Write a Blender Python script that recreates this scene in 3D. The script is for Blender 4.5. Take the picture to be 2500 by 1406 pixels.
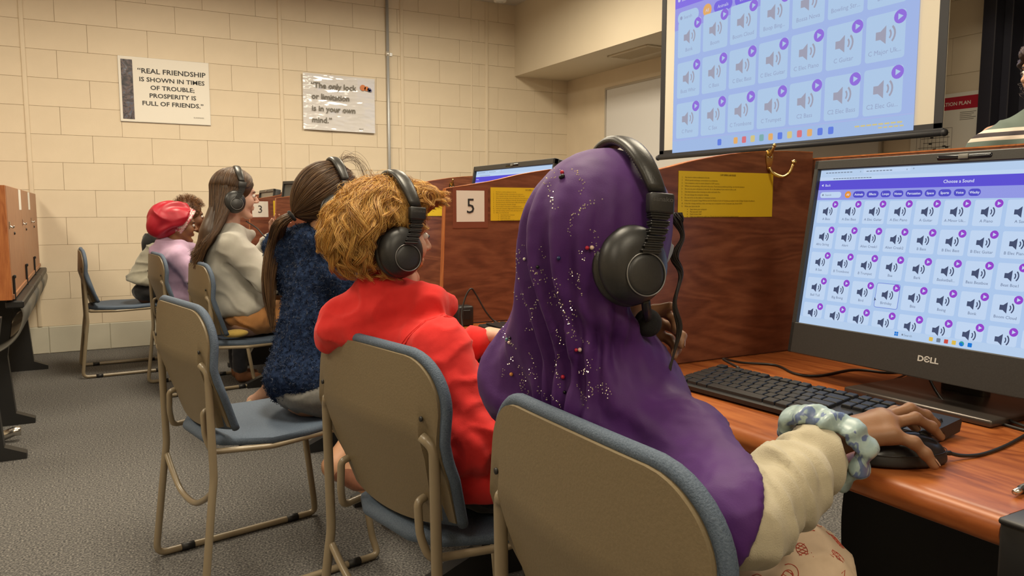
import bpy, bmesh, math, random
import numpy as np
from mathutils import Vector, Matrix
from mathutils.bvhtree import BVHTree

for o in list(bpy.data.objects): bpy.data.objects.remove(o)
scene = bpy.context.scene
COL = scene.collection
rng = np.random.default_rng(7)
PI = math.pi

# ------------------------------------------------------------------ camera
FPX, HORIZON, CAMH, YAW = 1880.0, 510.0, 1.08, math.radians(28.8)
PITCH = math.atan((703.0 - HORIZON) / FPX)
cam_data = bpy.data.cameras.new('camera')
cam_data.sensor_width = 36.0
cam_data.lens = 36.0 * FPX / 2500.0
cam_data.clip_start = 0.02
cam = bpy.data.objects.new('camera', cam_data)
COL.objects.link(cam)
cam.location = (0, 0, CAMH)
cam.rotation_euler = (PI / 2 - PITCH, 0, -YAW)
scene.camera = cam
cam_data.dof.use_dof = True
cam_data.dof.focus_distance = 1.15
cam_data.dof.aperture_fstop = 32.0

# ------------------------------------------------------------------ view, world
scene.view_settings.view_transform = 'Standard'
scene.view_settings.look = 'None'
scene.view_settings.gamma = 1.0
scene.view_settings.use_curve_mapping = False
scene.view_settings.exposure = 0.0
world = bpy.data.worlds.new('world')
scene.world = world
world.use_nodes = True
world.node_tree.nodes['Background'].inputs[0].default_value = (1.0, 0.93, 0.82, 1)
world.node_tree.nodes['Background'].inputs[1].default_value = 0.10

# ------------------------------------------------------------------ room lights (louvred ceiling troffers)
LIGHT_SPOTS = [(-1.5, 4.8, 0.56), (-1.5, 2.2, 0.60), (0.6, 4.7, 0.96), (0.6, 1.6, 0.90), (2.5, 4.7, 0.88), (2.5, 1.9, 0.62), (-1.5, -0.8, 0.50), (0.6, -1.2, 0.50)]
LIGHT_W = 62.0
CEIL = 3.02
for (lx, ly, k) in LIGHT_SPOTS:
    ld = bpy.data.lights.new('troffer_light', 'AREA')
    ld.shape = 'RECTANGLE'; ld.size = 0.55; ld.size_y = 1.15
    ld.energy = LIGHT_W * k
    ld.color = (1.0, 0.875, 0.66)
    ld.spread = math.radians(172)
    lo = bpy.data.objects.new('troffer_light', ld)
    lo.location = (lx, ly, CEIL - 0.045)
    COL.objects.link(lo)

# ================================================================== helpers
def new_obj(name, me, mat=None, parent=None):
    o = bpy.data.objects.new(name, me)
    COL.objects.link(o)
    if parent is not None: o.parent = parent
    if mat is not None and me is not None:
        mats = mat if isinstance(mat, (list, tuple)) else [mat]
        if len(me.materials) == 0:
            for m in mats: me.materials.append(m)
    return o

def empty(name, loc=(0, 0, 0), rz=0.0, parent=None):
    o = bpy.data.objects.new(name, None)
    o.empty_display_size = 0.05
    o.location = loc; o.rotation_euler = (0, 0, rz)
    COL.objects.link(o)
    if parent is not None: o.parent = parent
    return o

def tag(o, label, cat, group=None):
    o['label'] = label; o['category'] = cat
    if group: o['group'] = group
    return o

def structure(o):
    o['kind'] = 'structure'; return o

def mesh(name, V, F, smooth=False, mi=None):
    me = bpy.data.meshes.new(name)
    V = np.asarray(V, dtype=np.float64)
    if isinstance(F, np.ndarray):
        n, k = F.shape
        me.vertices.add(len(V)); me.vertices.foreach_set('co', V.astype(np.float32).ravel())
        me.loops.add(n * k); me.loops.foreach_set('vertex_index', F.astype(np.int32).ravel())
        me.polygons.add(n)
        me.polygons.foreach_set('loop_start', np.arange(0, n * k, k, dtype=np.int32))
        me.polygons.foreach_set('loop_total', np.full(n, k, dtype=np.int32))
        me.update(calc_edges=True); me.validate()
    else:
        me.from_pydata([tuple(v) for v in V], [], F)
    if smooth: me.polygons.foreach_set('use_smooth', np.ones(len(me.polygons), dtype=bool))
    if mi is not None: me.polygons.foreach_set('material_index', np.asarray(mi, dtype=np.int32))
    me.update()
    return me

class MB:
    """collects pieces into one mesh, with a material index for each piece"""
    def __init__(s): s.V = []; s.F = []; s.M = []; s.S = []; s.n = 0
    def add(s, V, F, m=0, smooth=False):
        V = [tuple(v) for v in V]
        s.V += V
        for f in F:
            s.F.append(tuple(i + s.n for i in f)); s.M.append(m); s.S.append(smooth)
        s.n += len(V); return s
    def box(s, c, d, m=0, R=None, bevel=0.0, seg=1):
        bm = bmesh.new(); bmesh.ops.create_cube(bm, size=1.0)
        bmesh.ops.scale(bm, vec=Vector(d), verts=bm.verts)
        if bevel > 0:
            bmesh.ops.bevel(bm, geom=list(bm.edges), offset=bevel, segments=seg, affect='EDGES', profile=0.5)
        return s.bm(bm, c, R, m, smooth=(bevel > 0 and seg > 1))
    def bm(s, bm, c=(0, 0, 0), R=None, m=0, smooth=False):
        bm.verts.index_update()
        c = Vector(c)
        V = [((R @ v.co) if R is not None else v.co) + c for v in bm.verts]
        F = [[v.index for v in f.verts] for f in bm.faces]
        bm.free()
        return s.add(V, F, m, smooth)
    def tube(s, P, r, m=0, sides=10, caps=True, closed=False):
        V, F = tube_geo(P, r, sides, caps, closed)
        return s.add(V, F, m, True)
    def lathe(s, prof, c=(0, 0, 0), R=None, m=0, n=24):
        V, F = lathe_geo(prof, n)
        c = Vector(c)
        V = [((R @ Vector(v)) if R is not None else Vector(v)) + c for v in V]
        return s.add(V, F, m, True)
    def mesh(s, name):
        me = bpy.data.meshes.new(name)
        me.from_pydata(s.V, [], s.F)
        me.polygons.foreach_set('material_index', np.asarray(s.M, dtype=np.int32))
        me.polygons.foreach_set('use_smooth', np.asarray(s.S, dtype=bool))
        me.update()
        return me
    def build(s, name, mat, parent=None, sharp=None):
        me = s.mesh(name)
        if sharp: me.set_sharp_from_angle(angle=math.radians(sharp))
        return new_obj(name, me, mat, parent)

def spline(P, n=8, closed=False):
    """Catmull-Rom through the points"""
    P = [np.array(p, float) for p in P]
    if closed: Q = [P[-1]] + P + [P[0], P[1]]
    else: Q = [2 * P[0] - P[1]] + P + [2 * P[-1] - P[-2]]
    out = []
    for i in range(1, len(Q) - 2):
        p0, p1, p2, p3 = Q[i - 1], Q[i], Q[i + 1], Q[i + 2]
        for k in range(n):
            t = k / n
            out.append(0.5 * ((2 * p1) + (-p0 + p2) * t + (2 * p0 - 5 * p1 + 4 * p2 - p3) * t * t + (-p0 + 3 * p1 - 3 * p2 + p3) * t ** 3))
    if not closed: out.append(P[-1])
    return out

def tube_geo(P, r, sides=10, caps=True, closed=False):
    P = [Vector(p) for p in P]
    n = len(P)
    R = r if isinstance(r, (list, tuple, np.ndarray)) else [r] * n
    T = []
    for i in range(n):
        a = P[(i - 1) % n] if (closed or i > 0) else P[i]
        b = P[(i + 1) % n] if (closed or i < n - 1) else P[i]
        d = (b - a)
        T.append(d.normalized() if d.length > 1e-9 else Vector((0, 0, 1)))
    nrm = T[0].orthogonal().normalized()
    V = []; F = []
    for i in range(n):
        nrm = (nrm - T[i] * nrm.dot(T[i]))
        nrm = nrm.normalized() if nrm.length > 1e-6 else T[i].orthogonal().normalized()
        bn = T[i].cross(nrm)
        for k in range(sides):
            a = 2 * PI * k / sides
            V.append(P[i] + (nrm * math.cos(a) + bn * math.sin(a)) * float(R[i]))
    for i in range(n if closed else n - 1):
        j = (i + 1) % n
        for k in range(sides):
            k2 = (k + 1) % sides
            F.append((i * sides + k, i * sides + k2, j * sides + k2, j * sides + k))
    if caps and not closed:
        F.append(tuple(range(sides))[::-1]); F.append(tuple((n - 1) * sides + k for k in range(sides)))
    return V, F

def lathe_geo(prof, n=24):
    """prof: list of (radius, z), around z"""
    V = []; F = []
    for (r, z) in prof:
        for k in range(n):
            a = 2 * PI * k / n
            V.append((r * math.cos(a), r * math.sin(a), z))
    for i in range(len(prof) - 1):
        for k in range(n):
            k2 = (k + 1) % n
            F.append((i * n + k, i * n + k2, (i + 1) * n + k2, (i + 1) * n + k))
    F.append(tuple(range(n))[::-1]); F.append(tuple((len(prof) - 1) * n + k for k in range(n)))
    return V, F

def extrude_poly(pts, depth, plane='xy'):
    """solid from a 2-D outline, thickness along the third axis, centred"""
    n = len(pts); V = []
    for s in (-0.5, 0.5):
        for (a, b) in pts:
            V.append({'xy': (a, b, s * depth), 'xz': (a, s * depth, b), 'yz': (s * depth, a, b)}[plane])
    F = [tuple(range(n))[::-1], tuple(range(n, 2 * n))]
    for i in range(n):
        j = (i + 1) % n
        F.append((i, j, n + j, n + i))
    return V, F

def fix_normals(me):
    bm = bmesh.new(); bm.from_mesh(me); bmesh.ops.recalc_face_normals(bm, faces=bm.faces); bm.to_mesh(me); bm.free(); return me

def rot(axis, deg): return Matrix.Rotation(math.radians(deg), 3, axis)

def copy_tree(o, parent=None):
    c = o.copy(); COL.objects.link(c); c.parent = parent
    for ch in list(o.children): copy_tree(ch, c)
    return c

# ------------------------------------------------------------------ lettering
_fc = {}
def text_mesh(s, size, align='LEFT', bold=0.0, sx=1.0, extrude=0.0, res=2):
    cu = bpy.data.curves.new('lettering', 'FONT')
    cu.body = s; cu.size = size; cu.align_x = align; cu.resolution_u = res
    cu.offset = bold; cu.extrude = extrude
    ob = bpy.data.objects.new('lettering_tmp', cu); COL.objects.link(ob)
    dg = bpy.context.evaluated_depsgraph_get()
    me = bpy.data.meshes.new_from_object(ob.evaluated_get(dg))
    bpy.data.objects.remove(ob); bpy.data.curves.remove(cu)
    V = np.zeros(len(me.vertices) * 3); me.vertices.foreach_get('co', V); V = V.reshape(-1, 3)
    V[:, 0] *= sx
    F = [tuple(p.vertices) for p in me.polygons]
    bpy.data.meshes.remove(me)
    return V, F

class Flat:
    """flat print built in a (u, v) plane; layers lifted by tiny steps"""
    def __init__(s, origin, U, W, N, step=0.00012):
        s.o = Vector(origin); s.U = Vector(U); s.W = Vector(W); s.N = Vector(N); s.mb = MB(); s.step = step
    def P(s, u, v, l): return s.o + s.U * u + s.W * v + s.N * (l * s.step)
    def poly(s, pts, m, l=1): s.mb.add([s.P(u, v, l) for u, v in pts], [tuple(range(len(pts)))], m); return s
    def rect(s, u0, v0, u1, v1, m, l=1, r=0.0, n=4):
        if r <= 0: return s.poly([(u0, v0), (u1, v0), (u1, v1), (u0, v1)], m, l)
        pts = []
        for (cx, cy, a0) in ((u1 - r, v0 + r, -90), (u1 - r, v1 - r, 0), (u0 + r, v1 - r, 90), (u0 + r, v0 + r, 180)):
            for k in range(n + 1):
                a = math.radians(a0 + 90 * k / n); pts.append((cx + r * math.cos(a), cy + r * math.sin(a)))
        return s.poly(pts, m, l)
    def disc(s, u, v, r, m, l=1, n=16): return s.poly([(u + r * math.cos(2 * PI * k / n), v + r * math.sin(2 * PI * k / n)) for k in range(n)], m, l)
    def arc(s, u, v, r, w, a0, a1, m, l=1, n=6):
        for k in range(n):
            A = math.radians(a0 + (a1 - a0) * k / n); B = math.radians(a0 + (a1 - a0) * (k + 1) / n)
            s.poly([(u + (r - w) * math.cos(A), v + (r - w) * math.sin(A)), (u + (r + w) * math.cos(A), v + (r + w) * math.sin(A)),
                    (u + (r + w) * math.cos(B), v + (r + w) * math.sin(B)), (u + (r - w) * math.cos(B), v + (r - w) * math.sin(B))], m, l)
        return s
    def text(s, t, u, v, size, m, l=2, align='CENTER', bold=0.0, sx=1.0):
        V, F = text_mesh(t, size, align, bold, sx)
        s.mb.add([s.P(u + a, v + b, l) for a, b, c in V], F, m); return s
    def build(s, name, mats, parent=None): return s.mb.build(name, mats, parent)

# ------------------------------------------------------------------ materials
def M(name, color, rough=0.6, metal=0.0, spec=0.5, emit=None, estr=1.0, **kw):
    m = bpy.data.materials.new(name); m.use_nodes = True
    b = m.node_tree.nodes['Principled BSDF']
    b.inputs['Base Color'].default_value = (*color, 1)
    b.inputs['Roughness'].default_value = rough
    b.inputs['Metallic'].default_value = metal
    b.inputs['Specular IOR Level'].default_value = spec
    if emit is not None:
        b.inputs['Emission Color'].default_value = (*emit, 1); b.inputs['Emission Strength'].default_value = estr
    for k, v in kw.items(): b.inputs[k.replace('_', ' ')].default_value = v
    return m

def nodes(m): return m.node_tree, m.node_tree.nodes['Principled BSDF']

def coords(nt, scale=(1, 1, 1), kind='Object'):
    tc = nt.nodes.new('ShaderNodeTexCoord'); mp = nt.nodes.new('ShaderNodeMapping')
    mp.inputs['Scale'].default_value = scale
    nt.links.new(tc.outputs[kind], mp.inputs['Vector']); return mp.outputs['Vector']

def noise(nt, vec, scale, detail=3.0, rough=0.55, dist=0.0):
    n = nt.nodes.new('ShaderNodeTexNoise')
    n.inputs['Scale'].default_value = scale; n.inputs['Detail'].default_value = detail
    n.inputs['Roughness'].default_value = rough; n.inputs['Distortion'].default_value = dist
    nt.links.new(vec, n.inputs['Vector']); return n.outputs['Fac']

def ramp(nt, fac, stops):
    r = nt.nodes.new('ShaderNodeValToRGB')
    e = r.color_ramp.elements
    while len(e) < len(stops): e.new(0.5)
    for i, (p, c) in enumerate(stops):
        e[i].position = p; e[i].color = (*c, 1)
    nt.links.new(fac, r.inputs['Fac']); return r.outputs['Color']

def bump(nt, b, fac, strength=0.3, dist=0.01):
    n = nt.nodes.new('ShaderNodeBump'); n.inputs['Strength'].default_value = strength; n.inputs['Distance'].default_value = dist
    nt.links.new(fac, n.inputs['Height']); nt.links.new(n.outputs['Normal'], b.inputs['Normal']); return n

def noisy(name, stops, scale, rough=0.7, detail=4.0, bstr=0.0, bdist=0.004, bscale=None, dist=0.0, vscale=(1, 1, 1), spec=0.5, kind='Object', **kw):
    m = M(name, stops[0][1], rough, spec=spec, **kw); nt, b = nodes(m)
    v = coords(nt, vscale, kind)
    f = noise(nt, v, scale, detail, dist=dist)
    nt.links.new(ramp(nt, f, stops), b.inputs['Base Color'])
    if bstr > 0:
        g = f if bscale is None else noise(nt, v, bscale, detail)
        bump(nt, b, g, bstr, bdist)
    return m

def wood(name, dark, mid, light, axis='x', rough=0.35, spec=0.5, ring=3.0):
    m = M(name, mid, rough, spec=spec); nt, b = nodes(m)
    sc = {'x': (0.22, 1, 1), 'y': (1, 0.16, 1), 'z': (1, 1, 0.2)}[axis]
    v = coords(nt, sc)
    f1 = noise(nt, v, 7.0, 3.0, 0.5, 0.9)
    # cathedral figure: contour rings of a stretched noise field
    mul = nt.nodes.new('ShaderNodeMath'); mul.operation = 'MULTIPLY'; mul.inputs[1].default_value = ring * 4
    nt.links.new(f1, mul.inputs[0])
    sn = nt.nodes.new('ShaderNodeMath'); sn.operation = 'SINE'; 
    m2 = nt.nodes.new('ShaderNodeMath'); m2.operation = 'MULTIPLY'; m2.inputs[1].default_value = 6.2832
    nt.links.new(mul.outputs[0], m2.inputs[0]); nt.links.new(m2.outputs[0], sn.inputs[0])
    f2 = noise(nt, v, 60.0, 5.0, 0.65)
    mx = nt.nodes.new('ShaderNodeMath'); mx.operation = 'MULTIPLY_ADD'; mx.inputs[1].default_value = 0.13
    nt.links.new(sn.outputs[0], mx.inputs[0]); nt.links.new(f2, mx.inputs[2])
    c = ramp(nt, mx.outputs[0], [(0.25, dark), (0.5, mid), (0.75, light)])
    nt.links.new(c, b.inputs['Base Color'])
    return m

def emis(name, color, strength=1.0):
    m = bpy.data.materials.new(name); m.use_nodes = True
    nt = m.node_tree; nt.nodes.clear()
    e = nt.nodes.new('ShaderNodeEmission'); o = nt.nodes.new('ShaderNodeOutputMaterial')
    e.inputs[0].default_value = (*color, 1); e.inputs[1].default_value = strength
    nt.links.new(e.outputs[0], o.inputs[0]); return m

def srgb(r, g, b):
    f = lambda c: (c / 255 / 12.92) if c / 255 <= 0.04045 else ((c / 255 + 0.055) / 1.055) ** 2.4
    return (f(r), f(g), f(b))

MAT = {}
MAT['wall'] = noisy('painted_block', [(0.3, (0.66, 0.56, 0.42)), (0.7, (0.72, 0.615, 0.465))], 3.0, 0.62, bstr=0.12, bdist=0.003, bscale=120.0)
MAT['plaster'] = noisy('painted_plaster', [(0.3, (0.63, 0.55, 0.42)), (0.7, (0.66, 0.58, 0.45))], 2.0, 0.7)
MAT['base'] = noisy('base_block', [(0.3, (0.52, 0.50, 0.42)), (0.7, (0.57, 0.545, 0.455))], 3.0, 0.5, bstr=0.08, bdist=0.003, bscale=90.0)
MAT['ceiling'] = M('ceiling_paint', (0.62, 0.58, 0.52), 0.9)
MAT['carpet'] = noisy('carpet', [(0.30, (0.028, 0.028, 0.030)), (0.48, (0.105, 0.102, 0.100)), (0.60, (0.19, 0.18, 0.17)), (0.72, (0.34, 0.32, 0.29))], 150.0, 0.95, detail=6.0, bstr=0.8, bdist=0.006, spec=0.1)
MAT['wood_top'] = wood('cherry_laminate_top', (0.19, 0.046, 0.012), (0.30, 0.083, 0.021), (0.38, 0.120, 0.032), 'y', 0.36, 0.30)
MAT['wood_panel'] = wood('cherry_laminate_panel', (0.120, 0.038, 0.020), (0.180, 0.060, 0.030), (0.235, 0.085, 0.042), 'x', 0.42)
MAT['wood_edge'] = wood('cherry_edge', (0.34, 0.10, 0.028), (0.43, 0.14, 0.042), (0.50, 0.18, 0.055), 'z', 0.35)
MAT['wood_hutch'] = wood('cherry_hutch', (0.28, 0.125, 0.060), (0.33, 0.155, 0.078), (0.37, 0.18, 0.092), 'z', 0.45)
MAT['black'] = M('black_metal', (0.012, 0.012, 0.013), 0.45)
MAT['blackplastic'] = noisy('black_plastic', [(0.3, (0.014, 0.014, 0.015)), (0.7, (0.018, 0.018, 0.019))], 300.0, 0.42, bstr=0.1, bdist=0.001)
MAT['grey_metal'] = M('grey_metal', (0.16, 0.155, 0.14), 0.4, 0.3)
MAT['brass'] = M('brass', (0.55, 0.40, 0.17), 0.22, 1.0)
MAT['steel'] = M('steel', (0.62, 0.60, 0.56), 0.25, 1.0)
MAT['paper'] = M('paper', (0.78, 0.75, 0.68), 0.7)
MAT['ink'] = M('ink', (0.02, 0.02, 0.022), 0.7)
MAT['ink_soft'] = M('ink_soft', (0.16, 0.15, 0.13), 0.7)
MAT['yellow'] = M('yellow_paper', (0.72, 0.50, 0.015), 0.6)
MAT['yellow_ink'] = M('yellow_paper_ink', (0.17, 0.12, 0.01), 0.7)
MAT['film'] = M('laminate_film', (0.85, 0.85, 0.85), 0.12, Transmission_Weight=1.0, IOR=1.1)

# ================================================================== the room
XL, XR, YB, YF = -3.2, 4.31, 6.69, -2.6
DESK = 0.762
o = MB().box(((XL + 6.4) / 2, (YB + YF) / 2, -0.05), (6.4 - XL, YB - YF + 0.4, 0.1)).build('floor', MAT['carpet']); structure(o)
o = MB().box(((XL + XR) / 2, (YB + YF) / 2, CEIL + 0.05), (XR - XL + 0.4, YB - YF + 0.4, 0.1)).build('ceiling', MAT['ceiling']); structure(o)
wall_back = structure(MB().box(((XL + XR) / 2, YB + 0.1, CEIL / 2), (XR - XL + 0.4, 0.2, CEIL)).build('wall_back', MAT['wall']))
structure(MB().box((XL - 0.1, (YB + YF) / 2, CEIL / 2), (0.2, YB - YF, CEIL)).build('wall_left', MAT['wall']))
structure(MB().box(((XL + XR) / 2, YF - 0.1, CEIL / 2), (XR - XL + 0.4, 0.2, CEIL)).build('wall_front', MAT['wall']))
# right wall with a doorway y 1.45..2.49
DY0, DY1, DZ = 1.45, 2.49, 2.32
wr = MB()
wr.box((XR + 0.1, (DY1 + YB) / 2, CEIL / 2), (0.2, YB - DY1, CEIL))
wr.box((XR + 0.1, (YF + DY0) / 2, CEIL / 2), (0.2, DY0 - YF, CEIL))
wr.box((XR + 0.1, (DY0 + DY1) / 2, (DZ + CEIL) / 2), (0.2, DY1 - DY0, CEIL - DZ))
wall_right = structure(wr.build('wall_right', MAT['wall']))

BH, BL = 0.2032, 0.4064
def block_mesh(l, axis):
    d = (l - 0.0016, 0.016, BH - 0.0016) if axis == 'x' else (0.016, l - 0.0016, BH - 0.0016)
    mb = MB(); mb.box((0, 0, 0), d, bevel=0.0012)
    return mb.mesh('block')
bm_full, bm_half = block_mesh(BL, 'x'), block_mesh(BL / 2, 'x')
for me in (bm_full, bm_half): me.materials.append(MAT['wall'])
rows = int(CEIL / BH)
for r in range(1, rows + 1):
    z = BH * (r + 0.5)
    if z + BH / 2 > CEIL + 0.15: break
    x = -0.95 + (BL / 2 if r % 2 else 0.0)
    while x < XR:
        full = x + BL <= XR + 0.02
        me = bm_full if full else bm_half
        l = BL if full else BL / 2
        o = new_obj('block', me, None, wall_back)
        o.location = (x + l / 2, YB - 0.003 + rng.uniform(-0.0006, 0.0006), z)
        x += l
bmy_f = block_mesh(BL, 'y'); bmy_f.materials.append(MAT['wall'])
for r in range(5, 12):
    z = BH * (r + 0.5); y = DY1 + 0.005 + (BL / 2 if r % 2 else 0.0)
    if r % 2:
        me = block_mesh(BL / 2, 'y'); me.materials.append(MAT['wall'])
        o = new_obj('block', me, None, wall_right); o.location = (XR + 0.004, y - BL / 4, z)
    for k in range(3):
        o = new_obj('block', bmy_f, None, wall_right); o.location = (XR + 0.004, y + BL * (k + 0.5), z)

# base course of taller glazed blocks along the back wall
base = structure(MB().box(((XL + XR) / 2, YB - 0.004, BH / 2), (XR - XL, 0.012, BH)).build('baseboard_back', MAT['base']))
bb = MB().box((0, 0, 0), (BL - 0.005, 0.016, BH - 0.004), bevel=0.003).mesh('block'); bb.materials.append(MAT['base'])
x = -0.70 - 4 * BL
while x < 2.2:
    o = new_obj('block', bb, None, base); o.location = (x + BL / 2, YB - 0.008, BH / 2); x += BL
structure(MB().box((XR - 0.006, (DY1 + YB) / 2, 0.06), (0.012, YB - DY1, 0.12)).build('baseboard_right', MAT['base']))

# painted control-joint strips and a steel conduit on the back wall
for i, (jx, w, dpt) in enumerate(((-0.345, 0.030, 0.02), (1.475, 0.030, 0.02), (2.545, 0.032, 0.02), (3.238, 0.014, 0.016), (3.395, 0.030, 0.022))):
    mb = MB(); mb.box((jx, YB - dpt / 2, (CEIL + BH) / 2), (w, dpt, CEIL - BH), bevel=0.005, seg=2)
    structure(mb.build('trim_%d' % (i + 1), MAT['wall']))
cd = empty('conduit', (2.405, YB - 0.03, 0.2))
MB().tube([(0, 0, 0), (0, 0, CEIL - 0.2)], 0.014, sides=14).build('pipe', M('conduit_paint', (0.45, 0.46, 0.47), 0.4, 0.4), cd)
mb = MB(); mb.tube([(0, 0, 2.225), (0, 0, 2.265)], 0.018, sides=14); mb.box((0.03, 0.012, 2.245), (0.035, 0.006, 0.03), bevel=0.002)
mb.build('pipe_clip', M('clip_zinc', (0.75, 0.74, 0.70), 0.3, 0.6), cd)
tag(cd, 'thin grey steel conduit running up the cream block wall', 'pipe')

# soffit along the right wall, with an air grille underneath
SX, SZ = 3.70, 2.358
structure(MB().box(((SX + XR) / 2 , (YB + 0.4) / 2, (SZ + CEIL) / 2), (XR - SX, YB - 0.4, CEIL - SZ)).build('trim_6', MAT['plaster']))
vn = empty('air_vent', (4.02, 5.16, SZ - 0.001))
mb = MB()
for s in (-1, 1):
    mb.box((s * 0.115, 0, -0.006), (0.02, 0.52, 0.012), bevel=0.002); mb.box((0, s * 0.26, -0.006), (0.25, 0.02, 0.012), bevel=0.002)
mb.build('frame', MAT['plaster'], vn)
for k in range(9):
    MB().box((-0.09 + k * 0.0225, 0, -0.006), (0.004, 0.5, 0.012), R=rot('Y', 0)).build('slat', MAT['plaster'], vn)
tag(vn, 'rectangular air grille on the underside of the ceiling soffit', 'vent')

# ceiling fixtures (louvred troffers) and a small white sensor near the back wall
mtf = M('troffer_paint', (0.75, 0.73, 0.70), 0.5)
mdf = M('troffer_diffuser', (0.8, 0.78, 0.72), 0.6, emit=(1.0, 0.875, 0.66), estr=2.0)
fr = MB()
for s in (-1, 1):
    fr.box((s * 0.30, 0, -0.02), (0.03, 1.24, 0.05), bevel=0.003); fr.box((0, s * 0.605, -0.02), (0.60, 0.03, 0.05), bevel=0.003)
fr_me = fr.mesh('frame'); df_me = MB().box((0, 0, -0.004), (0.58, 1.19, 0.008), bevel=0.001).mesh('diffuser')
fr_me.materials.append(mtf); df_me.materials.append(mdf)
for i, (lx, ly, k) in enumerate(LIGHT_SPOTS):
    t = empty('ceiling_light', (lx, ly, CEIL))
    new_obj('frame', fr_me, None, t); new_obj('diffuser', df_me, None, t)
    tag(t, 'recessed rectangular ceiling light panel above the computer lab', 'light', 'ceiling light panels')
sn = empty('occupancy_sensor', (3.42, 6.45, CEIL))
MB().lathe([(0.055, -0.05), (0.06, -0.035), (0.06, 0.0)], n=20).build('housing', M('sensor_white', (0.82, 0.8, 0.76), 0.4), sn)
MB().lathe([(0.001, -0.058), (0.03, -0.055), (0.035, -0.048)], n=20).build('lens', M('sensor_lens', (0.6, 0.6, 0.58), 0.2), sn)
tag(sn, 'small white round sensor on the ceiling near the soffit corner', 'sensor')

# door frame, hallway
MAT['door'] = M('dark_door_paint', (0.018, 0.018, 0.030), 0.45)
df = MB()
df.box((XR - 0.01, DY1 - 0.03, DZ / 2), (0.14, 0.07, DZ), bevel=0.004)
df.box((XR + 0.08, DY1 - 0.085, DZ / 2), (0.16, 0.045, DZ), bevel=0.004)
df.box((XR + 0.13, DY1 - 0.12, DZ / 2), (0.05, 0.03, DZ), bevel=0.003)
df.box((XR - 0.01, DY0 + 0.03, DZ / 2), (0.14, 0.07, DZ), bevel=0.004)
df.box((XR - 0.01, (DY0 + DY1) / 2, DZ - 0.03), (0.14, DY1 - DY0, 0.07), bevel=0.004)
structure(df.build('door_1', MAT['door']))
structure(MB().box((6.3, 2.0, 1.5), (0.1, 5.0, 3.0)).build('wall_hall', noisy('hall_paint', [(0.3, (0.30, 0.27, 0.24)), (0.7, (0.34, 0.31, 0.27))], 2.0)))
structure(MB().box((5.4, 2.0, 2.8), (1.9, 5.0, 0.1)).build('ceiling_hall', MAT['ceiling']))
# hall shelf; glow set into its board and panes stands for a strip lamp
sh = empty('hall_shelf', (6.22, 2.75, 1.85))
MB().box((0, 0, 0), (0.06, 1.6, 0.05), bevel=0.004).build('board', M('shelf_cream_glow', (0.75, 0.66, 0.42), 0.5, emit=(1, 0.85, 0.5), estr=0.25), sh)
MB().box((0, 0, 0.20), (0.05, 1.6, 0.26), bevel=0.004).build('panel', M('shelf_black', (0.02, 0.02, 0.02), 0.4), sh)
for k in range(4): MB().box((-0.03, 0.55 - 0.30 * k, 0.20), (0.012, 0.13, 0.16), bevel=0.003).build('pane', M('shelf_glass_glow', (0.5, 0.5, 0.5), 0.2, emit=(1, 0.95, 0.85), estr=0.5), sh)
tag(sh, 'lit shelf and dark panel seen through the doorway in the hall', 'shelf')

# ================================================================== posters and signs
def sheet(name, w, h, mat, loc, rz=0.0, rx=0.0, thick=0.001, parent=None, curl=0.0):
    """paper facing -y before rotation, with a slight wave"""
    n = 14; V = []; F = []
    for i in range(n + 1):
        for j in range(n + 1):
            u = i / n - 0.5; v = j / n - 0.5
            V.append((u * w, -curl * (math.sin(u * 5.0 + 1.3 * v) ** 2 + (2 * abs(v)) ** 4 * 0.9), v * h))
    for i in range(n):
        for j in range(n):
            a = i * (n + 1) + j; F.append((a, a + n + 1, a + n + 2, a + 1))
    m = MB(); m.add(V, F, 0, True)
    m.add([(x, y + thick, z) for x, y, z in V], [f[::-1] for f in F], 0, True)
    return m

# friendship poster
p = empty('friendship_poster', (0.585, YB - 0.024, 1.990))
p.rotation_euler = (0, math.radians(0.0), 0)
sheet('sheet', 0.64, 0.482, None, None).build('sheet', [MAT['paper']], p)
MB().box((0, 0.004, 0), (0.645, 0.004, 0.488)).build('lamination', M('lamination', (0.74, 0.73, 0.70), 0.15), p)
for t, v, s in (('\u201cREAL FRIENDSHIP', 0.128, 0.052), ('IS SHOWN IN TIMES', 0.066, 0.046), ('OF TROUBLE;', 0.006, 0.046), ('PROSPERITY IS', -0.054, 0.046), ('FULL OF FRIENDS.\u201d', -0.114, 0.046)):
    Flat((0, -0.0012, 0), (1, 0, 0), (0, 0, 1), (0, -1, 0)).text(t, 0.052, v, s, 0, 2, bold=0.0008, sx=1.14).build('lettering', [MAT['ink']], p)
Flat((0, -0.0012, 0), (1, 0, 0), (0, 0, 1), (0, -1, 0)).text('EURIPIDES', 0.235, -0.195, 0.013, 0, 2, sx=1.3).build('lettering', [MAT['ink_soft']], p)
art = Flat((0, -0.0012, 0), (1, 0, 0), (0, 0, 1), (0, -1, 0))
mart = noisy('poster_collage', [(0.30, (0.012, 0.013, 0.02)), (0.45, (0.05, 0.045, 0.06)), (0.55, (0.14, 0.10, 0.10)), (0.62, (0.05, 0.08, 0.14)), (0.75, (0.42, 0.38, 0.36))], 14.0, 0.5, 5.0, dist=2.5)
art.rect(-0.305, -0.225, -0.225, 0.222, 0, 1)
art.build('picture_strip', [mart], p)
tag(p, 'white poster about real friendship with dark picture strip, on block wall', 'poster')

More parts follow.
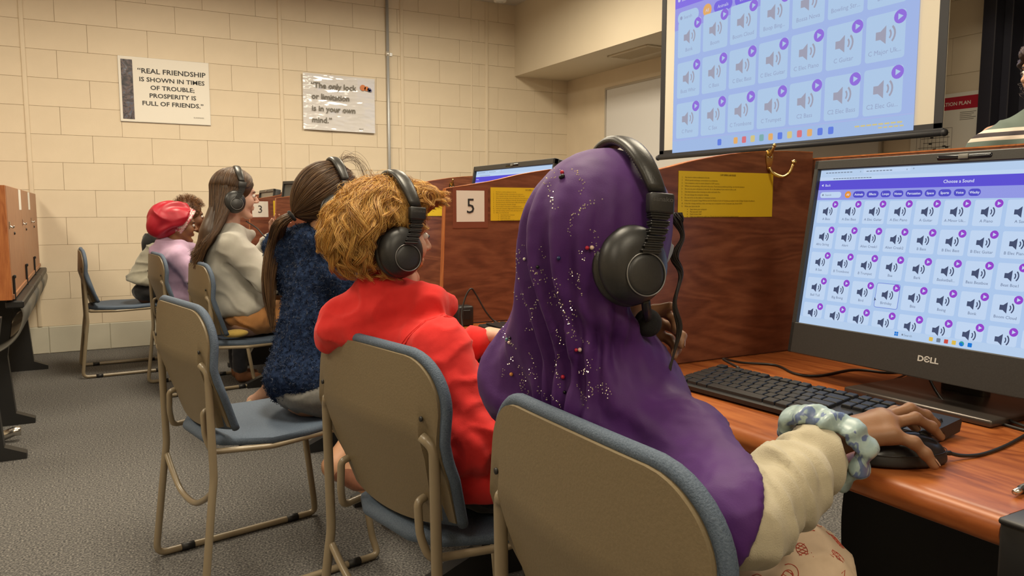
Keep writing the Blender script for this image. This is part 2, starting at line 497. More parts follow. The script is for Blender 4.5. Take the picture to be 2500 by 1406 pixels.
# laminated quote poster
p = empty('quote_poster', (1.963, YB - 0.026, 1.985))
p.rotation_euler = (0, math.radians(0.6), 0)
mg = M('glossy_laminated_paper', (0.70, 0.69, 0.70), 0.08, spec=0.9)
nt, b = nodes(mg); v_ = coords(nt, (1, 1, 3.0)); bump(nt, b, noise(nt, v_, 4.0, 2.0), 0.6, 0.03)
sheet('sheet', 0.63, 0.47, None, None, curl=0.005).build('sheet', [mg], p)
PF = lambda: Flat((0, -0.0125, 0), (1, 0, 0), (0, 0, 1), (0, -1, 0))
for t, u, v in (('\u201cThe only lock', -0.25, 0.118), ('or limitation', -0.245, 0.025), ('is in your own', -0.245, -0.075), ('mind.\u201d', -0.245, -0.172)):
    PF().text(t, u, v, 0.066, 0, 2, align='LEFT', bold=0.0012).build('lettering', [MAT['ink_soft']], p)
PF().text('N.H.', 0.19, -0.214, 0.022, 0, 2).build('lettering', [MAT['ink_soft']], p)
PF().disc(0.205, 0.150, 0.026, 0, 2).disc(0.238, 0.145, 0.02, 0, 2).build('orange_clip_art', [M('clip_orange', (0.55, 0.16, 0.03), 0.4)], p)
PF().disc(0.262, 0.138, 0.017, 0, 2).rect(0.255, 0.120, 0.285, 0.140, 0, 2).build('blue_clip_art', [M('clip_blue', (0.12, 0.13, 0.30), 0.4)], p)
tag(p, 'glossy laminated quote poster reading is in your own mind, left of conduit', 'poster')

# whiteboard on the right wall
wb = empty('whiteboard', (XR - 0.012, 4.55, 1.62))
MB().box((0, 0, 0), (0.012, 2.86, 1.12)).build('panel', M('whiteboard_face', (0.68, 0.67, 0.66), 0.25), wb)
fm = M('whiteboard_frame', (0.45, 0.40, 0.33), 0.4)
for s in (-1, 1):
    MB().box((-0.006, s * 1.44, 0), (0.022, 0.018, 1.15), bevel=0.003).build('frame_rail', fm, wb)
    MB().box((-0.006, 0, s * 0.568), (0.022, 2.88, 0.018), bevel=0.003).build('frame_rail', fm, wb)
MB().box((-0.04, 0, -0.585), (0.09, 1.6, 0.015), bevel=0.004).build('pen_tray', fm, wb)
tag(wb, 'long white dry-erase board on wall behind the projection screen', 'whiteboard')

# evacuation plan
ev = empty('evacuation_plan', (XR - 0.014, 2.715, 1.505))
MB().box((0, 0, 0), (0.008, 0.40, 0.44), bevel=0.002).build('plate', MAT['paper'], ev)
fl = Flat((-0.0045, 0, 0), (0, -1, 0), (0, 0, 1), (-1, 0, 0))
fl.rect(-0.198, 0.128, 0.198, 0.198, 0, 1)
fl.text('EVACUATION PLAN', 0.022, 0.151, 0.028, 1, 2, bold=0.0004)
fl.rect(-0.08, 0.056, -0.055, 0.076, 2, 2); fl.poly([(-0.10, 0.066), (-0.08, 0.048), (-0.08, 0.084)], 2, 2); fl.poly([(-0.076, 0.100), (-0.058, 0.100), (-0.067, 0.112)], 2, 2)
for k in range(5): fl.rect(0.09, 0.108 - 0.010 * k, 0.18 - 0.012 * (k % 3), 0.111 - 0.010 * k, 3, 2)
r2 = random.Random(3)
for k in range(9):
    fl.rect(-0.16, 0.03 - 0.026 * k, 0.05, 0.032 - 0.026 * k, 3, 2) if k in (0, 8) else fl.rect(-0.15 + r2.random() * 0.05, 0.03 - 0.026 * k, 0.02 + r2.random() * 0.03, 0.033 - 0.026 * k, 3, 2)
for k in range(10):
    a = r2.random() * 0.08; fl.rect(-0.16 + 0.0233 * k, -0.178 + (0 if k in (0, 9) else a), -0.158 + 0.0233 * k, 0.032 - (0 if k in (0, 9) else a * 0.6), 3, 2)
for k in range(14): u = -0.14 + r2.random() * 0.16; w = -0.15 + r2.random() * 0.16; fl.rect(u, w, u + 0.02, w + 0.008, 2, 2)
fl.build('print', [M('sign_red', (0.42, 0.012, 0.035), 0.4), MAT['paper'], MAT['ink'], MAT['ink_soft']], ev)
tag(ev, 'white evacuation plan sign with red header beside dark doorway', 'sign')

# ================================================================== projection screen
ui_names = {}
def card(fl, u, v, w, h, label, k, mats, hl=False, icon=True, lab=True, cut=None):
    """one sound card: white tile, loudspeaker icon, play button, caption"""
    b0 = v - h / 2 if cut is None else max(v - h / 2, cut)
    if hl: fl.rect(u - w / 2 - k * 0.02, b0 - k * 0.02, u + w / 2 + k * 0.02, v + h / 2 + k * 0.02, mats['hl'], 2, r=k * 0.08)
    fl.rect(u - w / 2, b0, u + w / 2, v + h / 2, mats['card'], 3, r=k * 0.06)
    cy = v + h * 0.04; s = k * 0.19
    fl.poly([(u - s * 1.1, cy - s * 0.42), (u - s * 0.55, cy - s * 0.42), (u + s * 0.1, cy - s * 0.95), (u + s * 0.1, cy + s * 0.95), (u - s * 0.55, cy + s * 0.42), (u - s * 1.1, cy + s * 0.42)], mats['icon'], 4)
    fl.arc(u + s * 0.05, cy, s * 0.62, s * 0.1, -42, 42, mats['icon'], 4); fl.arc(u + s * 0.05, cy, s * 1.08, s * 0.11, -45, 45, mats['icon'], 4)
    px, py, r = u + w * 0.36, v + h * 0.36, k * 0.135
    fl.disc(px, py, r, mats['play'], 4, 18)
    fl.poly([(px - r * 0.32, py - r * 0.45), (px + r * 0.5, py), (px - r * 0.32, py + r * 0.45)], mats['card'], 5)
    if label and lab: fl.text(label, u, v - h * 0.36, k * 0.135, mats['cap'], 4)

UIKEYS = ['bg', 'bar', 'sub', 'card', 'icon', 'play', 'cap', 'pill', 'orange', 'text', 'hl', 'chrome', 'grey', 'red', 'blue', 'yel', 'green']
UI = {k: i for i, k in enumerate(UIKEYS)}
def ui_mats(tagname, cols, strength):
    return [emis(tagname + '_' + k, cols[k], strength) for k in UIKEYS]
MONC = dict(bg=srgb(176, 203, 240), bar=srgb(96, 84, 214), sub=srgb(150, 156, 232), card=srgb(196, 217, 245), icon=srgb(72, 82, 112), play=srgb(150, 72, 205), cap=srgb(104, 118, 150),
            pill=srgb(84, 80, 200), orange=srgb(235, 150, 60), text=srgb(226, 234, 252), hl=srgb(110, 130, 215), chrome=srgb(186, 210, 240), grey=srgb(120, 132, 150), red=srgb(205, 80, 70), blue=srgb(30, 120, 215), yel=srgb(225, 190, 80), green=srgb(60, 170, 130))
PROJC = dict(bg=srgb(178, 200, 252), bar=srgb(150, 128, 250), sub=srgb(172, 172, 250), card=srgb(192, 220, 253), icon=srgb(176, 176, 196), play=srgb(160, 124, 240), cap=srgb(166, 180, 216),
             pill=srgb(136, 118, 244), orange=srgb(248, 190, 120), text=srgb(226, 230, 255), hl=srgb(190, 200, 250), chrome=srgb(178, 205, 250), grey=srgb(165, 178, 215), red=srgb(235, 130, 140), blue=srgb(110, 140, 245), yel=srgb(230, 215, 150), green=srgb(140, 190, 190))

XS = 3.60
ps = empty('projection_screen', (XS, 3.325, 1.43))
SW, ST = 2.082, 1.62          # border width, height to the case
fab = M('screen_fabric', (0.58, 0.53, 0.44), 0.85)
MB().box((0.006, 0, ST / 2 + 0.02), (0.004, SW, ST)).build('fabric', fab, ps)
msb = M('screen_black', (0.018, 0.018, 0.022), 0.5)
for s in (-1, 1): MB().box((0.001, s * (SW / 2 - 0.022), ST / 2 + 0.02), (0.004, 0.046, ST), bevel=0.001).build('side_border', msb, ps)
MB().box((0.001, 0, 0.045), (0.004, SW, 0.03), bevel=0.001).build('bottom_border', msb, ps)
mb = MB(); mb.tube([(0, -SW / 2 - 0.012, 0.012), (0, SW / 2 + 0.012, 0.012)], 0.016, sides=14); mb.box((0, 0, 0.02), (0.014, SW + 0.015, 0.03), bevel=0.003, seg=2)
mb.build('weight_bar', msb, ps)
for s in (-1, 1): MB().lathe([(0.018, -0.008), (0.019, 0.0), (0.015, 0.010)], (0, s * (SW / 2 + 0.012), 0.012), rot('X', 90), n=14).build('end_cap', msb, ps)
MB().box((0, 0, ST - 0.03), (0.10, SW + 0.16, 0.09), bevel=0.01, seg=2).build('case', mtf, ps)
tag(ps, 'pull-down projection screen with black border showing a lavender page of sound tiles', 'projection screen')
# projected picture: origin at its left edge (u to the right = -y), v = height
IMW = 1.795
fl = Flat((-0.0025, 4.225 - 3.325, 0), (0, -1, 0), (0, 0, 1), (-1, 0, 0), 0.0003)
zt = 2.86 - 1.43
fl.rect(0, 0.037, IMW, zt, UI['bg'], 0)
fl.rect(0, 0.037, IMW, 0.115, UI['chrome'], 1)
fl.rect(0, 0.118, IMW, 0.121, UI['hl'], 1)
fl.rect(0, 1.005, IMW, 1.13, UI['bar'], 1); fl.rect(0, 0.86, IMW, 1.005, UI['sub'], 1)
fl.rect(0, 1.13, IMW, zt, UI['chrome'], 1)
fl.text('Back', 0.10, 1.045, 0.035, UI['text'], 2); fl.disc(0.04, 1.057, 0.012, UI['text'], 2)
fl.rect(0.03, 0.895, 0.235, 0.975, UI['card'], 2, r=0.038); fl.disc(0.065, 0.935, 0.012, UI['grey'], 3); fl.text('Search', 0.13, 0.924, 0.03, UI['grey'], 3)
fl.disc(0.315, 0.935, 0.04, UI['orange'], 2); fl.text('All', 0.315, 0.924, 0.03, UI['text'], 3)
u = 0.375
for t in ('Animals', 'Effects', 'Loops', 'Notes', 'Percussion', 'Space', 'Sports', 'Voice', 'Wacky'):
    w = 0.055 + 0.0155 * len(t); fl.rect(u, 0.90, u + w, 0.97, UI['pill'], 2, r=0.034); fl.text(t, u + w / 2, 0.924, 0.03, UI['text'], 3); u += w + 0.02
L3 = [['Bonk', 'Boom', 'Boom Cloud', 'Boop Bing...', 'Bossa Nova', 'Bowling Str...', 'Bubbles'], ['Buzz Whir', 'C Bass', 'C Elec Bass', 'C Elec Guitar', 'C Elec Piano', 'C Guitar', 'C Major Uk...'], ['C Piano', 'C Sax', 'C Trombone', 'C Trumpet', 'C2 Bass', 'C2 Elec Bass', 'C2 Elec Gu...']]
for r in range(3):
    for c in range(7):
        card(fl, 0.148 + 0.2445 * c, 0.795 - 0.2705 * r - 0.005, 0.222, 0.235, L3[r][c], 0.255, UI)
for k, cc in enumerate(('blue', 'chrome', 'orange', 'red', 'yel', 'green', 'orange', 'blue', 'yel', 'red', 'orange', 'blue', 'blue')):
    fl.rect(0.44 + 0.071 * k, 0.058, 0.475 + 0.071 * k, 0.098, UI[cc], 2, r=0.008)
for k in range(8): fl.rect(1.46 + 0.035 * k, 0.080, 1.488 + 0.035 * k, 0.088, UI['yel'], 2)
for k in range(5): fl.rect(1.60 + 0.03 * k, 0.062, 1.622 + 0.03 * k, 0.069, UI['yel'], 2)
fl.build('projected_picture', ui_mats('projected', PROJC, 0.80), ps)

# ================================================================== carrel row
YP = [0.49, 1.20, 1.918, 2.63, 3.34, 4.05, 4.76, 5.47, 6.18]
XE, XBK = 0.815, 1.44
prof = []   # worktop section (x, z): bullnose front
for k in range(9):
    a = math.radians(-100 + 190 * k / 8)
    prof.append((XE + 0.018 - 0.018 * math.cos(a) , DESK - 0.0185 + 0.0185 * math.sin(a)))
prof = [(XBK, DESK - 0.034), (XE + 0.024, DESK - 0.036)] + prof[1:] + [(XE + 0.045, DESK), (XBK, DESK)]
where = ['nearest the camera, with keyboard and mouse', 'in front of the child in red', 'beside the child in navy fleece', 'of the empty carrel', 'in front of the long-haired girl', 'in front of the child in lilac', 'in front of the child in grey top', 'nearest the back wall']
def leg_outline():
    P = [(0.87, 0.06), (0.80, 0.03), (0.80, 0.0), (1.38, 0.0), (1.38, 0.03), (1.25, 0.06), (1.25, DESK - 0.06), (1.33, DESK - 0.045), (1.33, DESK - 0.0365), (0.90, DESK - 0.0365), (0.90, DESK - 0.05)]
    c = spline([(0.985, 0.66), (1.02, 0.52), (1.035, 0.36), (1.01, 0.2), (0.95, 0.09)], 5)
    return P + [(float(a), float(b)) for a, b in c]
lv, lf = extrude_poly(leg_outline(), 0.05, 'xz')
for k in range(len(YP) - 1):
    y0, y1 = YP[k] - (0.06 if k == 0 else 0), YP[k + 1]
    d = empty('computer_desk', (0, y0, 0))
    n = len(prof); V = [(x, 0.0015, z) for x, z in prof] + [(x, y1 - y0 - 0.0015, z) for x, z in prof]
    F = [tuple(range(n)), tuple(range(n, 2 * n))[::-1]] + [((i + 1) % n, i, n + i, n + (i + 1) % n) for i in range(n)]
    m = MB(); m.add(V, F, 0, True); ob = m.build('worktop', MAT['wood_top'], d); fix_normals(ob.data); ob.data.set_sharp_from_angle(angle=math.radians(50))
    m = MB(); m.add([(x, y + 0.035, z) for x, y, z in lv], lf); m.build('leg', MAT['black'], d)
    pa, pb = (-0.08 if k else 0.02), y1 - y0 - 0.15
    po = [(pa + 0.02, 0.70), (pb - 0.03, 0.70)] + [(float(a), float(b)) for a, b in spline([(pb - 0.02, 0.62), (pb - 0.002, 0.52), (pb + 0.006, 0.42), (pb - 0.002, 0.30)], 4)] + [(pb - 0.03, 0.26), (pa + 0.02, 0.26), (pa + 0.01, 0.40), (pa + 0.03, 0.55)]
    pv, pf_ = extrude_poly(po, 0.016, 'yz'); m = MB(); m.add([(x + 1.395, y, z) for x, y, z in pv], pf_); m.build('modesty_panel', MAT['black'], d)
    MB().box((1.30, (y1 - y0) / 2, 0.655), (0.16, y1 - y0 - 0.1, 0.05), bevel=0.01).build('cable_tray', MAT['black'], d)
    tag(d, 'cherry laminate computer desk ' + where[k], 'desk', 'carrel desks in the row')
# divider panels
def divider_outline():
    top = spline([(0.852, 1.134), (0.99, 1.156), (1.085, 1.177), (1.208, 1.196), (1.33, 1.204), (1.425, 1.205)], 4)
    return [(1.425, DESK + 0.003), (0.836, DESK + 0.003)] + [(float(a), float(b)) for a, b in top]
ol = divider_outline()
dv, dfc = extrude_poly(ol, 0.019, 'xz')
names = {1: 'with brass hook and yellow rules beside the girl in purple', 2: 'with number 5 sheet beside the child in red', 3: 'beside the child in navy fleece', 4: 'behind the navy fleece child', 5: 'in front of the long-haired girl', 6: 'with number 3 sheet', 7: 'second from the back wall', 8: 'nearest the back wall'}
for k in range(1, len(YP)):
    y = YP[k] + 0.0095
    d = empty('carrel_divider', (0, y, 0))
    m = MB(); m.add(dv, dfc); m.build('panel', MAT['wood_panel'], d)
    n = len(ol); e = MB()
    # edge banding on front and top edges
    for i in range(1, n - 1):
        a, b = ol[i], ol[i + 1]
        dx, dz = b[0] - a[0], b[1] - a[1]; L = math.hypot(dx, dz); nx, nz = -dz / L * 0.0016, dx / L * 0.0016
        e.add([(p[0] + q * nx, s * 0.0099, p[1] + q * nz) for s in (-1, 1) for p in (a, b) for q in (0, 1)], [(0, 2, 3, 1), (4, 5, 7, 6), (1, 3, 7, 5), (0, 1, 5, 4), (2, 6, 7, 3), (0, 4, 6, 2)])
    e.build('edge_band', MAT['wood_edge'], d)
    tag(d, 'cherry wood carrel divider ' + names[k], 'divider', 'carrel dividers in the row')
for k in range(len(YP) - 1):
    y0, y1 = YP[k] - (0.3 if k == 0 else 0), YP[k + 1]
    d = empty('carrel_back_panel', (XBK, y0, 0))
    MB().box((0, (y1 - y0) / 2, 0.93), (0.02, y1 - y0 - 0.002, 0.52)).build('panel', MAT['wood_panel'], d)
    MB().box((0, (y1 - y0) / 2, 1.1915), (0.022, y1 - y0 - 0.002, 0.003)).build('edge_band', MAT['wood_edge'], d)
    tag(d, 'cherry wood back panel behind the desk ' + where[k], 'panel', 'carrel back panels in the row')

# ------------------------------------------------------------------ sheets taped to the dividers
RULES = ['No food or drink is allowed in the lab.', 'Work quietly and keep conversation to a minimum.', 'Use computers only for work related to CAP courses.',
         'When you are printing, click print only once. If you have problems printing, see the lab assistant.', 'Do not use your cell phone in the lab. Go to the hallway if you need to take a call.',
         'Use head phones when listening to video and audio files.', 'Do not change the computer settings.', 'Do not write on the desks or computer screens.',
         'Follow all Computer Usage Policies and the Student Code of Conduct as stated in the College Student Handbook.', 'If the lab is being used by a class, you may use a computer in the Computer Lab, Room 2070.', 'When you leave the lab:']
BUL = ['Shut down your computer', 'Pick up your trash', 'Push in your chair', 'Take your belongings with you (Check the lost & found box for missing items)']
fl = Flat((0, -0.0006, 0), (1, 0, 0), (0, 0, 1), (0, -1, 0))
fl.text('CAP OPEN LAB RULES', 0.0, 0.0385, 0.0045, 0, 2, bold=0.0001)
for i, t in enumerate(RULES):
    v = 0.0325 - 0.0058 * i
    fl.text('%d.' % (i + 1), -0.1245, v, 0.0042, 0, 2, align='LEFT'); fl.text(t, -0.116, v, 0.0042, 0, 2, align='LEFT')
for i, t in enumerate(BUL):
    v = -0.0315 - 0.0058 * i * 0.85
    fl.disc(-0.108, v + 0.0013, 0.0009, 0, 2, 6); fl.text(t, -0.101, v, 0.0042, 0, 2, align='LEFT')
rules_me = fl.mb.mesh('lettering'); rules_me.materials.append(MAT['yellow_ink'])
ys_me = sheet('sheet', 0.264, 0.0925, None, None, curl=0.0).mesh('sheet'); ys_me.materials.append(MAT['yellow'])
def rules_sheet(k, x, z, label, sx=1.0):
    s = empty('rules_sheet', (x, YP[k] - 0.0013, z))
    new_obj('sheet', ys_me, None, s); new_obj('lettering', rules_me, None, s)
    tag(s, label, 'notice', 'yellow lab rules sheets'); return s
rules_sheet(1, 1.1705, 1.1095, 'yellow lab rules sheet under the brass hook, right of purple headscarf')
rules_sheet(2, 1.118, 1.0935, 'yellow lab rules sheet partly covered by the left side of purple headscarf')
rules_sheet(3, 1.118, 1.1000, 'yellow lab rules sheet half hidden behind blond curls')
rules_sheet(6, 1.115, 1.083, 'small far yellow rules sheet beside the raised hand of the long-haired girl')
def number_sheet(k, x, z, t, label, s=0.085):
    p = empty('number_sheet', (x, YP[k] - 0.0013, z))
    sheet('sheet', s, s, None, None).build('sheet', MAT['paper'], p)
    q = MB(); q.box((0, 0.0006, -0.004), (s + 0.022, 0.0006, s + 0.026)); q.build('plastic_sleeve', M('sleeve', (0.22, 0.075, 0.045), 0.12), p)
    fl = Flat((0, -0.0006, 0), (1, 0, 0), (0, 0, 1), (0, -1, 0)); fl.text(t, 0.0, -0.019 * s / 0.085, s * 0.68, 0, 2)
    fl.build('numeral', [MAT['ink']], p); tag(p, label, 'sign')
number_sheet(2, 0.924, 1.0875, '5', 'white sheet with number 5 taped to carrel divider')
number_sheet(6, 0.906, 1.078, '3', 'white sheet with number 3 taped to far carrel divider', 0.093)
number_sheet(1, 0.93, 1.10, '6', 'white number sheet hidden behind the purple headscarf') if False else None

def coat_hook(x, y, z, label):
    h = empty('coat_hook', (x, y, z))
    pts = [(0, 0.030), (0.008, 0.026), (0.0105, 0.015), (0.009, 0.002), (0.005, -0.014), (0, -0.02)]
    pts = pts + [(-a, b) for a, b in pts[-2:0:-1]]
    V, F = extrude_poly(pts, 0.003, 'xz'); m = MB(); m.add([(a, b - 0.0015, c) for a, b, c in V], F); m.build('plate', MAT['brass'], h)
    m = MB(); m.tube(spline([(0, -0.003, -0.010), (0.002, -0.012, -0.022), (0.010, -0.030, -0.030), (0.020, -0.040, -0.022), (0.026, -0.044, -0.004)], 6), 0.0034, sides=10); m.build('prong', MAT['brass'], h)
    m = MB(); m.lathe([(0.001, -0.006), (0.0045, -0.004), (0.006, 0.0), (0.0045, 0.004), (0.001, 0.006)], (0.027, -0.0445, 0.0), None, n=12); m.build('knob', MAT['brass'], h)
    m = MB(); m.tube(spline([(0, -0.003, 0.014), (-0.001, -0.010, 0.024), (-0.002, -0.016, 0.034)], 5), 0.003, sides=8); m.lathe([(0.001, -0.005), (0.0045, 0), (0.001, 0.005)], (-0.002, -0.017, 0.036), None, n=10); m.build('upper_prong', MAT['brass'], h)
    for sx in (-0.0045, 0.0045):
        m = MB(); m.lathe([(0.0022, 0), (0.0016, 0.0012), (0.0004, 0.0014)], (sx, -0.003, 0.012), rot('X', 90), n=8); m.build('screw', MAT['steel'], h)
    tag(h, label, 'hook', 'brass coat hooks')
coat_hook(1.288, YP[1], 1.178, 'brass double coat hook at top of the divider above yellow rules')
coat_hook(1.19, YP[3], 1.150, 'brass coat hook on the divider behind the number 5')

# ------------------------------------------------------------------ monitors
MW, MH = 0.548, 0.358
def monitor_base_mesh():
    m = MB(); m.box((0.0, 0, 0.006), (0.20, 0.25, 0.010), bevel=0.003, seg=2); return m
MAT['base_metal'] = M('monitor_stand', (0.11, 0.095, 0.085), 0.3, 0.7)
MAT['screen_off'] = M('screen_off', (0.075, 0.075, 0.072), 0.25)
LAB = [['A Bass', 'A Elec Bass', 'A Elec Guitar', 'A Elec Piano', 'A Guitar', 'A Minor Uk...', 'A Piano', 'A Sax', 'A Trombone', 'A Trumpet'],
       ['Afro String', 'Alert', 'Alien Creak1', 'Alien Creak2', 'B Bass', 'B Elec Bass', 'B Elec Guitar', 'B Elec Piano', 'B Guitar', 'B Minor Uk...'],
       ['B Sax', 'B Trombone', 'B Trumpet', 'Baa', 'Bark', 'Basketball...', 'Bass Beatbox', 'Beat Box1', 'Beat Box2', 'Bell Cymbal'],
       ['Bell Toll', 'Big Boing', 'Bird', 'Birthday', 'Bite', 'Boing', 'Bonk', 'Boom Cloud', 'Boop', 'Bossa Nova'],
       [''] * 10]
mon_mats = ui_mats('monitor', MONC, 0.95)
_ui = {}
def ui_mesh(full):
    if full in _ui: return _ui[full]
    # u from the screen's left edge (-> -y), v from the monitor centre
    f = Flat((0, 0, 0), (0, -1, 0), (0, 0, 1), (-1, 0, 0), 0.00012)
    W = 0.529; T, B = 0.1695, -0.121
    f.rect(0, B, W, T, UI['bg'], 0)
    f.rect(0, 0.1500, W, T, UI['chrome'], 1)
    f.rect(0, 0.1325, W, 0.1500, UI['bar'], 1); f.rect(0, 0.1135, W, 0.1325, UI['sub'], 1)
    f.rect(0, B, W, B + 0.0135, UI['chrome'], 1)
    f.text('Choose a Sound', 0.268, 0.1390, 0.0075, UI['text'], 2, bold=0.00008); f.text('Back', 0.020, 0.1390, 0.0062, UI['text'], 2)
    f.poly([(0.006, 0.1412), (0.010, 0.1388), (0.010, 0.1436)], UI['text'], 2)
    f.rect(0.006, 0.1175, 0.052, 0.1285, UI['card'], 2, r=0.005); f.disc(0.012, 0.123, 0.0018, UI['grey'], 3, 10); f.text('Search', 0.024, 0.1212, 0.0052, UI['grey'], 3)
    f.disc(0.0665, 0.123, 0.0065, UI['orange'], 2); f.text('All', 0.0665, 0.1212, 0.0055, UI['text'], 3, bold=0.0001)
    u = 0.0775
    for t in ('Animals', 'Effects', 'Loops', 'Notes', 'Percussion', 'Space', 'Sports', 'Voice', 'Wacky'):
        w = 0.0085 + 0.00215 * len(t); f.rect(u, 0.1172, u + w, 0.1288, UI['pill'], 2, r=0.0056); f.text(t, u + w / 2, 0.1212, 0.0055, UI['text'], 3, bold=0.0001); u += w + 0.0042
    f.rect(0.092, 0.1615, 0.182, T, UI['card'], 2); f.rect(0, 0.1505, W, 0.1565, UI['card'], 2)
    for (a, n_) in ((0.012, 9), (0.098, 8)):
        for q in range(n_): f.rect(a + 0.0065 * q, 0.1636, a + 0.0065 * q + 0.0048, 0.1652, UI['grey'], 3)
    f.text('+', 0.188, 0.163, 0.007, UI['grey'], 3); f.text('x', 0.176, 0.1632, 0.0055, UI['grey'], 3); f.text('x', 0.086, 0.1632, 0.0055, UI['grey'], 3)
    for q in range(14): f.rect(0.030 + 0.0058 * q, 0.1524, 0.030 + 0.0058 * q + 0.0046, 0.1539, UI['grey'], 3)
    if full:
        for r in range(5):
            for c in range(10):
                card(f, 0.0275 + 0.0489 * c, 0.0905 - 0.0478 * r, 0.0425, 0.0408, LAB[r][c], 0.0475, UI, hl=(r == 3 and c == 3), cut=(B + 0.0135) if r == 4 else None)
        f.poly([(0.1515, -0.057), (0.1515, -0.0635), (0.1535, -0.062), (0.1555, -0.0622)], UI['icon'], 6)
    for k in range(4): f.rect(0.198 + (k % 2) * 0.0036, B + 0.0035 + (k // 2) * 0.0036, 0.2012 + (k % 2) * 0.0036, B + 0.0067 + (k // 2) * 0.0036, UI['blue'], 2)
    f.disc(0.2125, B + 0.0068, 0.0016, UI['grey'], 2, 10); f.text('Search', 0.2225, B + 0.0048, 0.0055, UI['grey'], 2)
    for k, cc in enumerate(('yel', 'grey', 'red', 'yel', 'blue', 'blue')):
        u = 0.259 + 0.0125 * k
        if cc == 'blue' and k == 4: f.disc(u + 0.003, B + 0.0068, 0.0040, UI['blue'], 2, 14); f.arc(u + 0.003, B + 0.0068, 0.0028, 0.0008, -30, 150, UI['green'], 3)
        else: f.rect(u, B + 0.0035, u + 0.0066, B + 0.010, UI[cc], 2, r=0.001)
    _ui[full] = f.mb.mesh('screen_picture')
    for m in mon_mats: _ui[full].materials.append(m)
    return _ui[full]

def monitor(x, y, zc, rz, label, on=True, full=False, tilt=9, detail=True):
    """faces -x in its own frame; (x, y) desk point under its screen centre, zc centre height"""
    t = empty('computer_monitor', (x, y, DESK), rz)
    hz = zc - DESK
    R = rot('Y', tilt)
    def part(m, name, mat, parent):
        o = m.build(name, mat, parent); return o
    # housing (shell) with bezel frame
    hd = empty('head', (0, 0, hz), 0, None)
    COL.objects.unlink(hd); bpy.data.objects.remove(hd)
    def add(m, name, mat, parent=t):
        o = m.build(name, mat, None)
        o.data.transform(Matrix.Translation((0, 0, hz)) @ R.to_4x4()); o.parent = parent; return o
    m = MB(); m.box((0.022, 0, 0.004), (0.034, MW, MH + 0.008), bevel=0.004, seg=2); m.box((0.048, 0, -0.01), (0.03, MW * 0.72, MH * 0.66), bevel=0.012, seg=2)
    body = add(m, 'housing', MAT['blackplastic'])
    b = MB(); T, B = 0.1695, -0.121
    b.box((0.001, 0, (T + 0.187) / 2), (0.014, MW, 0.187 - T), bevel=0.0015); b.box((0.001, 0, (B - MH / 2) / 2), (0.014, MW, MH / 2 + B), bevel=0.0015)
    for s in (-1, 1): b.box((0.001, s * (MW / 2 - 0.0048), 0.004), (0.014, 0.0096, MH + 0.008), bevel=0.0015)
    add(b, 'bezel', MAT['bezel'])
    if on:
        me = ui_mesh(full); o = new_obj('screen_picture', me, None, t)
        o.matrix_local = Matrix.Translation((0, 0, hz)) @ R.to_4x4() @ Matrix.Translation((0.0038, 0.2645, 0))
    else:
        m = MB(); m.box((0.004, 0, (T + B) / 2), (0.002, 0.529, T - B)); add(m, 'screen_glass', MAT['screen_off'])
    # webcam pill rising over the top bezel
    m = MB(); m.box((0.0, -0.012, 0.1785), (0.0150, 0.092, 0.0120), bevel=0.0055, seg=4); wc = add(m, 'webcam_bar', MAT['webcam'])
    m = MB(); m.box((-0.0078, -0.012, 0.1785), (0.002, 0.016, 0.008), bevel=0.0009, seg=2); add(m, 'webcam_shutter', MAT['grey_metal'])
    if full:
        V, F = text_mesh('D\u0404LL', 0.0125, 'CENTER', 0.0004, 1.15, res=3)
        m = MB(); m.add([(-0.0064, -0.004 - a, b - 0.1515) for a, b, c in V], F); add(m, 'logo', M('logo_silver', (0.62, 0.62, 0.60), 0.35, 0.3))
    m = MB(); m.box((0.085, 0, hz / 2 + 0.02), (0.028, 0.075, hz + 0.03), bevel=0.008, seg=2); m.build('stand_neck', MAT['base_metal'], t)
    m = MB(); m.box((0.035, 0, 0.0065), (0.19, 0.25, 0.011), bevel=0.003, seg=2); m.build('stand_foot', MAT['base_metal'], t)
    tag(t, label, 'monitor', 'computer monitors'); return t
MAT['bezel'] = noisy('monitor_bezel', [(0.3, (0.026, 0.0245, 0.0225)), (0.7, (0.034, 0.032, 0.030))], 400.0, 0.42, bstr=0.08, bdist=0.0005)
MAT['webcam'] = M('webcam_gloss', (0.006, 0.007, 0.012), 0.12)
monitor(1.195, 1.02 - MW / 2, 0.985, 0.0, 'large black computer monitor showing the sound page, on the nearest desk', True, True)
monitor(1.215, 1.62, 0.975, 0.0, 'monitor hidden behind the divider with yellow rules', True, False) if False else None
monitor(1.20, 2.235, 1.045, 0.0, 'black monitor with lit blue screen rising above the number 5 divider', True, False)
monitor(1.095, 4.345, 1.055, math.radians(23), 'dark switched-off monitor behind the ponytail child', False)
monitor(0.995, 5.13, 1.018, math.radians(-2), 'dark switched-off monitor above the number 3 divider', False)

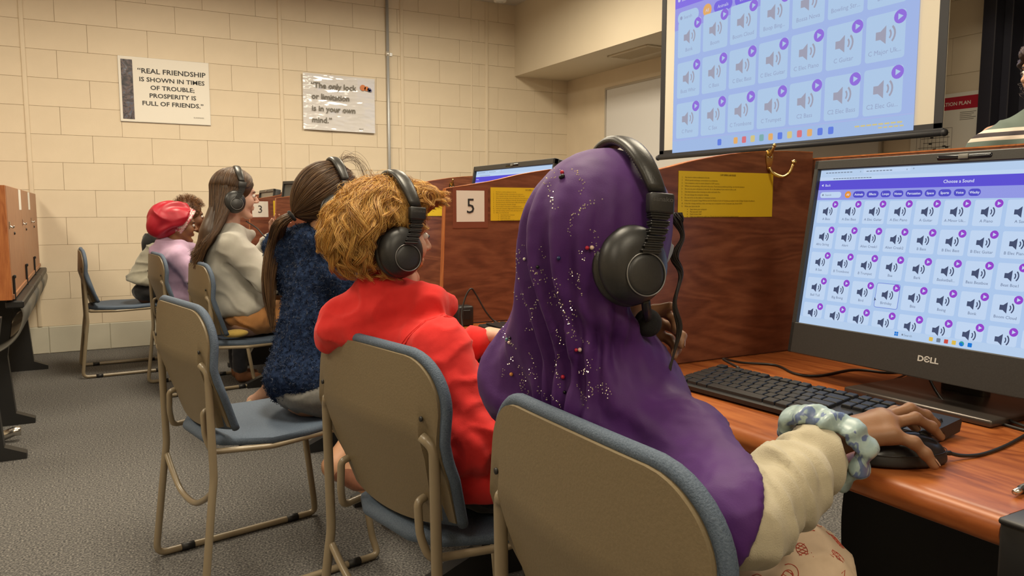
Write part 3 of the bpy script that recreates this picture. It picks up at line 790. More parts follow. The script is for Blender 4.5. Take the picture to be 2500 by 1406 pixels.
# ================================================================== implicit-surface modelling
class Field:
    """signed distance field on a grid, polygonised with surface nets"""
    def __init__(s, lo, hi, h):
        s.lo = np.array(lo, float); s.h = h
        s.n = np.maximum(np.ceil((np.array(hi, float) - s.lo) / h).astype(int) + 1, 4)
        s.F = np.full(tuple(s.n), 0.5, dtype=np.float32)
        s.ax = [(s.lo[i] + h * np.arange(s.n[i])).astype(np.float32) for i in range(3)]
    def _sl(s, lo, hi):
        a = np.clip(np.floor((np.array(lo) - s.lo) / s.h).astype(int), 0, s.n - 1)
        b = np.clip(np.ceil((np.array(hi) - s.lo) / s.h).astype(int) + 1, 1, s.n)
        return tuple(slice(i, max(j, i + 1)) for i, j in zip(a, b))
    def _grid(s, sl):
        return np.meshgrid(s.ax[0][sl[0]], s.ax[1][sl[1]], s.ax[2][sl[2]], indexing='ij', sparse=True)
    def _put(s, sl, d, k, sub=False):
        F = s.F[sl]
        if sub:
            d = -d
            if k > 0:
                hh = np.clip(0.5 - 0.5 * (F - d) / k, 0, 1)
                s.F[sl] = F * (1 - hh) + d * hh + k * hh * (1 - hh)
            else: s.F[sl] = np.maximum(F, d)
            return
        if k > 0:
            hh = np.clip(0.5 + 0.5 * (F - d) / k, 0, 1)
            s.F[sl] = F * (1 - hh) + d * hh - k * hh * (1 - hh)
        else: s.F[sl] = np.minimum(F, d)
    def cone(s, a, b, ra, rb, k=0.02, sub=False, flat=None):
        """tapered capsule; flat=(axis vector, factor) squashes it along an axis"""
        a = np.array(a, float); b = np.array(b, float); m = max(ra, rb) + k + 4 * s.h
        if flat is not None: m = m * 1.3
        sl = s._sl(np.minimum(a, b) - m, np.maximum(a, b) + m)
        X, Y, Z = s._grid(sl); ab = b - a; L = max(ab @ ab, 1e-12)
        t = np.clip(((X - a[0]) * ab[0] + (Y - a[1]) * ab[1] + (Z - a[2]) * ab[2]) / L, 0, 1)
        dx = X - a[0] - t * ab[0]; dy = Y - a[1] - t * ab[1]; dz = Z - a[2] - t * ab[2]
        if flat is not None:
            ax, f = np.array(flat[0], float), flat[1]; ax = ax / np.linalg.norm(ax)
            p = (dx * ax[0] + dy * ax[1] + dz * ax[2]) * (f - 1)
            dx = dx + p * ax[0]; dy = dy + p * ax[1]; dz = dz + p * ax[2]
        d = np.sqrt(dx * dx + dy * dy + dz * dz) - (ra + (rb - ra) * t)
        s._put(sl, d.astype(np.float32), k, sub); return s
    def chain(s, P, R, k=0.02, **kw):
        for i in range(len(P) - 1): s.cone(P[i], P[i + 1], R[i], R[i + 1], k, **kw)
        return s
    def ell(s, c, r, R=None, k=0.02, sub=False):
        c = np.array(c, float); r = np.array(r, float); m = max(r) + k + 4 * s.h
        sl = s._sl(c - m, c + m); X, Y, Z = s._grid(sl)
        x, y, z = X - c[0], Y - c[1], Z - c[2]
        if R is not None:
            A = np.array(R).T
            x, y, z = A[0, 0] * x + A[0, 1] * y + A[0, 2] * z, A[1, 0] * x + A[1, 1] * y + A[1, 2] * z, A[2, 0] * x + A[2, 1] * y + A[2, 2] * z
        k0 = np.sqrt((x / r[0]) ** 2 + (y / r[1]) ** 2 + (z / r[2]) ** 2)
        k1 = np.sqrt((x / r[0] ** 2) ** 2 + (y / r[1] ** 2) ** 2 + (z / r[2] ** 2) ** 2) + 1e-9
        s._put(sl, (k0 * (k0 - 1) / k1).astype(np.float32), k, sub); return s
    def box(s, c, hsz, rad=0.01, R=None, k=0.01, sub=False):
        c = np.array(c, float); q = np.array(hsz, float); m = np.linalg.norm(q) + k + 4 * s.h
        sl = s._sl(c - m, c + m); X, Y, Z = s._grid(sl)
        x, y, z = X - c[0], Y - c[1], Z - c[2]
        if R is not None:
            A = np.array(R).T
            x, y, z = A[0, 0] * x + A[0, 1] * y + A[0, 2] * z, A[1, 0] * x + A[1, 1] * y + A[1, 2] * z, A[2, 0] * x + A[2, 1] * y + A[2, 2] * z
        x, y, z = np.abs(x) - q[0] + rad, np.abs(y) - q[1] + rad, np.abs(z) - q[2] + rad
        d = np.sqrt(np.maximum(x, 0) ** 2 + np.maximum(y, 0) ** 2 + np.maximum(z, 0) ** 2) + np.minimum(np.maximum(x, np.maximum(y, z)), 0) - rad
        s._put(sl, d.astype(np.float32), k, sub); return s
    def cut(s, p, nrm, k=0.0):
        """remove everything on the side the normal points to"""
        p = np.array(p, float); nrm = np.array(nrm, float); nrm = nrm / np.linalg.norm(nrm)
        X, Y, Z = np.meshgrid(*s.ax, indexing='ij', sparse=True)
        d = -((X - p[0]) * nrm[0] + (Y - p[1]) * nrm[1] + (Z - p[2]) * nrm[2])
        s._put((slice(None),) * 3, d.astype(np.float32), k, sub=True); return s
    def nets(s, fn=None, smooth=0):
        F = s.F; n = F.shape; ins = F < 0
        c = [ins[i:n[0] - 1 + i, j:n[1] - 1 + j, k:n[2] - 1 + k] for i in (0, 1) for j in (0, 1) for k in (0, 1)]
        anyi = c[0].copy(); alli = c[0].copy()
        for q in c[1:]: anyi |= q; alli &= q
        act = anyi & ~alli
        I, J, K = np.nonzero(act)
        idx = np.full(act.shape, -1, dtype=np.int64); idx[I, J, K] = np.arange(len(I))
        corn = {}
        for a in (0, 1):
            for b in (0, 1):
                for d in (0, 1): corn[(a, b, d)] = F[I + a, J + b, K + d].astype(np.float64)
        acc = np.zeros((len(I), 3)); cnt = np.zeros(len(I))
        keys = list(corn)
        for u in keys:
            for ax in range(3):
                if u[ax]: continue
                v = list(u); v[ax] = 1; v = tuple(v)
                fu, fv = corn[u], corn[v]; mk = (fu < 0) != (fv < 0)
                t = np.where(mk, fu / np.where(mk, fu - fv, 1), 0)
                p = np.array(u, float)[None, :].repeat(len(I), 0); p[:, ax] += t
                acc[mk] += p[mk]; cnt[mk] += 1
        V = s.lo + s.h * (np.stack([I, J, K], 1) + acc / cnt[:, None])
        Q = []
        for ax in range(3):
            sl0 = [slice(None)] * 3; sl1 = [slice(None)] * 3; sl0[ax] = slice(0, -1); sl1[ax] = slice(1, None)
            a, b = ins[tuple(sl0)], ins[tuple(sl1)]
            e = np.stack(np.nonzero(a != b), 1)
            if len(e) == 0: continue
            o1, o2 = [(1, 2), (2, 0), (0, 1)][ax]
            ok = (e[:, o1] > 0) & (e[:, o2] > 0) & (e[:, o1] < act.shape[o1]) & (e[:, o2] < act.shape[o2])
            e = e[ok]; fl = a[tuple(e.T)]
            def g(d1, d2):
                q = e.copy(); q[:, o1] -= d1; q[:, o2] -= d2; return idx[q[:, 0], q[:, 1], q[:, 2]]
            q = np.stack([g(1, 1), g(0, 1), g(0, 0), g(1, 0)], 1)
            q[~fl] = q[~fl][:, ::-1]
            Q.append(q)
        Q = np.concatenate(Q); Q = Q[(Q >= 0).all(1)]
        for _ in range(smooth): V = relax(V, Q)
        if fn is not None: V = fn(V, normals(V, Q))
        return V, Q

def relax(V, Q, w=0.5):
    A = np.zeros_like(V); c = np.zeros(len(V))
    for i in range(4):
        for j in (Q[:, (i + 1) % 4], Q[:, (i + 3) % 4]):
            np.add.at(A, Q[:, i], V[j]); np.add.at(c, Q[:, i], 1)
    return V * (1 - w) + w * A / np.maximum(c, 1)[:, None]

def normals(V, Q):
    n = np.cross(V[Q[:, 2]] - V[Q[:, 0]], V[Q[:, 3]] - V[Q[:, 1]])
    N = np.zeros_like(V)
    for i in range(4): np.add.at(N, Q[:, i], n)
    return N / (np.linalg.norm(N, axis=1)[:, None] + 1e-12)

def join_vq(parts):
    V = []; Q = []; n = 0
    for v, q in parts: V.append(v); Q.append(q + n); n += len(v)
    return np.concatenate(V), np.concatenate(Q)

def vq_obj(name, vq, mat, parent=None, mi=None):
    return new_obj(name, mesh(name, vq[0], vq[1], True, mi), mat, parent)

_fr = np.random.default_rng(11)
class Waves:
    """smooth pseudo-noise: a sum of random sines"""
    def __init__(s, freq, n=10, seed=1, stretch=(1, 1, 1)):
        r = np.random.default_rng(seed); d = r.normal(size=(n, 3)); d /= np.linalg.norm(d, axis=1)[:, None]
        s.D = d * np.array(stretch) * (freq * r.uniform(0.6, 1.5, n))[:, None] * 2 * PI; s.p = r.uniform(0, 2 * PI, n); s.n = n
    def __call__(s, V): return np.sin(V @ s.D.T + s.p).sum(1) / math.sqrt(s.n)

# ================================================================== keyboard, mouse, cables
kb = empty('keyboard', (0.9815, 0.836, DESK), math.radians(-90 + 3.6))     # local x = to the right, y = away from sitter
KL, KD = 0.442, 0.128
def ktop(y): return 0.0125 + (y + KD / 2) / KD * 0.014
V = []; F = []
sec = [(-KD / 2, 0.004), (-KD / 2 - 0.001, 0.011), (-KD / 2 + 0.003, ktop(-KD / 2)), (KD / 2 - 0.003, ktop(KD / 2)), (KD / 2, ktop(KD / 2) - 0.004), (KD / 2 - 0.004, 0.008), (0.02, 0.003), (-KD / 2 + 0.006, 0.0015)]
n = len(sec)
for sx in (-1, 1): V += [(sx * KL / 2, a, b) for a, b in sec]
F = [tuple(range(n)), tuple(range(n, 2 * n))[::-1]] + [((i + 1) % n, i, n + i, n + (i + 1) % n) for i in range(n)]
m = MB(); m.add(V, F); ob = m.build('case', MAT['blackplastic'], kb); fix_normals(ob.data)
MAT['key'] = M('key_plastic', (0.016, 0.016, 0.017), 0.38)
MAT['legend'] = M('key_legend', (0.42, 0.42, 0.42), 0.6)
_km = {}
def key_mesh(w, d):
    k = (round(w, 4), round(d, 4))
    if k in _km: return _km[k]
    a, b, h = w / 2 - 0.0009, d / 2 - 0.0009, 0.0062; t = 0.0018
    V = [(-a, -b, 0), (a, -b, 0), (a, b, 0), (-a, b, 0), (-a + t * 0.5, -b + t * 0.5, h - 0.0012), (a - t * 0.5, -b + t * 0.5, h - 0.0012), (a - t * 0.5, b - t * 0.5, h - 0.0012), (-a + t * 0.5, b - t * 0.5, h - 0.0012),
         (-a + t, -b + t, h), (a - t, -b + t, h), (a - t, b - t, h), (-a + t, b - t, h)]
    F = [(3, 2, 1, 0)] + [(i, (i + 1) % 4, 4 + (i + 1) % 4, 4 + i) for i in range(4)] + [(4 + i, 4 + (i + 1) % 4, 8 + (i + 1) % 4, 8 + i) for i in range(4)] + [(8, 9, 10, 11)]
    me = bpy.data.meshes.new('key'); me.from_pydata(V, [], F); me.materials.append(MAT['key']); _km[k] = me; return me
u0, U_ = -KL / 2 + 0.008, 0.01885
keys = []     # (x_units, row, width, label, depth_units)
def rowk(r, spec, x0=0.0):
    x = x0
    for s in spec:
        w, t = (s if isinstance(s, tuple) else (1.0, s))
        if t is not None: keys.append((x + w / 2, r, w, t))
        x += w
rowk(5, ['Esc', (1, None)] + ['F1', 'F2', 'F3', 'F4', (0.5, None), 'F5', 'F6', 'F7', 'F8', (0.5, None), 'F9', 'F10', 'F11', 'F12', (0.25, None), 'Prt', 'Scr', 'Brk'])
rowk(4, list('`1234567890-=') + [(2, 'Backspace'), (0.25, None), 'Ins', 'Hom', 'PgU', (0.25, None), 'Num', '/', '*', '-'])
rowk(3, [(1.5, 'Tab')] + list('QWERTYUIOP[]') + [(1.5, '\\'), (0.25, None), 'Del', 'End', 'PgD', (0.25, None), '7', '8', '9', '+'])
rowk(2, [(1.75, 'Caps')] + list("ASDFGHJKL;'") + [(2.25, 'Enter'), (3.5, None), '4', '5', '6'])
rowk(1, [(2.25, 'Shift')] + list('ZXCVBNM,./') + [(2.75, 'Shift'), (1.25, None), '^', (1.25, None), '1', '2', '3', 'Ent'])
rowk(0, [(1.25, 'Ctrl'), (1.25, 'Win'), (1.25, 'Alt'), (6.25, ''), (1.25, 'Alt'), (1.25, 'Fn'), (1.25, 'Mn'), (1.25, 'Ctrl'), (0.25, None), '<', 'v', '>', (0.25, None), (2, '0'), '.'])
tilt = math.atan(0.014 / KD)
leg = MB()
ky0 = -KD / 2 + 0.016
for (x, r, w, t) in keys:
    yy = ky0 + r * 0.0188 + (0.003 if r == 5 else 0)
    o = new_obj('key', key_mesh(w * U_, 0.0188 if r < 5 else 0.0165), None, kb)
    o.location = (u0 + x * U_, yy, ktop(yy) - 0.0006); o.rotation_euler = (tilt, 0, 0)
    if t:
        Vt, Ft = text_mesh(t, 0.0052 if len(t) == 1 else 0.0034, 'LEFT', res=1)
        cx = u0 + x * U_ - w * U_ / 2 + 0.0045
        Rm = rot('X', math.degrees(tilt))
        leg.add([Rm @ Vector((a, b, 0.00575)) + Vector((cx, yy + 0.0005, ktop(yy) - 0.0004)) for a, b, c in Vt], Ft)
lg = leg.build('key_legends', MAT['legend'], kb); lg['kind'] = 'stuff'
tag(kb, 'black full-size keyboard on the desk below the large monitor', 'keyboard')

ms = empty('computer_mouse', (0.885, 0.592, DESK), math.radians(-22))
f = Field((-0.075, -0.05, -0.01), (0.075, 0.05, 0.06), 0.0022)
f.ell((0, 0, 0.004), (0.060, 0.0325, 0.036), k=0.0); f.cut((0, 0, 0.002), (0, 0, -1), 0.002)
vq = f.nets(smooth=2)
mg = M('mouse_plastic', (0.013, 0.013, 0.015), 0.28)
lo_ = vq[0][vq[1]].mean(1)[:, 2] < 0.017
vq_obj('shell', vq, [mg, M('mouse_side', (0.010, 0.010, 0.011), 0.5)], ms, lo_.astype(int))
MB().tube([(0.058 * math.cos(a), 0.0318 * math.sin(a), 0.0170) for a in np.linspace(0, 2 * PI, 40)[:-1]], 0.0006, closed=True, sides=5).build('seam', MAT['black'], ms)
MB().lathe([(0.004, -0.003), (0.009, -0.003), (0.0095, 0), (0.009, 0.003), (0.004, 0.003)], (0.030, 0, 0.031), rot('X', 90), n=18).build('scroll_wheel', MAT['key'], ms)
m = MB(); m.box((0.018, 0, 0.0385), (0.07, 0.0012, 0.001), R=rot('Y', 14)); m.tube([(0.056, 0, 0.010), (0.068, 0, 0.009)], 0.0032, sides=8); m.build('button_split', MAT['black'], ms)
tag(ms, 'black computer mouse under the hand of the girl in purple', 'mouse')

def cable(pts, label, r=0.0024, mat='cable', n=8, name='cable'):
    o = MB().tube(spline(pts, n), r, sides=8).build(name, MAT[mat]); tag(o, label, 'cable'); return o
MAT['cable'] = M('cable_rubber', (0.014, 0.013, 0.012), 0.45)
zc = DESK + 0.0025
cable([(1.052, 1.035, 0.785), (1.085, 1.110, 0.786), (1.157, 1.130, 0.768), (1.210, 1.092, zc), (1.180, 1.015, zc), (1.205, 0.98, zc), (1.31, 0.985, zc), (1.345, 0.935, zc), (1.405, 0.920, zc), (1.412, 0.90, 0.76)], 'black keyboard cable looping behind the keyboard to the monitor')
cable([(1.055, 0.80, 0.786), (1.124, 0.822, 0.768), (1.251, 0.867, zc + 0.005), (1.388, 0.915, zc)], 'thin black cable running from keyboard toward the monitor foot', 0.0018)
cable([(1.265, 0.80, 0.835), (1.235, 0.785, 0.805), (1.205, 0.745, 0.777), (1.178, 0.700, zc), (1.175, 0.655, zc), (1.162, 0.588, zc), (1.16, 0.5, zc)], 'black cable hanging from the monitor onto the desk')
cable([(0.944, 0.568, 0.772), (0.965, 0.561, zc + 0.002), (1.00, 0.556, zc), (1.06, 0.561, zc), (1.133, 0.575, zc), (1.2, 0.59, zc), (1.26, 0.6, zc)], 'black mouse cable curving away across the desk')
cable([(1.16, 0.5, zc + 0.004), (1.164, 0.575, zc + 0.004), (1.19, 0.63, zc + 0.004), (1.24, 0.66, zc + 0.002)], 'short black cable at the right edge beside monitor foot') 

# pen and desk clamp at the near right edge
pn = empty('pen', (0.889, 0.455, DESK + 0.006), math.radians(6))
MB().tube([(0.012, 0, 0), (0.13, 0, 0)], 0.0048, sides=12).build('barrel', MAT['black'], pn)
m = MB(); m.tube([(-0.004, 0, 0), (0.014, 0, 0)], [0.0034, 0.0040], sides=12); m.build('push_button', MAT['steel'], pn)
tag(pn, 'black ballpoint pen with chrome end at the right edge of desk', 'pen')
cl = empty('desk_clamp', (0.815, 0.372, DESK))
MB().box((-0.012, 0, -0.032), (0.014, 0.10, 0.072), bevel=0.004, seg=2).build('front_plate', MAT['black'], cl)
MB().box((0.02, 0, 0.0045), (0.085, 0.10, 0.007), bevel=0.003, seg=2).build('top_plate', MAT['black'], cl)
MB().box((0.02, 0, -0.063), (0.085, 0.10, 0.008), bevel=0.003).build('bottom_plate', MAT['black'], cl)
tag(cl, 'black metal bracket clamped over the near desk edge', 'clamp')

# power box and cord in the next carrel
pb = empty('power_box', (0.890, 1.895, DESK))
MB().box((0, 0, 0.028), (0.045, 0.042, 0.056), bevel=0.006, seg=2).build('housing', MAT['blackplastic'], pb)
MB().box((0, -0.0215, 0.032), (0.022, 0.002, 0.026), bevel=0.001).build('socket_plate', MAT['black'], pb)
tag(pb, 'small black power box against the number 5 divider', 'power box')
cable([(0.862, 1.84, zc), (0.866, 1.855, 0.80), (0.880, 1.862, 0.842), (0.897, 1.862, 0.866), (0.912, 1.862, 0.850), (0.938, 1.85, 0.800), (0.965, 1.84, 0.772), (1.00, 1.80, zc), (1.05, 1.74, zc)], 'black cord standing in a tall loop beside the power box')
k2 = empty('far_keyboard', (0.94, 1.56, DESK), math.radians(-90))
m = MB(); m.box((0, 0, 0.011), (0.44, 0.125, 0.018), bevel=0.003); m.build('case', MAT['blackplastic'], k2)
kk = MB().box((0, 0, 0), (0.40, 0.016, 0.006), bevel=0.002).mesh('key_row'); kk.materials.append(MAT['key'])
for r in range(5):
    o = new_obj('key_row', kk, None, k2); o.location = (0, -0.042 + 0.02 * r, 0.023)
tag(k2, 'black keyboard on the desk in front of the child in red', 'keyboard')

# ================================================================== stacking chairs
MAT['chair_shell'] = noisy('tan_chair_shell', [(0.3, (0.165, 0.126, 0.072)), (0.7, (0.185, 0.142, 0.083))], 260.0, 0.42, detail=2.0, bstr=0.25, bdist=0.0012)
MAT['chair_frame'] = M('tan_powder_coat', (0.25, 0.20, 0.13), 0.32, spec=0.6)
MAT['chair_blue'] = noisy('blue_upholstery', [(0.3, (0.050, 0.075, 0.118)), (0.7, (0.095, 0.130, 0.185))], 420.0, 0.72, detail=3.0, bstr=0.6, bdist=0.002)

def back_k(t): return min(1.0, max(0.0, (0.76 - t) / 0.16))
def back_pt(s, t, off=0.0, grow=0.0, tray=False):
    """point of the chair back: s in [-1, 1] across, t in [0, 1] up; off = towards the front.
    tray: the plastic shell, whose rear face is narrower and returns forward to a flange beside the uprights"""
    a = abs(s)
    wf = 0.196 + 0.030 * min(1.0, t / 0.45) + 0.006 * t + grow
    q = min(1.0, max(0.0, (a - 0.60) / 0.40)); zt = 0.815 - 0.092 * (1 - math.sqrt(max(0.0, 1 - q * q))) - 0.006 * a * a + grow
    zb = 0.470 + 0.020 * a ** 2 - grow
    z = zb + (zt - zb) * t
    x = -0.200 - 0.056 * min(1, t / 0.60) + 0.008 * max(0, (t - 0.60) / 0.40)
    y = wf * a; dx = 0.018 * a ** 2.4
    if tray:
        k = back_k(t); wr = wf - 0.042
        if a <= 0.8: yt, dt = wr * a / 0.8, 0.012 * (a / 0.8) ** 2
        elif a <= 0.9: yt, dt = wr + 0.005 * (a - 0.8) / 0.1, 0.012 + 0.018 * (a - 0.8) / 0.1
        else: yt, dt = wr + 0.005 + 0.037 * (a - 0.9) / 0.1, 0.030 + 0.002 * (a - 0.9) / 0.1
        y = k * yt + (1 - k) * y; dx = k * dt + (1 - k) * dx
    return Vector((x + dx + off, math.copysign(y, s), z))

def grid_faces(nu, nv, flip=False):
    F = []
    for i in range(nu):
        for j in range(nv):
            a = i * (nv + 1) + j; q = (a, a + nv + 1, a + nv + 2, a + 1)
            F.append(q[::-1] if flip else q)
    return F

def slab(pt_rear, pt_front, nu, nv, S_=None):
    """closed slab between two grids"""
    if S_ is None: S_ = [math.sin((i / nu * 2 - 1) * PI / 2) for i in range(nu + 1)]
    nu = len(S_) - 1
    V = [pt_rear(S_[i], j / nv) for i in range(nu + 1) for j in range(nv + 1)]
    n = len(V)
    V += [pt_front(S_[i], j / nv) for i in range(nu + 1) for j in range(nv + 1)]
    F = grid_faces(nu, nv) + [tuple(i + n for i in f[::-1]) for f in grid_faces(nu, nv)]
    ring = [i * (nv + 1) for i in range(nu + 1)] + [nu * (nv + 1) + j for j in range(1, nv + 1)] + [i * (nv + 1) + nv for i in range(nu - 1, -1, -1)] + [j for j in range(nv - 1, 0, -1)]
    for i in range(len(ring)):
        a, b = ring[i], ring[(i + 1) % len(ring)]
        F.append((a, b, b + n, a + n)[::-1])
    return V, F

def fillet_path(P, r=0.04, n=5):
    """polyline with rounded corners"""
    P = [Vector(p) for p in P]; out = [P[0]]
    for i in range(1, len(P) - 1):
        a, b, c = P[i - 1], P[i], P[i + 1]
        d1, d2 = (a - b), (c - b); q = min(r, d1.length * 0.45, d2.length * 0.45)
        p, s = b + d1.normalized() * q, b + d2.normalized() * q
        for k in range(n + 1):
            t = k / n; out.append(p * (1 - t) ** 2 + b * 2 * t * (1 - t) + s * t * t)
    out.append(P[-1]); return out

def make_chair():
    c = empty('stacking_chair')
    # shell
    nu, nv = 26, 20
    hs = [0, 0.12, 0.25, 0.38, 0.5, 0.6, 0.68, 0.74, 0.785, 0.80, 0.815, 0.86, 0.89, 0.905, 0.93, 0.955, 0.975, 0.99, 1.0]
    SS = [-q for q in hs[:0:-1]] + hs
    V, F = slab(lambda s, t: back_pt(s, t, 0, 0, True), lambda s, t: back_pt(s, t, 0.008, 0, True), nu, nv, SS)
    m = MB(); m.add(V, F, 0, True); sh = m.build('back_shell', MAT['chair_shell'], c); fix_normals(sh.data); sh.data.set_sharp_from_angle(angle=math.radians(38))
    # upholstered pad, its rim rolls out past the shell edge
    def co(s, t): return (0.012 * back_k(t)) * (1 if abs(s) < 2 else 0)
    def pf(s, t):
        e = max(abs(s), abs(2 * t - 1)); return back_pt(s, t, 0.024 + co(s, t) + 0.012 * (1 - e ** 4), 0.005 - 0.003 * e ** 6)
    def pr(s, t): return back_pt(s, t, 0.0085 + co(s, t), 0.005)
    V, F = slab(pr, pf, nu, nv); m = MB(); m.add(V, F, 0, True); pd = m.build('back_cushion', MAT['chair_blue'], c); fix_normals(pd.data)
    # rolled piping round the cushion
    rim = [back_pt(-1, k / 16, 0.016 + co(1, k / 16), 0.004) for k in range(16)] + [back_pt(math.sin((-1 + 2 * k / 32) * PI / 2), 1, 0.016, 0.004) for k in range(33)] + [back_pt(1, 1 - k / 16, 0.016 + co(1, 1 - k / 16), 0.004) for k in range(1, 17)]
    MB().tube(rim, 0.0105, sides=10).build('piping', MAT['chair_blue'], pd)
    # seat
    half = [(-0.205, 0.085), (-0.175, 0.150), (-0.060, 0.222), (0.05, 0.212), (0.165, 0.190), (0.225, 0.150), (0.240, 0.08)]
    ol = half + [(a, -b) for a, b in half[::-1]]
    n = len(ol)
    def sz(x, y): return 0.452 - 0.012 * math.cos(x * 9) * (1 - (y / 0.25) ** 2) + 0.004 * (x > 0.15)
    V = []; F = []
    rings = [(1.0, 0.430), (1.02, 0.438), (1.012, 0.449), (0.94, None), (0.6, None), (0.25, None)]
    cx = 0.01
    for (k, z) in rings:
        for (x, y) in ol:
            px, py = cx + (x - cx) * k, y * k
            V.append((px, py, z if z else sz(px, py) + 0.004))
    for r in range(len(rings) - 1):
        for i in range(n):
            j = (i + 1) % n; F.append((r * n + i, r * n + j, (r + 1) * n + j, (r + 1) * n + i))
    F.append(tuple(range(n))); F.append(tuple((len(rings) - 1) * n + i for i in range(n)))
    m = MB(); m.add(V, F, 0, True); st = m.build('seat', MAT['chair_blue'], c); fix_normals(st.data)
    st.data.set_sharp_from_angle(angle=math.radians(60))
    m = MB(); m.box((0.02, 0, 0.424), (0.30, 0.30, 0.012), bevel=0.004); m.build('seat_pan', MAT['black'], c)
    # side frames: front leg, runner, rear leg and upright are one bent tube
    for s in (1, -1):
        p = [(0.205, s * 0.185, 0.425), (0.255, s * 0.205, 0.06), (0.265, s * 0.222, 0.012), (-0.265, s * 0.223, 0.012), (-0.228, s * 0.213, 0.32), (-0.222, s * 0.212, 0.36), (-0.226, s * 0.2125, 0.652), (-0.236, s * 0.188, 0.670)]
        pp = fillet_path(p, 0.035); rr = [0.0105] * len(pp)
        m = MB(); m.tube(pp, rr, sides=12); m.build('side_frame', MAT['chair_frame'], c)
        for gx in (-0.17, 0.18):
            m = MB(); m.tube([(gx - 0.02, s * 0.2225, 0.012), (gx + 0.02, s * 0.2225, 0.012)], 0.0122, sides=12); m.build('glide', MAT['black'], c)
        # seat rail with the hooked stub that carries the back
        q = [(-0.200, s * 0.150, 0.540), (-0.224, s * 0.152, 0.534), (-0.224, s * 0.158, 0.470), (-0.212, s * 0.172, 0.425), (-0.060, s * 0.222, 0.424), (0.165, s * 0.190, 0.427), (0.232, s * 0.12, 0.427), (0.238, 0, 0.427)]
        m = MB(); m.tube(fillet_path(q, 0.018), 0.0082, sides=10); m.build('seat_rail', MAT['chair_frame'], c)
        m = MB(); m.lathe([(0.005, -0.0012), (0.005, 0.0012)], (-0.2425, s * 0.195, 0.705), rot('Y', 90), n=10); m.build('bolt', MAT['black'], c)
    st_p = spline([(-0.224, 0.212, 0.330), (-0.226, 0.14, 0.285), (-0.228, 0.055, 0.252), (-0.228, -0.055, 0.252), (-0.226, -0.14, 0.285), (-0.224, -0.212, 0.330)], 6)
    MB().tube(st_p, 0.0085, sides=10).build('stretcher', MAT['chair_frame'], c)
    m = MB(); m.tube([(0.222, 0.20, 0.30), (0.222, -0.20, 0.30)], 0.006, sides=8)
    return c
chair0 = make_chair()
CH = [((0.740, 0.758), 0, 'tan-backed stacking chair holding the girl in purple, nearest the camera'), ((0.708, 1.50), 11, 'tan-backed stacking chair holding the child in the red hoodie'),
      ((0.44, 2.38), 11, 'tan-backed stacking chair with blue seat half free, under the navy fleece child'), ((0.69, 4.02), 5, 'tan-backed stacking chair holding the long-haired girl in grey hoodie'),
      ((0.57, 5.00), 6, 'tan-backed stacking chair holding the child in the red bonnet'), ((0.185, 5.78), 2, 'stacking chair nearest the back wall under the child in grey top')]
for i, ((x, y), a, lab) in enumerate(CH):
    c = chair0 if i == 0 else copy_tree(chair0)
    c.location = (x, y, 0); c.rotation_euler = (0, 0, math.radians(a))
    tag(c, lab, 'chair', 'tan and blue stacking chairs')

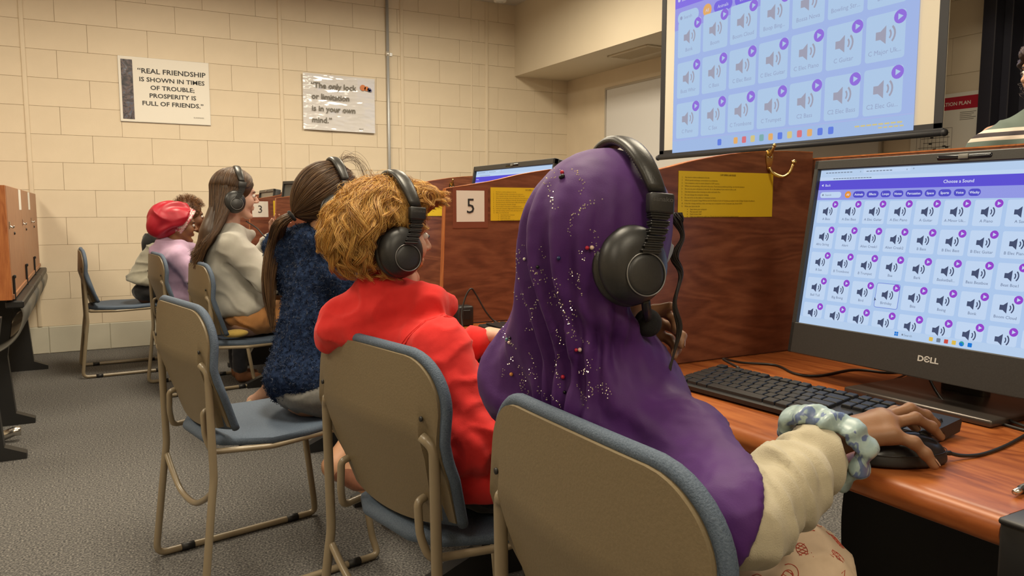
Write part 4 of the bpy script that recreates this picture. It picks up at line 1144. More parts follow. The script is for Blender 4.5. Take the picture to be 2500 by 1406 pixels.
# ================================================================== carrel row on the left, seen from behind
XH = -0.32
hseg = [(3.30, 4.24), (4.24, 5.10), (5.10, 5.87), (5.87, 6.62)]
hl = ['at the left edge of the picture', 'with end panel facing the camera', 'with a white slip near its top edge', 'nearest the back wall']
for i, (a, b) in enumerate(hseg[1:]):
    h = empty('carrel_hutch', (XH, a, 0))
    L = b - a
    MB().box((-0.010, L / 2, 0.926), (0.020, L - 0.004, 0.525), bevel=0.002).build('back_panel', MAT['wood_hutch'], h)
    MB().box((0.0015, L / 2, 0.672), (0.010, L - 0.004, 0.022), bevel=0.001).build('bottom_rail', MAT['wood_hutch'], h)
    for q in ((0.30, 0.90), (0.06, 0.70)):
        m = MB(); m.lathe([(0.008, 0), (0.007, 0.004), (0.003, 0.006)], (0.0, q[0], q[1] + 0.06), rot('Y', 90), n=10); m.build('bolt', MAT['black'], h)
    m = MB(); m.box((0.006, 0.03, 0.71), (0.010, 0.014, 0.12), bevel=0.003); m.box((0.010, 0.03, 0.765), (0.012, 0.018, 0.016), bevel=0.003); m.build('bracket', MAT['black'], h)
    hk = MB(); hk.box((0.002, 0.06, 1.005), (0.003, 0.018, 0.035), bevel=0.001); hk.tube(spline([(0.003, 0.06, 1.0), (0.014, 0.06, 0.993), (0.018, 0.06, 1.002)], 4), 0.004, sides=6); hk.build('coat_hook', MAT['steel'], h)
    if i > 0: MB().box((0.001, -0.06, 1.13), (0.001, 0.16, 0.11)).build('paper_slip', MAT['paper'], h)
    if i == 0:
        ve, fe = extrude_poly([(-0.61, 0.66), (-0.002, 0.66), (-0.002, 1.188), (-0.25, 1.188), (-0.61, 1.13)], 0.022, 'xz'); m = MB(); m.add([(x, y - 0.011, z) for x, y, z in ve], fe); m.build('end_panel', MAT['wood_edge'], h)
    MB().box((-0.31, L / 2, DESK - 0.018), (0.60, L - 0.004, 0.034), bevel=0.006).build('worktop', MAT['wood_top'], h)
    # cable trough and curved grey modesty panel
    m = MB(); m.box((0.004, L / 2, 0.635), (0.075, L - 0.01, 0.035), bevel=0.006); m.build('cable_trough', MAT['black'], h)
    cs = spline([(0.035, 0.625), (0.045, 0.58), (0.02, 0.50), (-0.03, 0.44), (-0.10, 0.40)], 4)
    V = [(float(x), yy, float(z)) for yy in (0.012, L - 0.012) for x, z in cs] + [(float(x) - 0.012, yy, float(z)) for yy in (0.012, L - 0.012) for x, z in cs]
    n = len(cs); F = []
    for j in range(n - 1):
        F += [(j, j + 1, n + j + 1, n + j), (2 * n + j, 3 * n + j, 3 * n + j + 1, 2 * n + j + 1)]
        F += [(j, 2 * n + j, 2 * n + j + 1, j + 1), (n + j, n + j + 1, 3 * n + j + 1, 3 * n + j)]
    F += [(0, n, 3 * n, 2 * n), (n - 1, 3 * n - 1, 4 * n - 1, 2 * n - 1)]
    m = MB(); m.add(V, F, 0, True); ob = m.build('modesty_panel', MAT['grey_metal'], h); fix_normals(ob.data)
    lv2, lf2 = extrude_poly([(0.04, 0.0), (0.04, 0.025), (-0.04, 0.06), (-0.06, 0.35), (-0.02, 0.62), (-0.30, 0.70), (-0.30, 0.55), (-0.20, 0.35), (-0.22, 0.06), (-0.5, 0.03), (-0.5, 0.0)], 0.06, 'xz')
    for yy in ((0.30,) if i == 0 else ((0.18,) if i == 2 else ())):
        m = MB(); m.add([(x, y + yy, z) for x, y, z in lv2], lf2); m.build('leg', MAT['black'], h)
    tag(h, 'wooden carrel on black legs seen from behind, ' + hl[i + 1], 'carrel', 'left row carrel units')
# leg and pipe foot of the nearest left unit
h = empty('desk_support', (XH, 3.90, 0))
m = MB(); m.add(lv2, lf2); m.build('leg', MAT['black'], h)
m = MB(); m.tube([(-0.10, 0.30, 0.02), (-0.03, 0.30, 0.045), (0.0, 0.30, 0.045)], 0.022, sides=12); m.build('foot_tube', MAT['steel'], h)
tag(h, 'black carrel leg with chrome foot at the left picture edge', 'desk leg')

# ================================================================== people: toolkit
def frame(c, yaw=0.0, pitch=0.0, roll=0.0):
    """head frame: x forward, y to the left, z up; pitch > 0 looks down"""
    return Matrix.Translation(c) @ Matrix.Rotation(math.radians(yaw), 4, 'Z') @ Matrix.Rotation(math.radians(pitch), 4, 'Y') @ Matrix.Rotation(math.radians(roll), 4, 'X')

def tp(Mt, p): return np.array(Mt @ Vector(p))
def tpn(Mt, A):
    A = np.asarray(A, float); R = np.array(Mt.to_3x3()); t = np.array(Mt.translation)
    return A @ R.T + t

def head_field(f, Mh, s=1.0, k=0.012, ears=True, neck=None):
    R = np.array(Mh.to_3x3())
    P = lambda *p: tp(Mh, [q * s for q in p])
    E = lambda c, r, kk=k, sub=False: f.ell(P(*c), [q * s for q in r], R, kk * s, sub)
    C = lambda a, b, ra, rb, kk=k: f.cone(P(*a), P(*b), ra * s, rb * s, kk * s)
    E((-0.014, 0, 0.028), (0.092, 0.073, 0.085))
    E((0.026, 0, -0.022), (0.058, 0.056, 0.080))
    for y in (-1, 1):
        C((-0.005, y * 0.050, -0.040), (0.058, y * 0.014, -0.090), 0.021, 0.017)
        E((0.052, y * 0.034, -0.026), (0.030, 0.024, 0.030))
    E((0.068, 0, -0.094), (0.018, 0.020, 0.014))
    C((0.072, -0.030, 0.022), (0.072, 0.030, 0.022), 0.012, 0.012)
    for y in (-1, 1): E((0.088, y * 0.031, 0.003), (0.013, 0.016, 0.010), 0.008, True)
    C((0.080, 0, 0.012), (0.101, 0, -0.020), 0.0065, 0.0095, 0.006)
    for y in (-1, 1): E((0.092, y * 0.0085, -0.025), (0.010, 0.0075, 0.0065), 0.005)
    C((0.0825, -0.016, -0.0505), (0.0825, 0.016, -0.0505), 0.0062, 0.0062, 0.005)
    C((0.0800, -0.013, -0.0600), (0.0800, 0.013, -0.0600), 0.0066, 0.0066, 0.005)
    if ears:
        for y in (-1, 1): E((-0.006, y * 0.073, -0.006), (0.017, 0.009, 0.029), 0.008)
    if neck is not None: f.cone(P(-0.022, 0, -0.045), neck, 0.047 * s, 0.050 * s, 0.02)
    else: C((-0.022, 0, -0.045), (-0.045, 0, -0.16), 0.046, 0.050, 0.02)

def head_mesh(Mh, s=1.0, h=0.0036, neck=None):
    c = np.array(Mh.translation); m = 0.19 * s
    f = Field(c - [m, m, m + 0.03], c + [m, m, m], h)
    head_field(f, Mh, s, neck=neck)
    return f.nets(smooth=1)

def face_details(root, Mh, s, hair_col, lip_col, iris=(0.05, 0.03, 0.02), body=None):
    """eyes, eyebrows and lips as small parts of the head"""
    par = body if body is not None else root
    for y in (-1, 1):
        m = MB(); V, F = lathe_geo([(0.0012, -0.0088), (0.006, -0.0065), (0.0088, 0), (0.006, 0.0065), (0.0012, 0.0088)], 12)
        c = Mh @ Vector((0.0775 * s, y * 0.031 * s, 0.003 * s))
        m.add([Vector(v) * s + c for v in V], F, 0, True)
        e = m.build('eye', MAT['eye'], par)
        m = MB(); c = Mh @ Vector((0.0852 * s, y * 0.0318 * s, 0.003 * s)); m.add([Vector(v) * s * 0.45 + c for v in V], F, 0, True); m.build('iris', M('iris', iris, 0.2), e)
        br = [(0.0845 - 0.014 * abs(q) ** 2, y * (0.018 + 0.030 * q), 0.0175 + 0.005 * math.sin(q * PI)) for q in np.linspace(0, 1, 7)]
        m = MB(); m.tube([Mh @ Vector([a * s for a in p]) for p in br], [0.0016 * s, 0.0026 * s, 0.003 * s, 0.003 * s, 0.0026 * s, 0.002 * s, 0.001 * s], sides=6); m.build('eyebrow', M('eyebrow', hair_col, 0.7), par)
    for z, x, w, r in ((-0.0515, 0.0865, 0.0165, 0.0036), (-0.0595, 0.0845, 0.0145, 0.0042)):
        m = MB(); m.tube([Mh @ Vector([(x - 0.010 * q * q) * s, w * q * s, z * s]) for q in np.linspace(-1, 1, 9)], [r * s * (1 - 0.8 * q * q) + 0.0004 for q in np.linspace(-1, 1, 9)], sides=8); m.build('lip', M('lips', lip_col, 0.45), par)

MAT['eye'] = M('eye_white', (0.75, 0.72, 0.68), 0.15)
def skin(name, col, col2, rough=0.5):
    m = noisy(name, [(0.35, col), (0.65, col2)], 14.0, rough, detail=3.0, bstr=0.15, bdist=0.0006, bscale=420.0, spec=0.35)
    b = m.node_tree.nodes['Principled BSDF']; b.inputs['Subsurface Weight'].default_value = 0.12; b.inputs['Subsurface Radius'].default_value = (0.012, 0.004, 0.002); b.inputs['Subsurface Scale'].default_value = 0.4
    return m

def cloth(name, c1, c2, rough=0.85, scale=60.0, bstr=0.25, bscale=900.0, sheen=0.2, spec=0.25):
    m = noisy(name, [(0.3, c1), (0.7, c2)], scale, rough, detail=3.0, bstr=bstr, bdist=0.0012, bscale=bscale, spec=spec)
    m.node_tree.nodes['Principled BSDF'].inputs['Sheen Weight'].default_value = sheen
    return m

def hair_mat(name, c1, c2, rough=0.42):
    m = noisy(name, [(0.3, c1), (0.7, c2)], 30.0, rough, detail=3.0, spec=0.6, vscale=(1, 1, 0.25)); return m

def strands(P, r0, r1, sides=3):
    """P: (S, N, 3) strand centre lines -> quads"""
    P = np.asarray(P, float); S, N, _ = P.shape
    T = np.gradient(P, axis=1); T /= np.linalg.norm(T, axis=2, keepdims=True) + 1e-12
    ref = _fr.normal(size=(S, 1, 3)); ref /= np.linalg.norm(ref, axis=2, keepdims=True)
    n1 = np.cross(T, ref); n1 /= np.linalg.norm(n1, axis=2, keepdims=True) + 1e-12
    n2 = np.cross(T, n1)
    r = (r0 + (r1 - r0) * np.linspace(0, 1, N))[None, :, None]
    V = np.stack([P + (n1 * math.cos(2 * PI * k / sides) + n2 * math.sin(2 * PI * k / sides)) * r for k in range(sides)], 2)   # S,N,sides,3
    idx = np.arange(S * N * sides).reshape(S, N, sides)
    Q = []
    for k in range(sides):
        k2 = (k + 1) % sides
        Q.append(np.stack([idx[:, :-1, k], idx[:, :-1, k2], idx[:, 1:, k2], idx[:, 1:, k]], -1).reshape(-1, 4))
    return V.reshape(-1, 3), np.concatenate(Q)

def strand_obj(name, P, r0, r1, mats, parent):
    V, Q = strands(P, r0, r1)
    S, N = P.shape[:2]
    mi = _fr.integers(0, len(mats), S)
    o = new_obj(name, mesh(name, V, Q, True), mats, parent)
    per = (N - 1) * S
    a = np.tile(np.repeat(mi, N - 1), 3)
    o.data.polygons.foreach_set('material_index', a.astype(np.int32))
    o['kind'] = 'stuff'
    return o

def ridged(w, V, p=1.0): return np.clip(1 - np.abs(w(V)), 0, 1) ** p

# ------------------------------------------------------------------ hands
def hand_field(W, fingers, thumb, radii, thumb_r, palm_r=0.0125, h=0.0019, fore=None, fore_r=0.022):
    """W wrist; fingers: four chains of world points (knuckle, ..., tip); thumb chain"""
    W = np.array(W, float); pts = np.concatenate([np.array(c, float) for c in fingers] + [np.array(thumb, float), W[None]] + ([np.array(fore, float)[None]] if fore is not None else []))
    f = Field(pts.min(0) - 0.04, pts.max(0) + 0.04, h)
    mc = [np.array(c[0], float) for c in fingers]
    for i, m in enumerate(mc):
        side = (i - 1.5) / 1.5
        wb = W + (mc[0] - mc[3]) * (-side) * 0.26
        f.cone(wb, m, palm_r * 1.12, palm_r * 0.86, 0.010)
    for i in range(3): f.cone(mc[i], mc[i + 1], palm_r * 0.82, palm_r * 0.82, 0.008)
    f.cone(W, mc[1] * 0.6 + mc[2] * 0.4, palm_r * 1.25, palm_r * 0.9, 0.010)
    for c, r in zip(fingers, radii):
        n = len(c); rr = np.linspace(r * 1.08, r * 0.80, n)
        for i in range(n - 1): f.cone(c[i], c[i + 1], rr[i], rr[i + 1], 0.0045)
        for i in range(1, n - 1): f.ell(c[i], (rr[i] * 1.06,) * 3, None, 0.003)
    n = len(thumb); rr = np.linspace(thumb_r * 1.25, thumb_r * 0.82, n)
    for i in range(n - 1): f.cone(thumb[i], thumb[i + 1], rr[i], rr[i + 1], 0.006)
    f.cone(W, thumb[0], palm_r * 1.0, thumb_r * 1.2, 0.012)
    if fore is not None: f.cone(W, fore, palm_r * 1.45, fore_r, 0.015)
    return f.nets(smooth=1)

def nails(chains, radii, up, mat, parent):
    for c, r in zip(chains, radii):
        tip, pre = np.array(c[-1], float), np.array(c[-2], float)
        d = tip - pre; d /= np.linalg.norm(d); u = np.array(up, float); u = u - d * (u @ d); u /= np.linalg.norm(u); l = np.cross(d, u)
        m = MB(); V = []; 
        for a in np.linspace(-0.006, 0.0035, 5):
            for b in np.linspace(-1, 1, 5):
                w = r * 0.62 * (1 - 0.25 * max(0, a / 0.0035) ** 2)
                V.append(tip + d * a + l * b * w + u * (r * 0.86 * math.sqrt(1 - 0.30 * b * b) - 0.10 * max(0, a)))
        m.add(V, grid_faces(4, 4), 0, True); m.build('fingernail', mat, parent)

# ------------------------------------------------------------------ headphones
MAT['hp_leather'] = noisy('headband_leather', [(0.3, (0.020, 0.020, 0.019)), (0.7, (0.028, 0.027, 0.025))], 120.0, 0.36, bstr=0.25, bdist=0.0008, bscale=500.0)
MAT['hp_plastic'] = noisy('headphone_plastic', [(0.3, (0.016, 0.016, 0.017)), (0.7, (0.022, 0.022, 0.022))], 300.0, 0.40, bstr=0.12, bdist=0.0005)
MAT['hp_ring'] = M('headphone_ring', (0.20, 0.20, 0.20), 0.35, 0.5)
MAT['hp_letter'] = M('headphone_lettering', (0.06, 0.06, 0.06), 0.5)
MAT['hp_stitch'] = M('headband_stitch', (0.10, 0.095, 0.085), 0.7)
MAT['foam'] = noisy('mic_foam', [(0.3, (0.004, 0.004, 0.005)), (0.7, (0.011, 0.011, 0.012))], 700.0, 0.95, bstr=0.8, bdist=0.001)

def band_path(n=40, R=0.097, top=0.134, z0=0.062):
    """headband arc in the y-z plane, from the right (-y) side over the top"""
    P = []
    for k in range(n + 1):
        a = math.radians(-12 + 204 * k / n)
        y = -R * math.cos(a); z = 0.032 + (top - 0.032) * math.sin(a)
        P.append((y, z))
    return [p for p in P if p[1] > z0]

def band_x(z): return 0.016 * min(1.0, max(0.0, (0.134 - z) / 0.07)) ** 1.3

def make_headphones(mic=None):
    t = empty('headphones')
    bp = band_path()
    # padded band: flattened section swept along the arc
    n = len(bp); V = []; F = []; ns = 16
    for i, (y, z) in enumerate(bp):
        a = bp[max(0, i - 1)]; b = bp[min(n - 1, i + 1)]
        ty, tz = b[0] - a[0], b[1] - a[1]; L = math.hypot(ty, tz); ny, nz = -tz / L, ty / L
        if ny * y + nz * (z - 0.03) < 0: ny, nz = -ny, -nz
        e = min(i, n - 1 - i); sw = 0.0155 * (0.80 + 0.20 * min(1, e / 6)); st = 0.0075 * (0.70 + 0.30 * min(1, e / 6))
        for k in range(ns):
            q = 2 * PI * k / ns; u = math.copysign(abs(math.cos(q)) ** 0.75, math.cos(q)) * sw; v = math.copysign(abs(math.sin(q)) ** 0.8, math.sin(q)) * st
            V.append((u + band_x(z), y + ny * v, z + nz * v))
    for i in range(n - 1):
        for k in range(ns):
            k2 = (k + 1) % ns; F.append((i * ns + k, i * ns + k2, (i + 1) * ns + k2, (i + 1) * ns + k))
    F += [tuple(range(ns)), tuple((n - 1) * ns + k for k in range(ns))]
    m = MB(); m.add(V, F, 0, True); hb = m.build('headband', MAT['hp_leather'], t); fix_normals(hb.data)
    # stitches along both edges
    st = MB()
    for i in range(2, n - 2):
        y, z = bp[i]; y2, z2 = bp[i + 1]
        for sx in (-1, 1):
            for q in (0.0, 0.5):
                yy, zz = y + (y2 - y) * q, z + (z2 - z) * q
                st.box((sx * 0.0155 + band_x(zz), yy * 0.985, zz - 0.001), (0.0010, 0.0013, 0.0009))
    so = st.build('stitching', MAT['hp_stitch'], hb); so['kind'] = 'stuff'
    for s in (-1, 1):
        # end bracket
        y0, z0, x0 = s * 0.0985, 0.050, 0.017
        m = MB(); m.box((x0, y0, z0), (0.035, 0.015, 0.026), R=rot('X', s * 6), bevel=0.003, seg=2); br = m.build('bracket', MAT['hp_plastic'], t)
        V, Fx = text_mesh('sanako', 0.0085, 'CENTER', 0.0002, 1.25)
        m = MB(); Rm = rot('X', s * 6)
        m.add([Rm @ Vector((a if s < 0 else -a, s * 0.0077, b + 0.002)) + Vector((x0, y0, z0)) for a, b, c in V], Fx); m.build('lettering', MAT['hp_letter'], br)
        # ribbed bellows arm from bracket to cup
        pts = spline([(0.016, s * 0.099, 0.036), (0.013, s * 0.104, 0.020), (0.006, s * 0.109, 0.004), (-0.001, s * 0.113, -0.010)], 5)
        m = MB()
        NR = 11
        for k in range(NR):
            p = pts[int(k / (NR - 1) * (len(pts) - 1))]; w = 0.0145 - 0.0012 * math.sin(k / NR * PI)
            m.box(p, (2 * w, 0.013, 0.0026), R=rot('X', s * 10), bevel=0.0009)
            m.box((p[0], p[1], p[2] - 0.0022), (2 * w - 0.005, 0.009, 0.0026), R=rot('X', s * 10))
        m.build('ribbed_arm', MAT['hp_plastic'], t)
        # ear cushion and cup; the axis points outwards, cup tips slightly
        A = Matrix.Translation((-0.012, s * 0.086, -0.030)) @ Matrix.Rotation(math.radians(s * -90 + 8 * s), 4, 'X') @ Matrix.Rotation(math.radians(0), 4, 'Y')
        def lat(prof, name, mat, par=t, ell=(0.98, 1.06)):
            V, Fq = lathe_geo(prof, 36); mm = MB(); mm.add([A @ Vector((v[0] * ell[0], v[1] * ell[1], v[2])) for v in V], Fq, 0, True); o = mm.build(name, mat, par); fix_normals(o.data); return o
        cup = lat([(0.030, -0.002), (0.0455, -0.001), (0.0478, 0.004), (0.0480, 0.010), (0.0455, 0.017), (0.039, 0.024), (0.030, 0.0285), (0.020, 0.030), (0.001, 0.0305)], 'ear_cup', MAT['hp_plastic'])
        lat([(0.020, -0.013), (0.030, -0.018), (0.041, -0.019), (0.0485, -0.014), (0.050, -0.008), (0.0485, -0.003), (0.042, -0.001), (0.028, -0.001)], 'ear_cushion', MAT['hp_leather'])
        # round cap with a pale ring, set low on the cup
        B = A @ Matrix.Translation((0.0, (0.010 if s < 0 else 0.010) * (1 if s < 0 else -1) * -1 * (-1), 0.0235)) @ Matrix.Rotation(math.radians(0), 4, 'X')
        zz = 0.0
        cx = Matrix.Translation((0.006, 0, -0.0135))
        V, Fq = lathe_geo([(0.027, -0.012), (0.0270, 0.0045), (0.0262, 0.0060), (0.020, 0.0080), (0.001, 0.0092)], 36)
        BB = cx @ A @ Matrix.Translation((0, 0, 0.0265))
        mm = MB(); mm.add([BB @ Vector(v) for v in V], Fq, 0, True); o = mm.build('cap', MAT['hp_plastic'], cup); fix_normals(o.data)
        mm = MB(); mm.tube([BB @ Vector((0.0268 * math.cos(a), 0.0268 * math.sin(a), 0.0066)) for a in np.linspace(0, 2 * PI, 49)[:-1]], 0.0010, closed=True, sides=6); mm.build('ring', MAT['hp_ring'], cup)
    if mic is not None:
        m = MB(); m.tube(spline([(0.004, -0.104, -0.072), (0.010, -0.098, -0.085), tuple((Vector((0.010, -0.098, -0.085)) + mic) / 2), tuple(mic)], 5), 0.0062, sides=4); m.build('mic_boom', MAT['hp_plastic'], t)
        f = Field(mic - Vector((0.03, 0.03, 0.03)), mic + Vector((0.03, 0.03, 0.03)), 0.002); f.ell(mic, (0.0185, 0.0185, 0.019), k=0)
        vq_obj('mic_foam', f.nets(smooth=1), MAT['foam'], t)
    return t

def place_hp(t, Mh, s, label):
    t.matrix_world = Mh @ Matrix.Diagonal((s, s, s, 1)); tag(t, label, 'headphones', 'black headphones with ribbed arms'); return t

# ================================================================== girl in purple
def purple_girl():
    root = empty('person', (0.72, 0.83, 0.0))
    inv = Matrix.Translation((-0.72, -0.83, 0.0))
    def add(name, vq, mat, parent=root, mi=None):
        o = vq_obj(name, vq, mat, parent, mi)
        if parent is root: o.matrix_parent_inverse = inv
        return o
    Mh = frame((0.621, 0.868, 1.042), -9, 8, 0)
    sk = skin('deep_brown_skin', (0.19, 0.092, 0.046), (0.235, 0.118, 0.060))
    sh_r, el_r, wr_r = (0.655, 0.725, 0.785), (0.600, 0.575, 0.745), (0.790, 0.622, 0.799)
    W2, EL2 = (0.684, 0.896, 0.888), (0.74, 1.03, 0.76)
    # body
    f = Field((0.45, 0.45, 0.0), (1.12, 1.16, 1.2), 0.010)
    f.ell((0.72, 0.85, 0.53), (0.10, 0.13, 0.07)); f.cone((0.72, 0.86, 0.55), (0.675, 0.87, 0.74), 0.09, 0.085, 0.04)
    f.cone((0.665, 0.75, 0.785), (0.655, 0.99, 0.795), 0.04, 0.04, 0.05); f.cone((0.66, 0.868, 0.80), (0.628, 0.868, 0.96), 0.05, 0.042, 0.03)
    f.cone(sh_r, el_r, 0.034, 0.030, 0.02); f.cone(el_r, wr_r, 0.030, 0.019, 0.01)
    f.cone((0.65, 1.0, 0.79), EL2, 0.034, 0.03, 0.02); f.cone(EL2, W2, 0.03, 0.02, 0.01)
    f.cone((0.72, 0.79, 0.52), (0.765, 0.65, 0.60), 0.06, 0.045, 0.03); f.cone((0.765, 0.65, 0.60), (0.86, 0.80, 0.50), 0.05, 0.04, 0.02)
    f.cone((0.72, 0.92, 0.52), (0.97, 0.98, 0.53), 0.06, 0.05, 0.03); f.cone((0.97, 0.98, 0.53), (0.95, 0.97, 0.08), 0.05, 0.035, 0.02); f.cone((0.95, 0.97, 0.04), (1.06, 0.96, 0.03), 0.035, 0.028, 0.02)
    bodyv = f.nets(smooth=1)
    headv = head_mesh(Mh, 0.96, 0.004, neck=(0.645, 0.868, 0.88))
    fingers = [[(0.872, 0.621, 0.813), (0.902, 0.614, 0.820), (0.918, 0.606, 0.808), (0.926, 0.600, 0.797)],
               [(0.862, 0.606, 0.818), (0.902, 0.594, 0.828), (0.926, 0.588, 0.818), (0.941, 0.583, 0.806)],
               [(0.856, 0.592, 0.815), (0.888, 0.577, 0.822), (0.910, 0.570, 0.810), (0.924, 0.566, 0.796)],
               [(0.846, 0.579, 0.806), (0.860, 0.559, 0.800), (0.868, 0.549, 0.788), (0.874, 0.541, 0.775)]]
    thumb = [(0.832, 0.640, 0.800), (0.862, 0.650, 0.790), (0.886, 0.642, 0.780)]
    rad = [0.0070, 0.0072, 0.0070, 0.0074]
    handv = hand_field(wr_r, fingers, thumb, rad, 0.0078, fore=(0.745, 0.610, 0.783), fore_r=0.021)
    # left hand near the microphone
    f2 = [[(0.700, 0.862, 0.930), (0.706, 0.838, 0.936), (0.708, 0.818, 0.926), (0.700, 0.808, 0.914)],
          [(0.708, 0.864, 0.917), (0.722, 0.842, 0.914), (0.724, 0.822, 0.902), (0.714, 0.812, 0.892)],
          [(0.710, 0.866, 0.903), (0.724, 0.848, 0.894), (0.722, 0.830, 0.882), (0.710, 0.822, 0.875)],
          [(0.706, 0.868, 0.890), (0.716, 0.854, 0.878), (0.712, 0.838, 0.868), (0.702, 0.832, 0.864)]]
    t2 = [(0.682, 0.868, 0.922), (0.690, 0.842, 0.938), (0.702, 0.822, 0.946)]
    hand2 = hand_field(W2, f2, t2, [0.0070, 0.0072, 0.0068, 0.0060], 0.0078, fore=(0.700, 0.935, 0.855), fore_r=0.021)
    body = add('body', join_vq([bodyv, headv, handv, hand2]), sk)
    nm = M('nail', (0.36, 0.20, 0.13), 0.3)
    nails(fingers, rad, (0, 0, 1), nm, root); nails(f2[:2], rad, (1, -0.3, 0.3), nm, root)
    for o in list(root.children):
        if o.name.startswith('fingernail'): o.matrix_parent_inverse = inv
    face_details(root, Mh, 0.98, (0.01, 0.008, 0.006), (0.20, 0.07, 0.05))
    for o in list(root.children): o.matrix_parent_inverse = inv
    # cream sleeve
    f = Field((0.50, 0.44, 0.60), (0.90, 0.80, 0.95), 0.0042)
    f.chain([(0.622, 0.640, 0.762), el_r, (0.680, 0.592, 0.768), (0.752, 0.610, 0.786)], [0.034, 0.044, 0.043, 0.038], 0.02)
    f.cut((0.764, 0.615, 0.79), np.array(wr_r) - np.array((0.70, 0.595, 0.765)), 0.004)
    w1 = Waves(9, 8, 3, (1.6, 0.8, 1.2)); w2 = Waves(26, 8, 4)
    ax = np.array(wr_r) - np.array(el_r); ax = ax / np.linalg.norm(ax)
    def slv(V, N):
        t = (V - np.array(el_r)) @ ax
        ring = np.sin(t * 95 + 2.2 * w1(V)) * np.clip((t + 0.02) / 0.08, 0, 1)
        return V + N * (0.0040 * ring + 0.0045 * (ridged(w1, V, 2) - 0.4) + 0.0008 * w2(V))[:, None]
    cream = cloth('cream_jersey', (0.42, 0.375, 0.27), (0.46, 0.41, 0.30), 0.9, 40, 0.5, 700)
    add('sleeve', f.nets(slv, 1), cream)
    # other sleeve and shirt front
    f = Field((0.50, 0.60, 0.42), (0.92, 1.16, 1.0), 0.008)
    f.cone((0.725, 0.89, 0.54), (0.700, 0.88, 0.74), 0.090, 0.085, 0.04); f.cone((0.65, 0.99, 0.79), EL2, 0.046, 0.044, 0.02); f.cone(EL2, (0.695, 0.922, 0.862), 0.043, 0.034, 0.01)
    add('shirt', f.nets(None, 1), cream)
    # scrunchie round the cuff
    ctr = np.array((0.770, 0.6165, 0.7915)); e1 = np.cross(ax, (0, 0, 1)); e1 /= np.linalg.norm(e1); e2 = np.cross(e1, ax)
    V = []; nu, nv = 120, 18
    for i in range(nu):
        a = 2 * PI * i / nu; rf = 0.046 + 0.004 * math.sin(3 * a + 1) + 0.0022 * math.sin(11 * a); sl = 0.006 * math.sin(2 * a + 0.6) + 0.003 * math.sin(9 * a)
        for j in range(nv):
            b = 2 * PI * j / nv; rm = 0.0145 * (1 + 0.14 * math.sin(12 * a + 1.5 * math.sin(b)) * (0.6 + 0.4 * math.cos(b)) + 0.05 * math.sin(23 * a + 2 * b))
            r = rf + rm * math.cos(b) * 0.72; q = rm * math.sin(b) * 1.25 + sl
            V.append(ctr + (e1 * math.cos(a) + e2 * math.sin(a)) * r + ax * q)
    Q = np.array([(i * nv + j, ((i + 1) % nu) * nv + j, ((i + 1) % nu) * nv + (j + 1) % nv, i * nv + (j + 1) % nv) for i in range(nu) for j in range(nv)])
    satin = noisy('pale_print_satin', [(0.40, (0.27, 0.36, 0.37)), (0.52, (0.33, 0.43, 0.42)), (0.57, (0.10, 0.14, 0.28)), (0.64, (0.12, 0.17, 0.30)), (0.68, (0.27, 0.37, 0.38))], 42.0, 0.36, detail=2.0, dist=1.0, spec=0.5)
    sc = new_obj('scrunchie', fix_normals(mesh('scrunchie', np.array(V), Q, True)), satin)
    tag(sc, 'pale blue patterned fabric scrunchie around the wrist beside the mouse', 'scrunchie')
    # skirt with red line print
    pm = M('printed_skirt', (0.60, 0.47, 0.34), 0.8); nt, b = nodes(pm)
    nt.links.new(ramp(nt, noise(nt, coords(nt), 60.0), [(0.3, (0.56, 0.43, 0.31)), (0.7, (0.62, 0.48, 0.35))]), b.inputs['Base Color'])
    f = Field((0.50, 0.45, 0.36), (1.10, 1.12, 0.76), 0.007)
    f.ell((0.72, 0.85, 0.53), (0.12, 0.16, 0.085), None, 0.03)
    f.cone((0.72, 0.79, 0.55), (0.745, 0.632, 0.622), 0.085, 0.068, 0.04); f.cone((0.745, 0.632, 0.622), (0.87, 0.79, 0.53), 0.066, 0.055, 0.03)
    f.cone((0.72, 0.92, 0.53), (0.97, 0.97, 0.55), 0.085, 0.070, 0.04); f.cone((0.97, 0.97, 0.55), (0.96, 0.96, 0.38), 0.066, 0.06, 0.03)
    w = Waves(12, 8, 9); 
    kv, kq = f.nets(lambda V, N: V + N * (0.006 * (ridged(w, V, 2) - 0.3))[:, None], 1)
    sko = add('skirt', (kv, kq), pm)
    # red ice-cream line drawings printed all over the skirt
    kb_ = BVHTree.FromPolygons([tuple(v) for v in kv], [tuple(q) for q in kq]); rp = random.Random(9); pr = MB(); kn = normals(kv, kq); done = []
    def cone_art(kind):
        L = []
        if kind == 0:      # waffle cone with scoops
            L.append([(-8, 0), (8, 0), (0, -20), (-8, 0)])
            for q in (-4, 0, 4): L.append([(q, 0), (q * 0.2 + 3.2, -11)]); L.append([(q, 0), (q * 0.2 - 3.2, -11)])
            L.append([(-5, -8), (0, -20)]); L.append([(9 * math.cos(a) * (1 + 0.10 * math.sin(7 * a)), 2 + 11 * math.sin(a) * (1 + 0.10 * math.sin(7 * a))) for a in np.linspace(-0.2, PI + 0.2, 22)])
        elif kind == 1:    # rounded lattice cup
            L.append([(9 * math.cos(a), 6 * math.sin(a)) for a in np.linspace(0, 2 * PI, 20)])
            for q in (-5, 0, 5): L.append([(q - 3, -5), (q + 3, 5)]); L.append([(q - 3, 5), (q + 3, -5)])
            L.append([(-6, -5), (-10, -10), (-5, -9)])
        else:              # swirl with sprinkles
            L.append([((3 + 0.9 * a) * math.cos(a), (3 + 0.9 * a) * math.sin(a) * 1.2) for a in np.linspace(0, 9, 30)])
            for q in range(5): L.append([(rp.uniform(-6, 6), rp.uniform(-6, 6)) for _ in range(2)])
        return L
    tries = 0
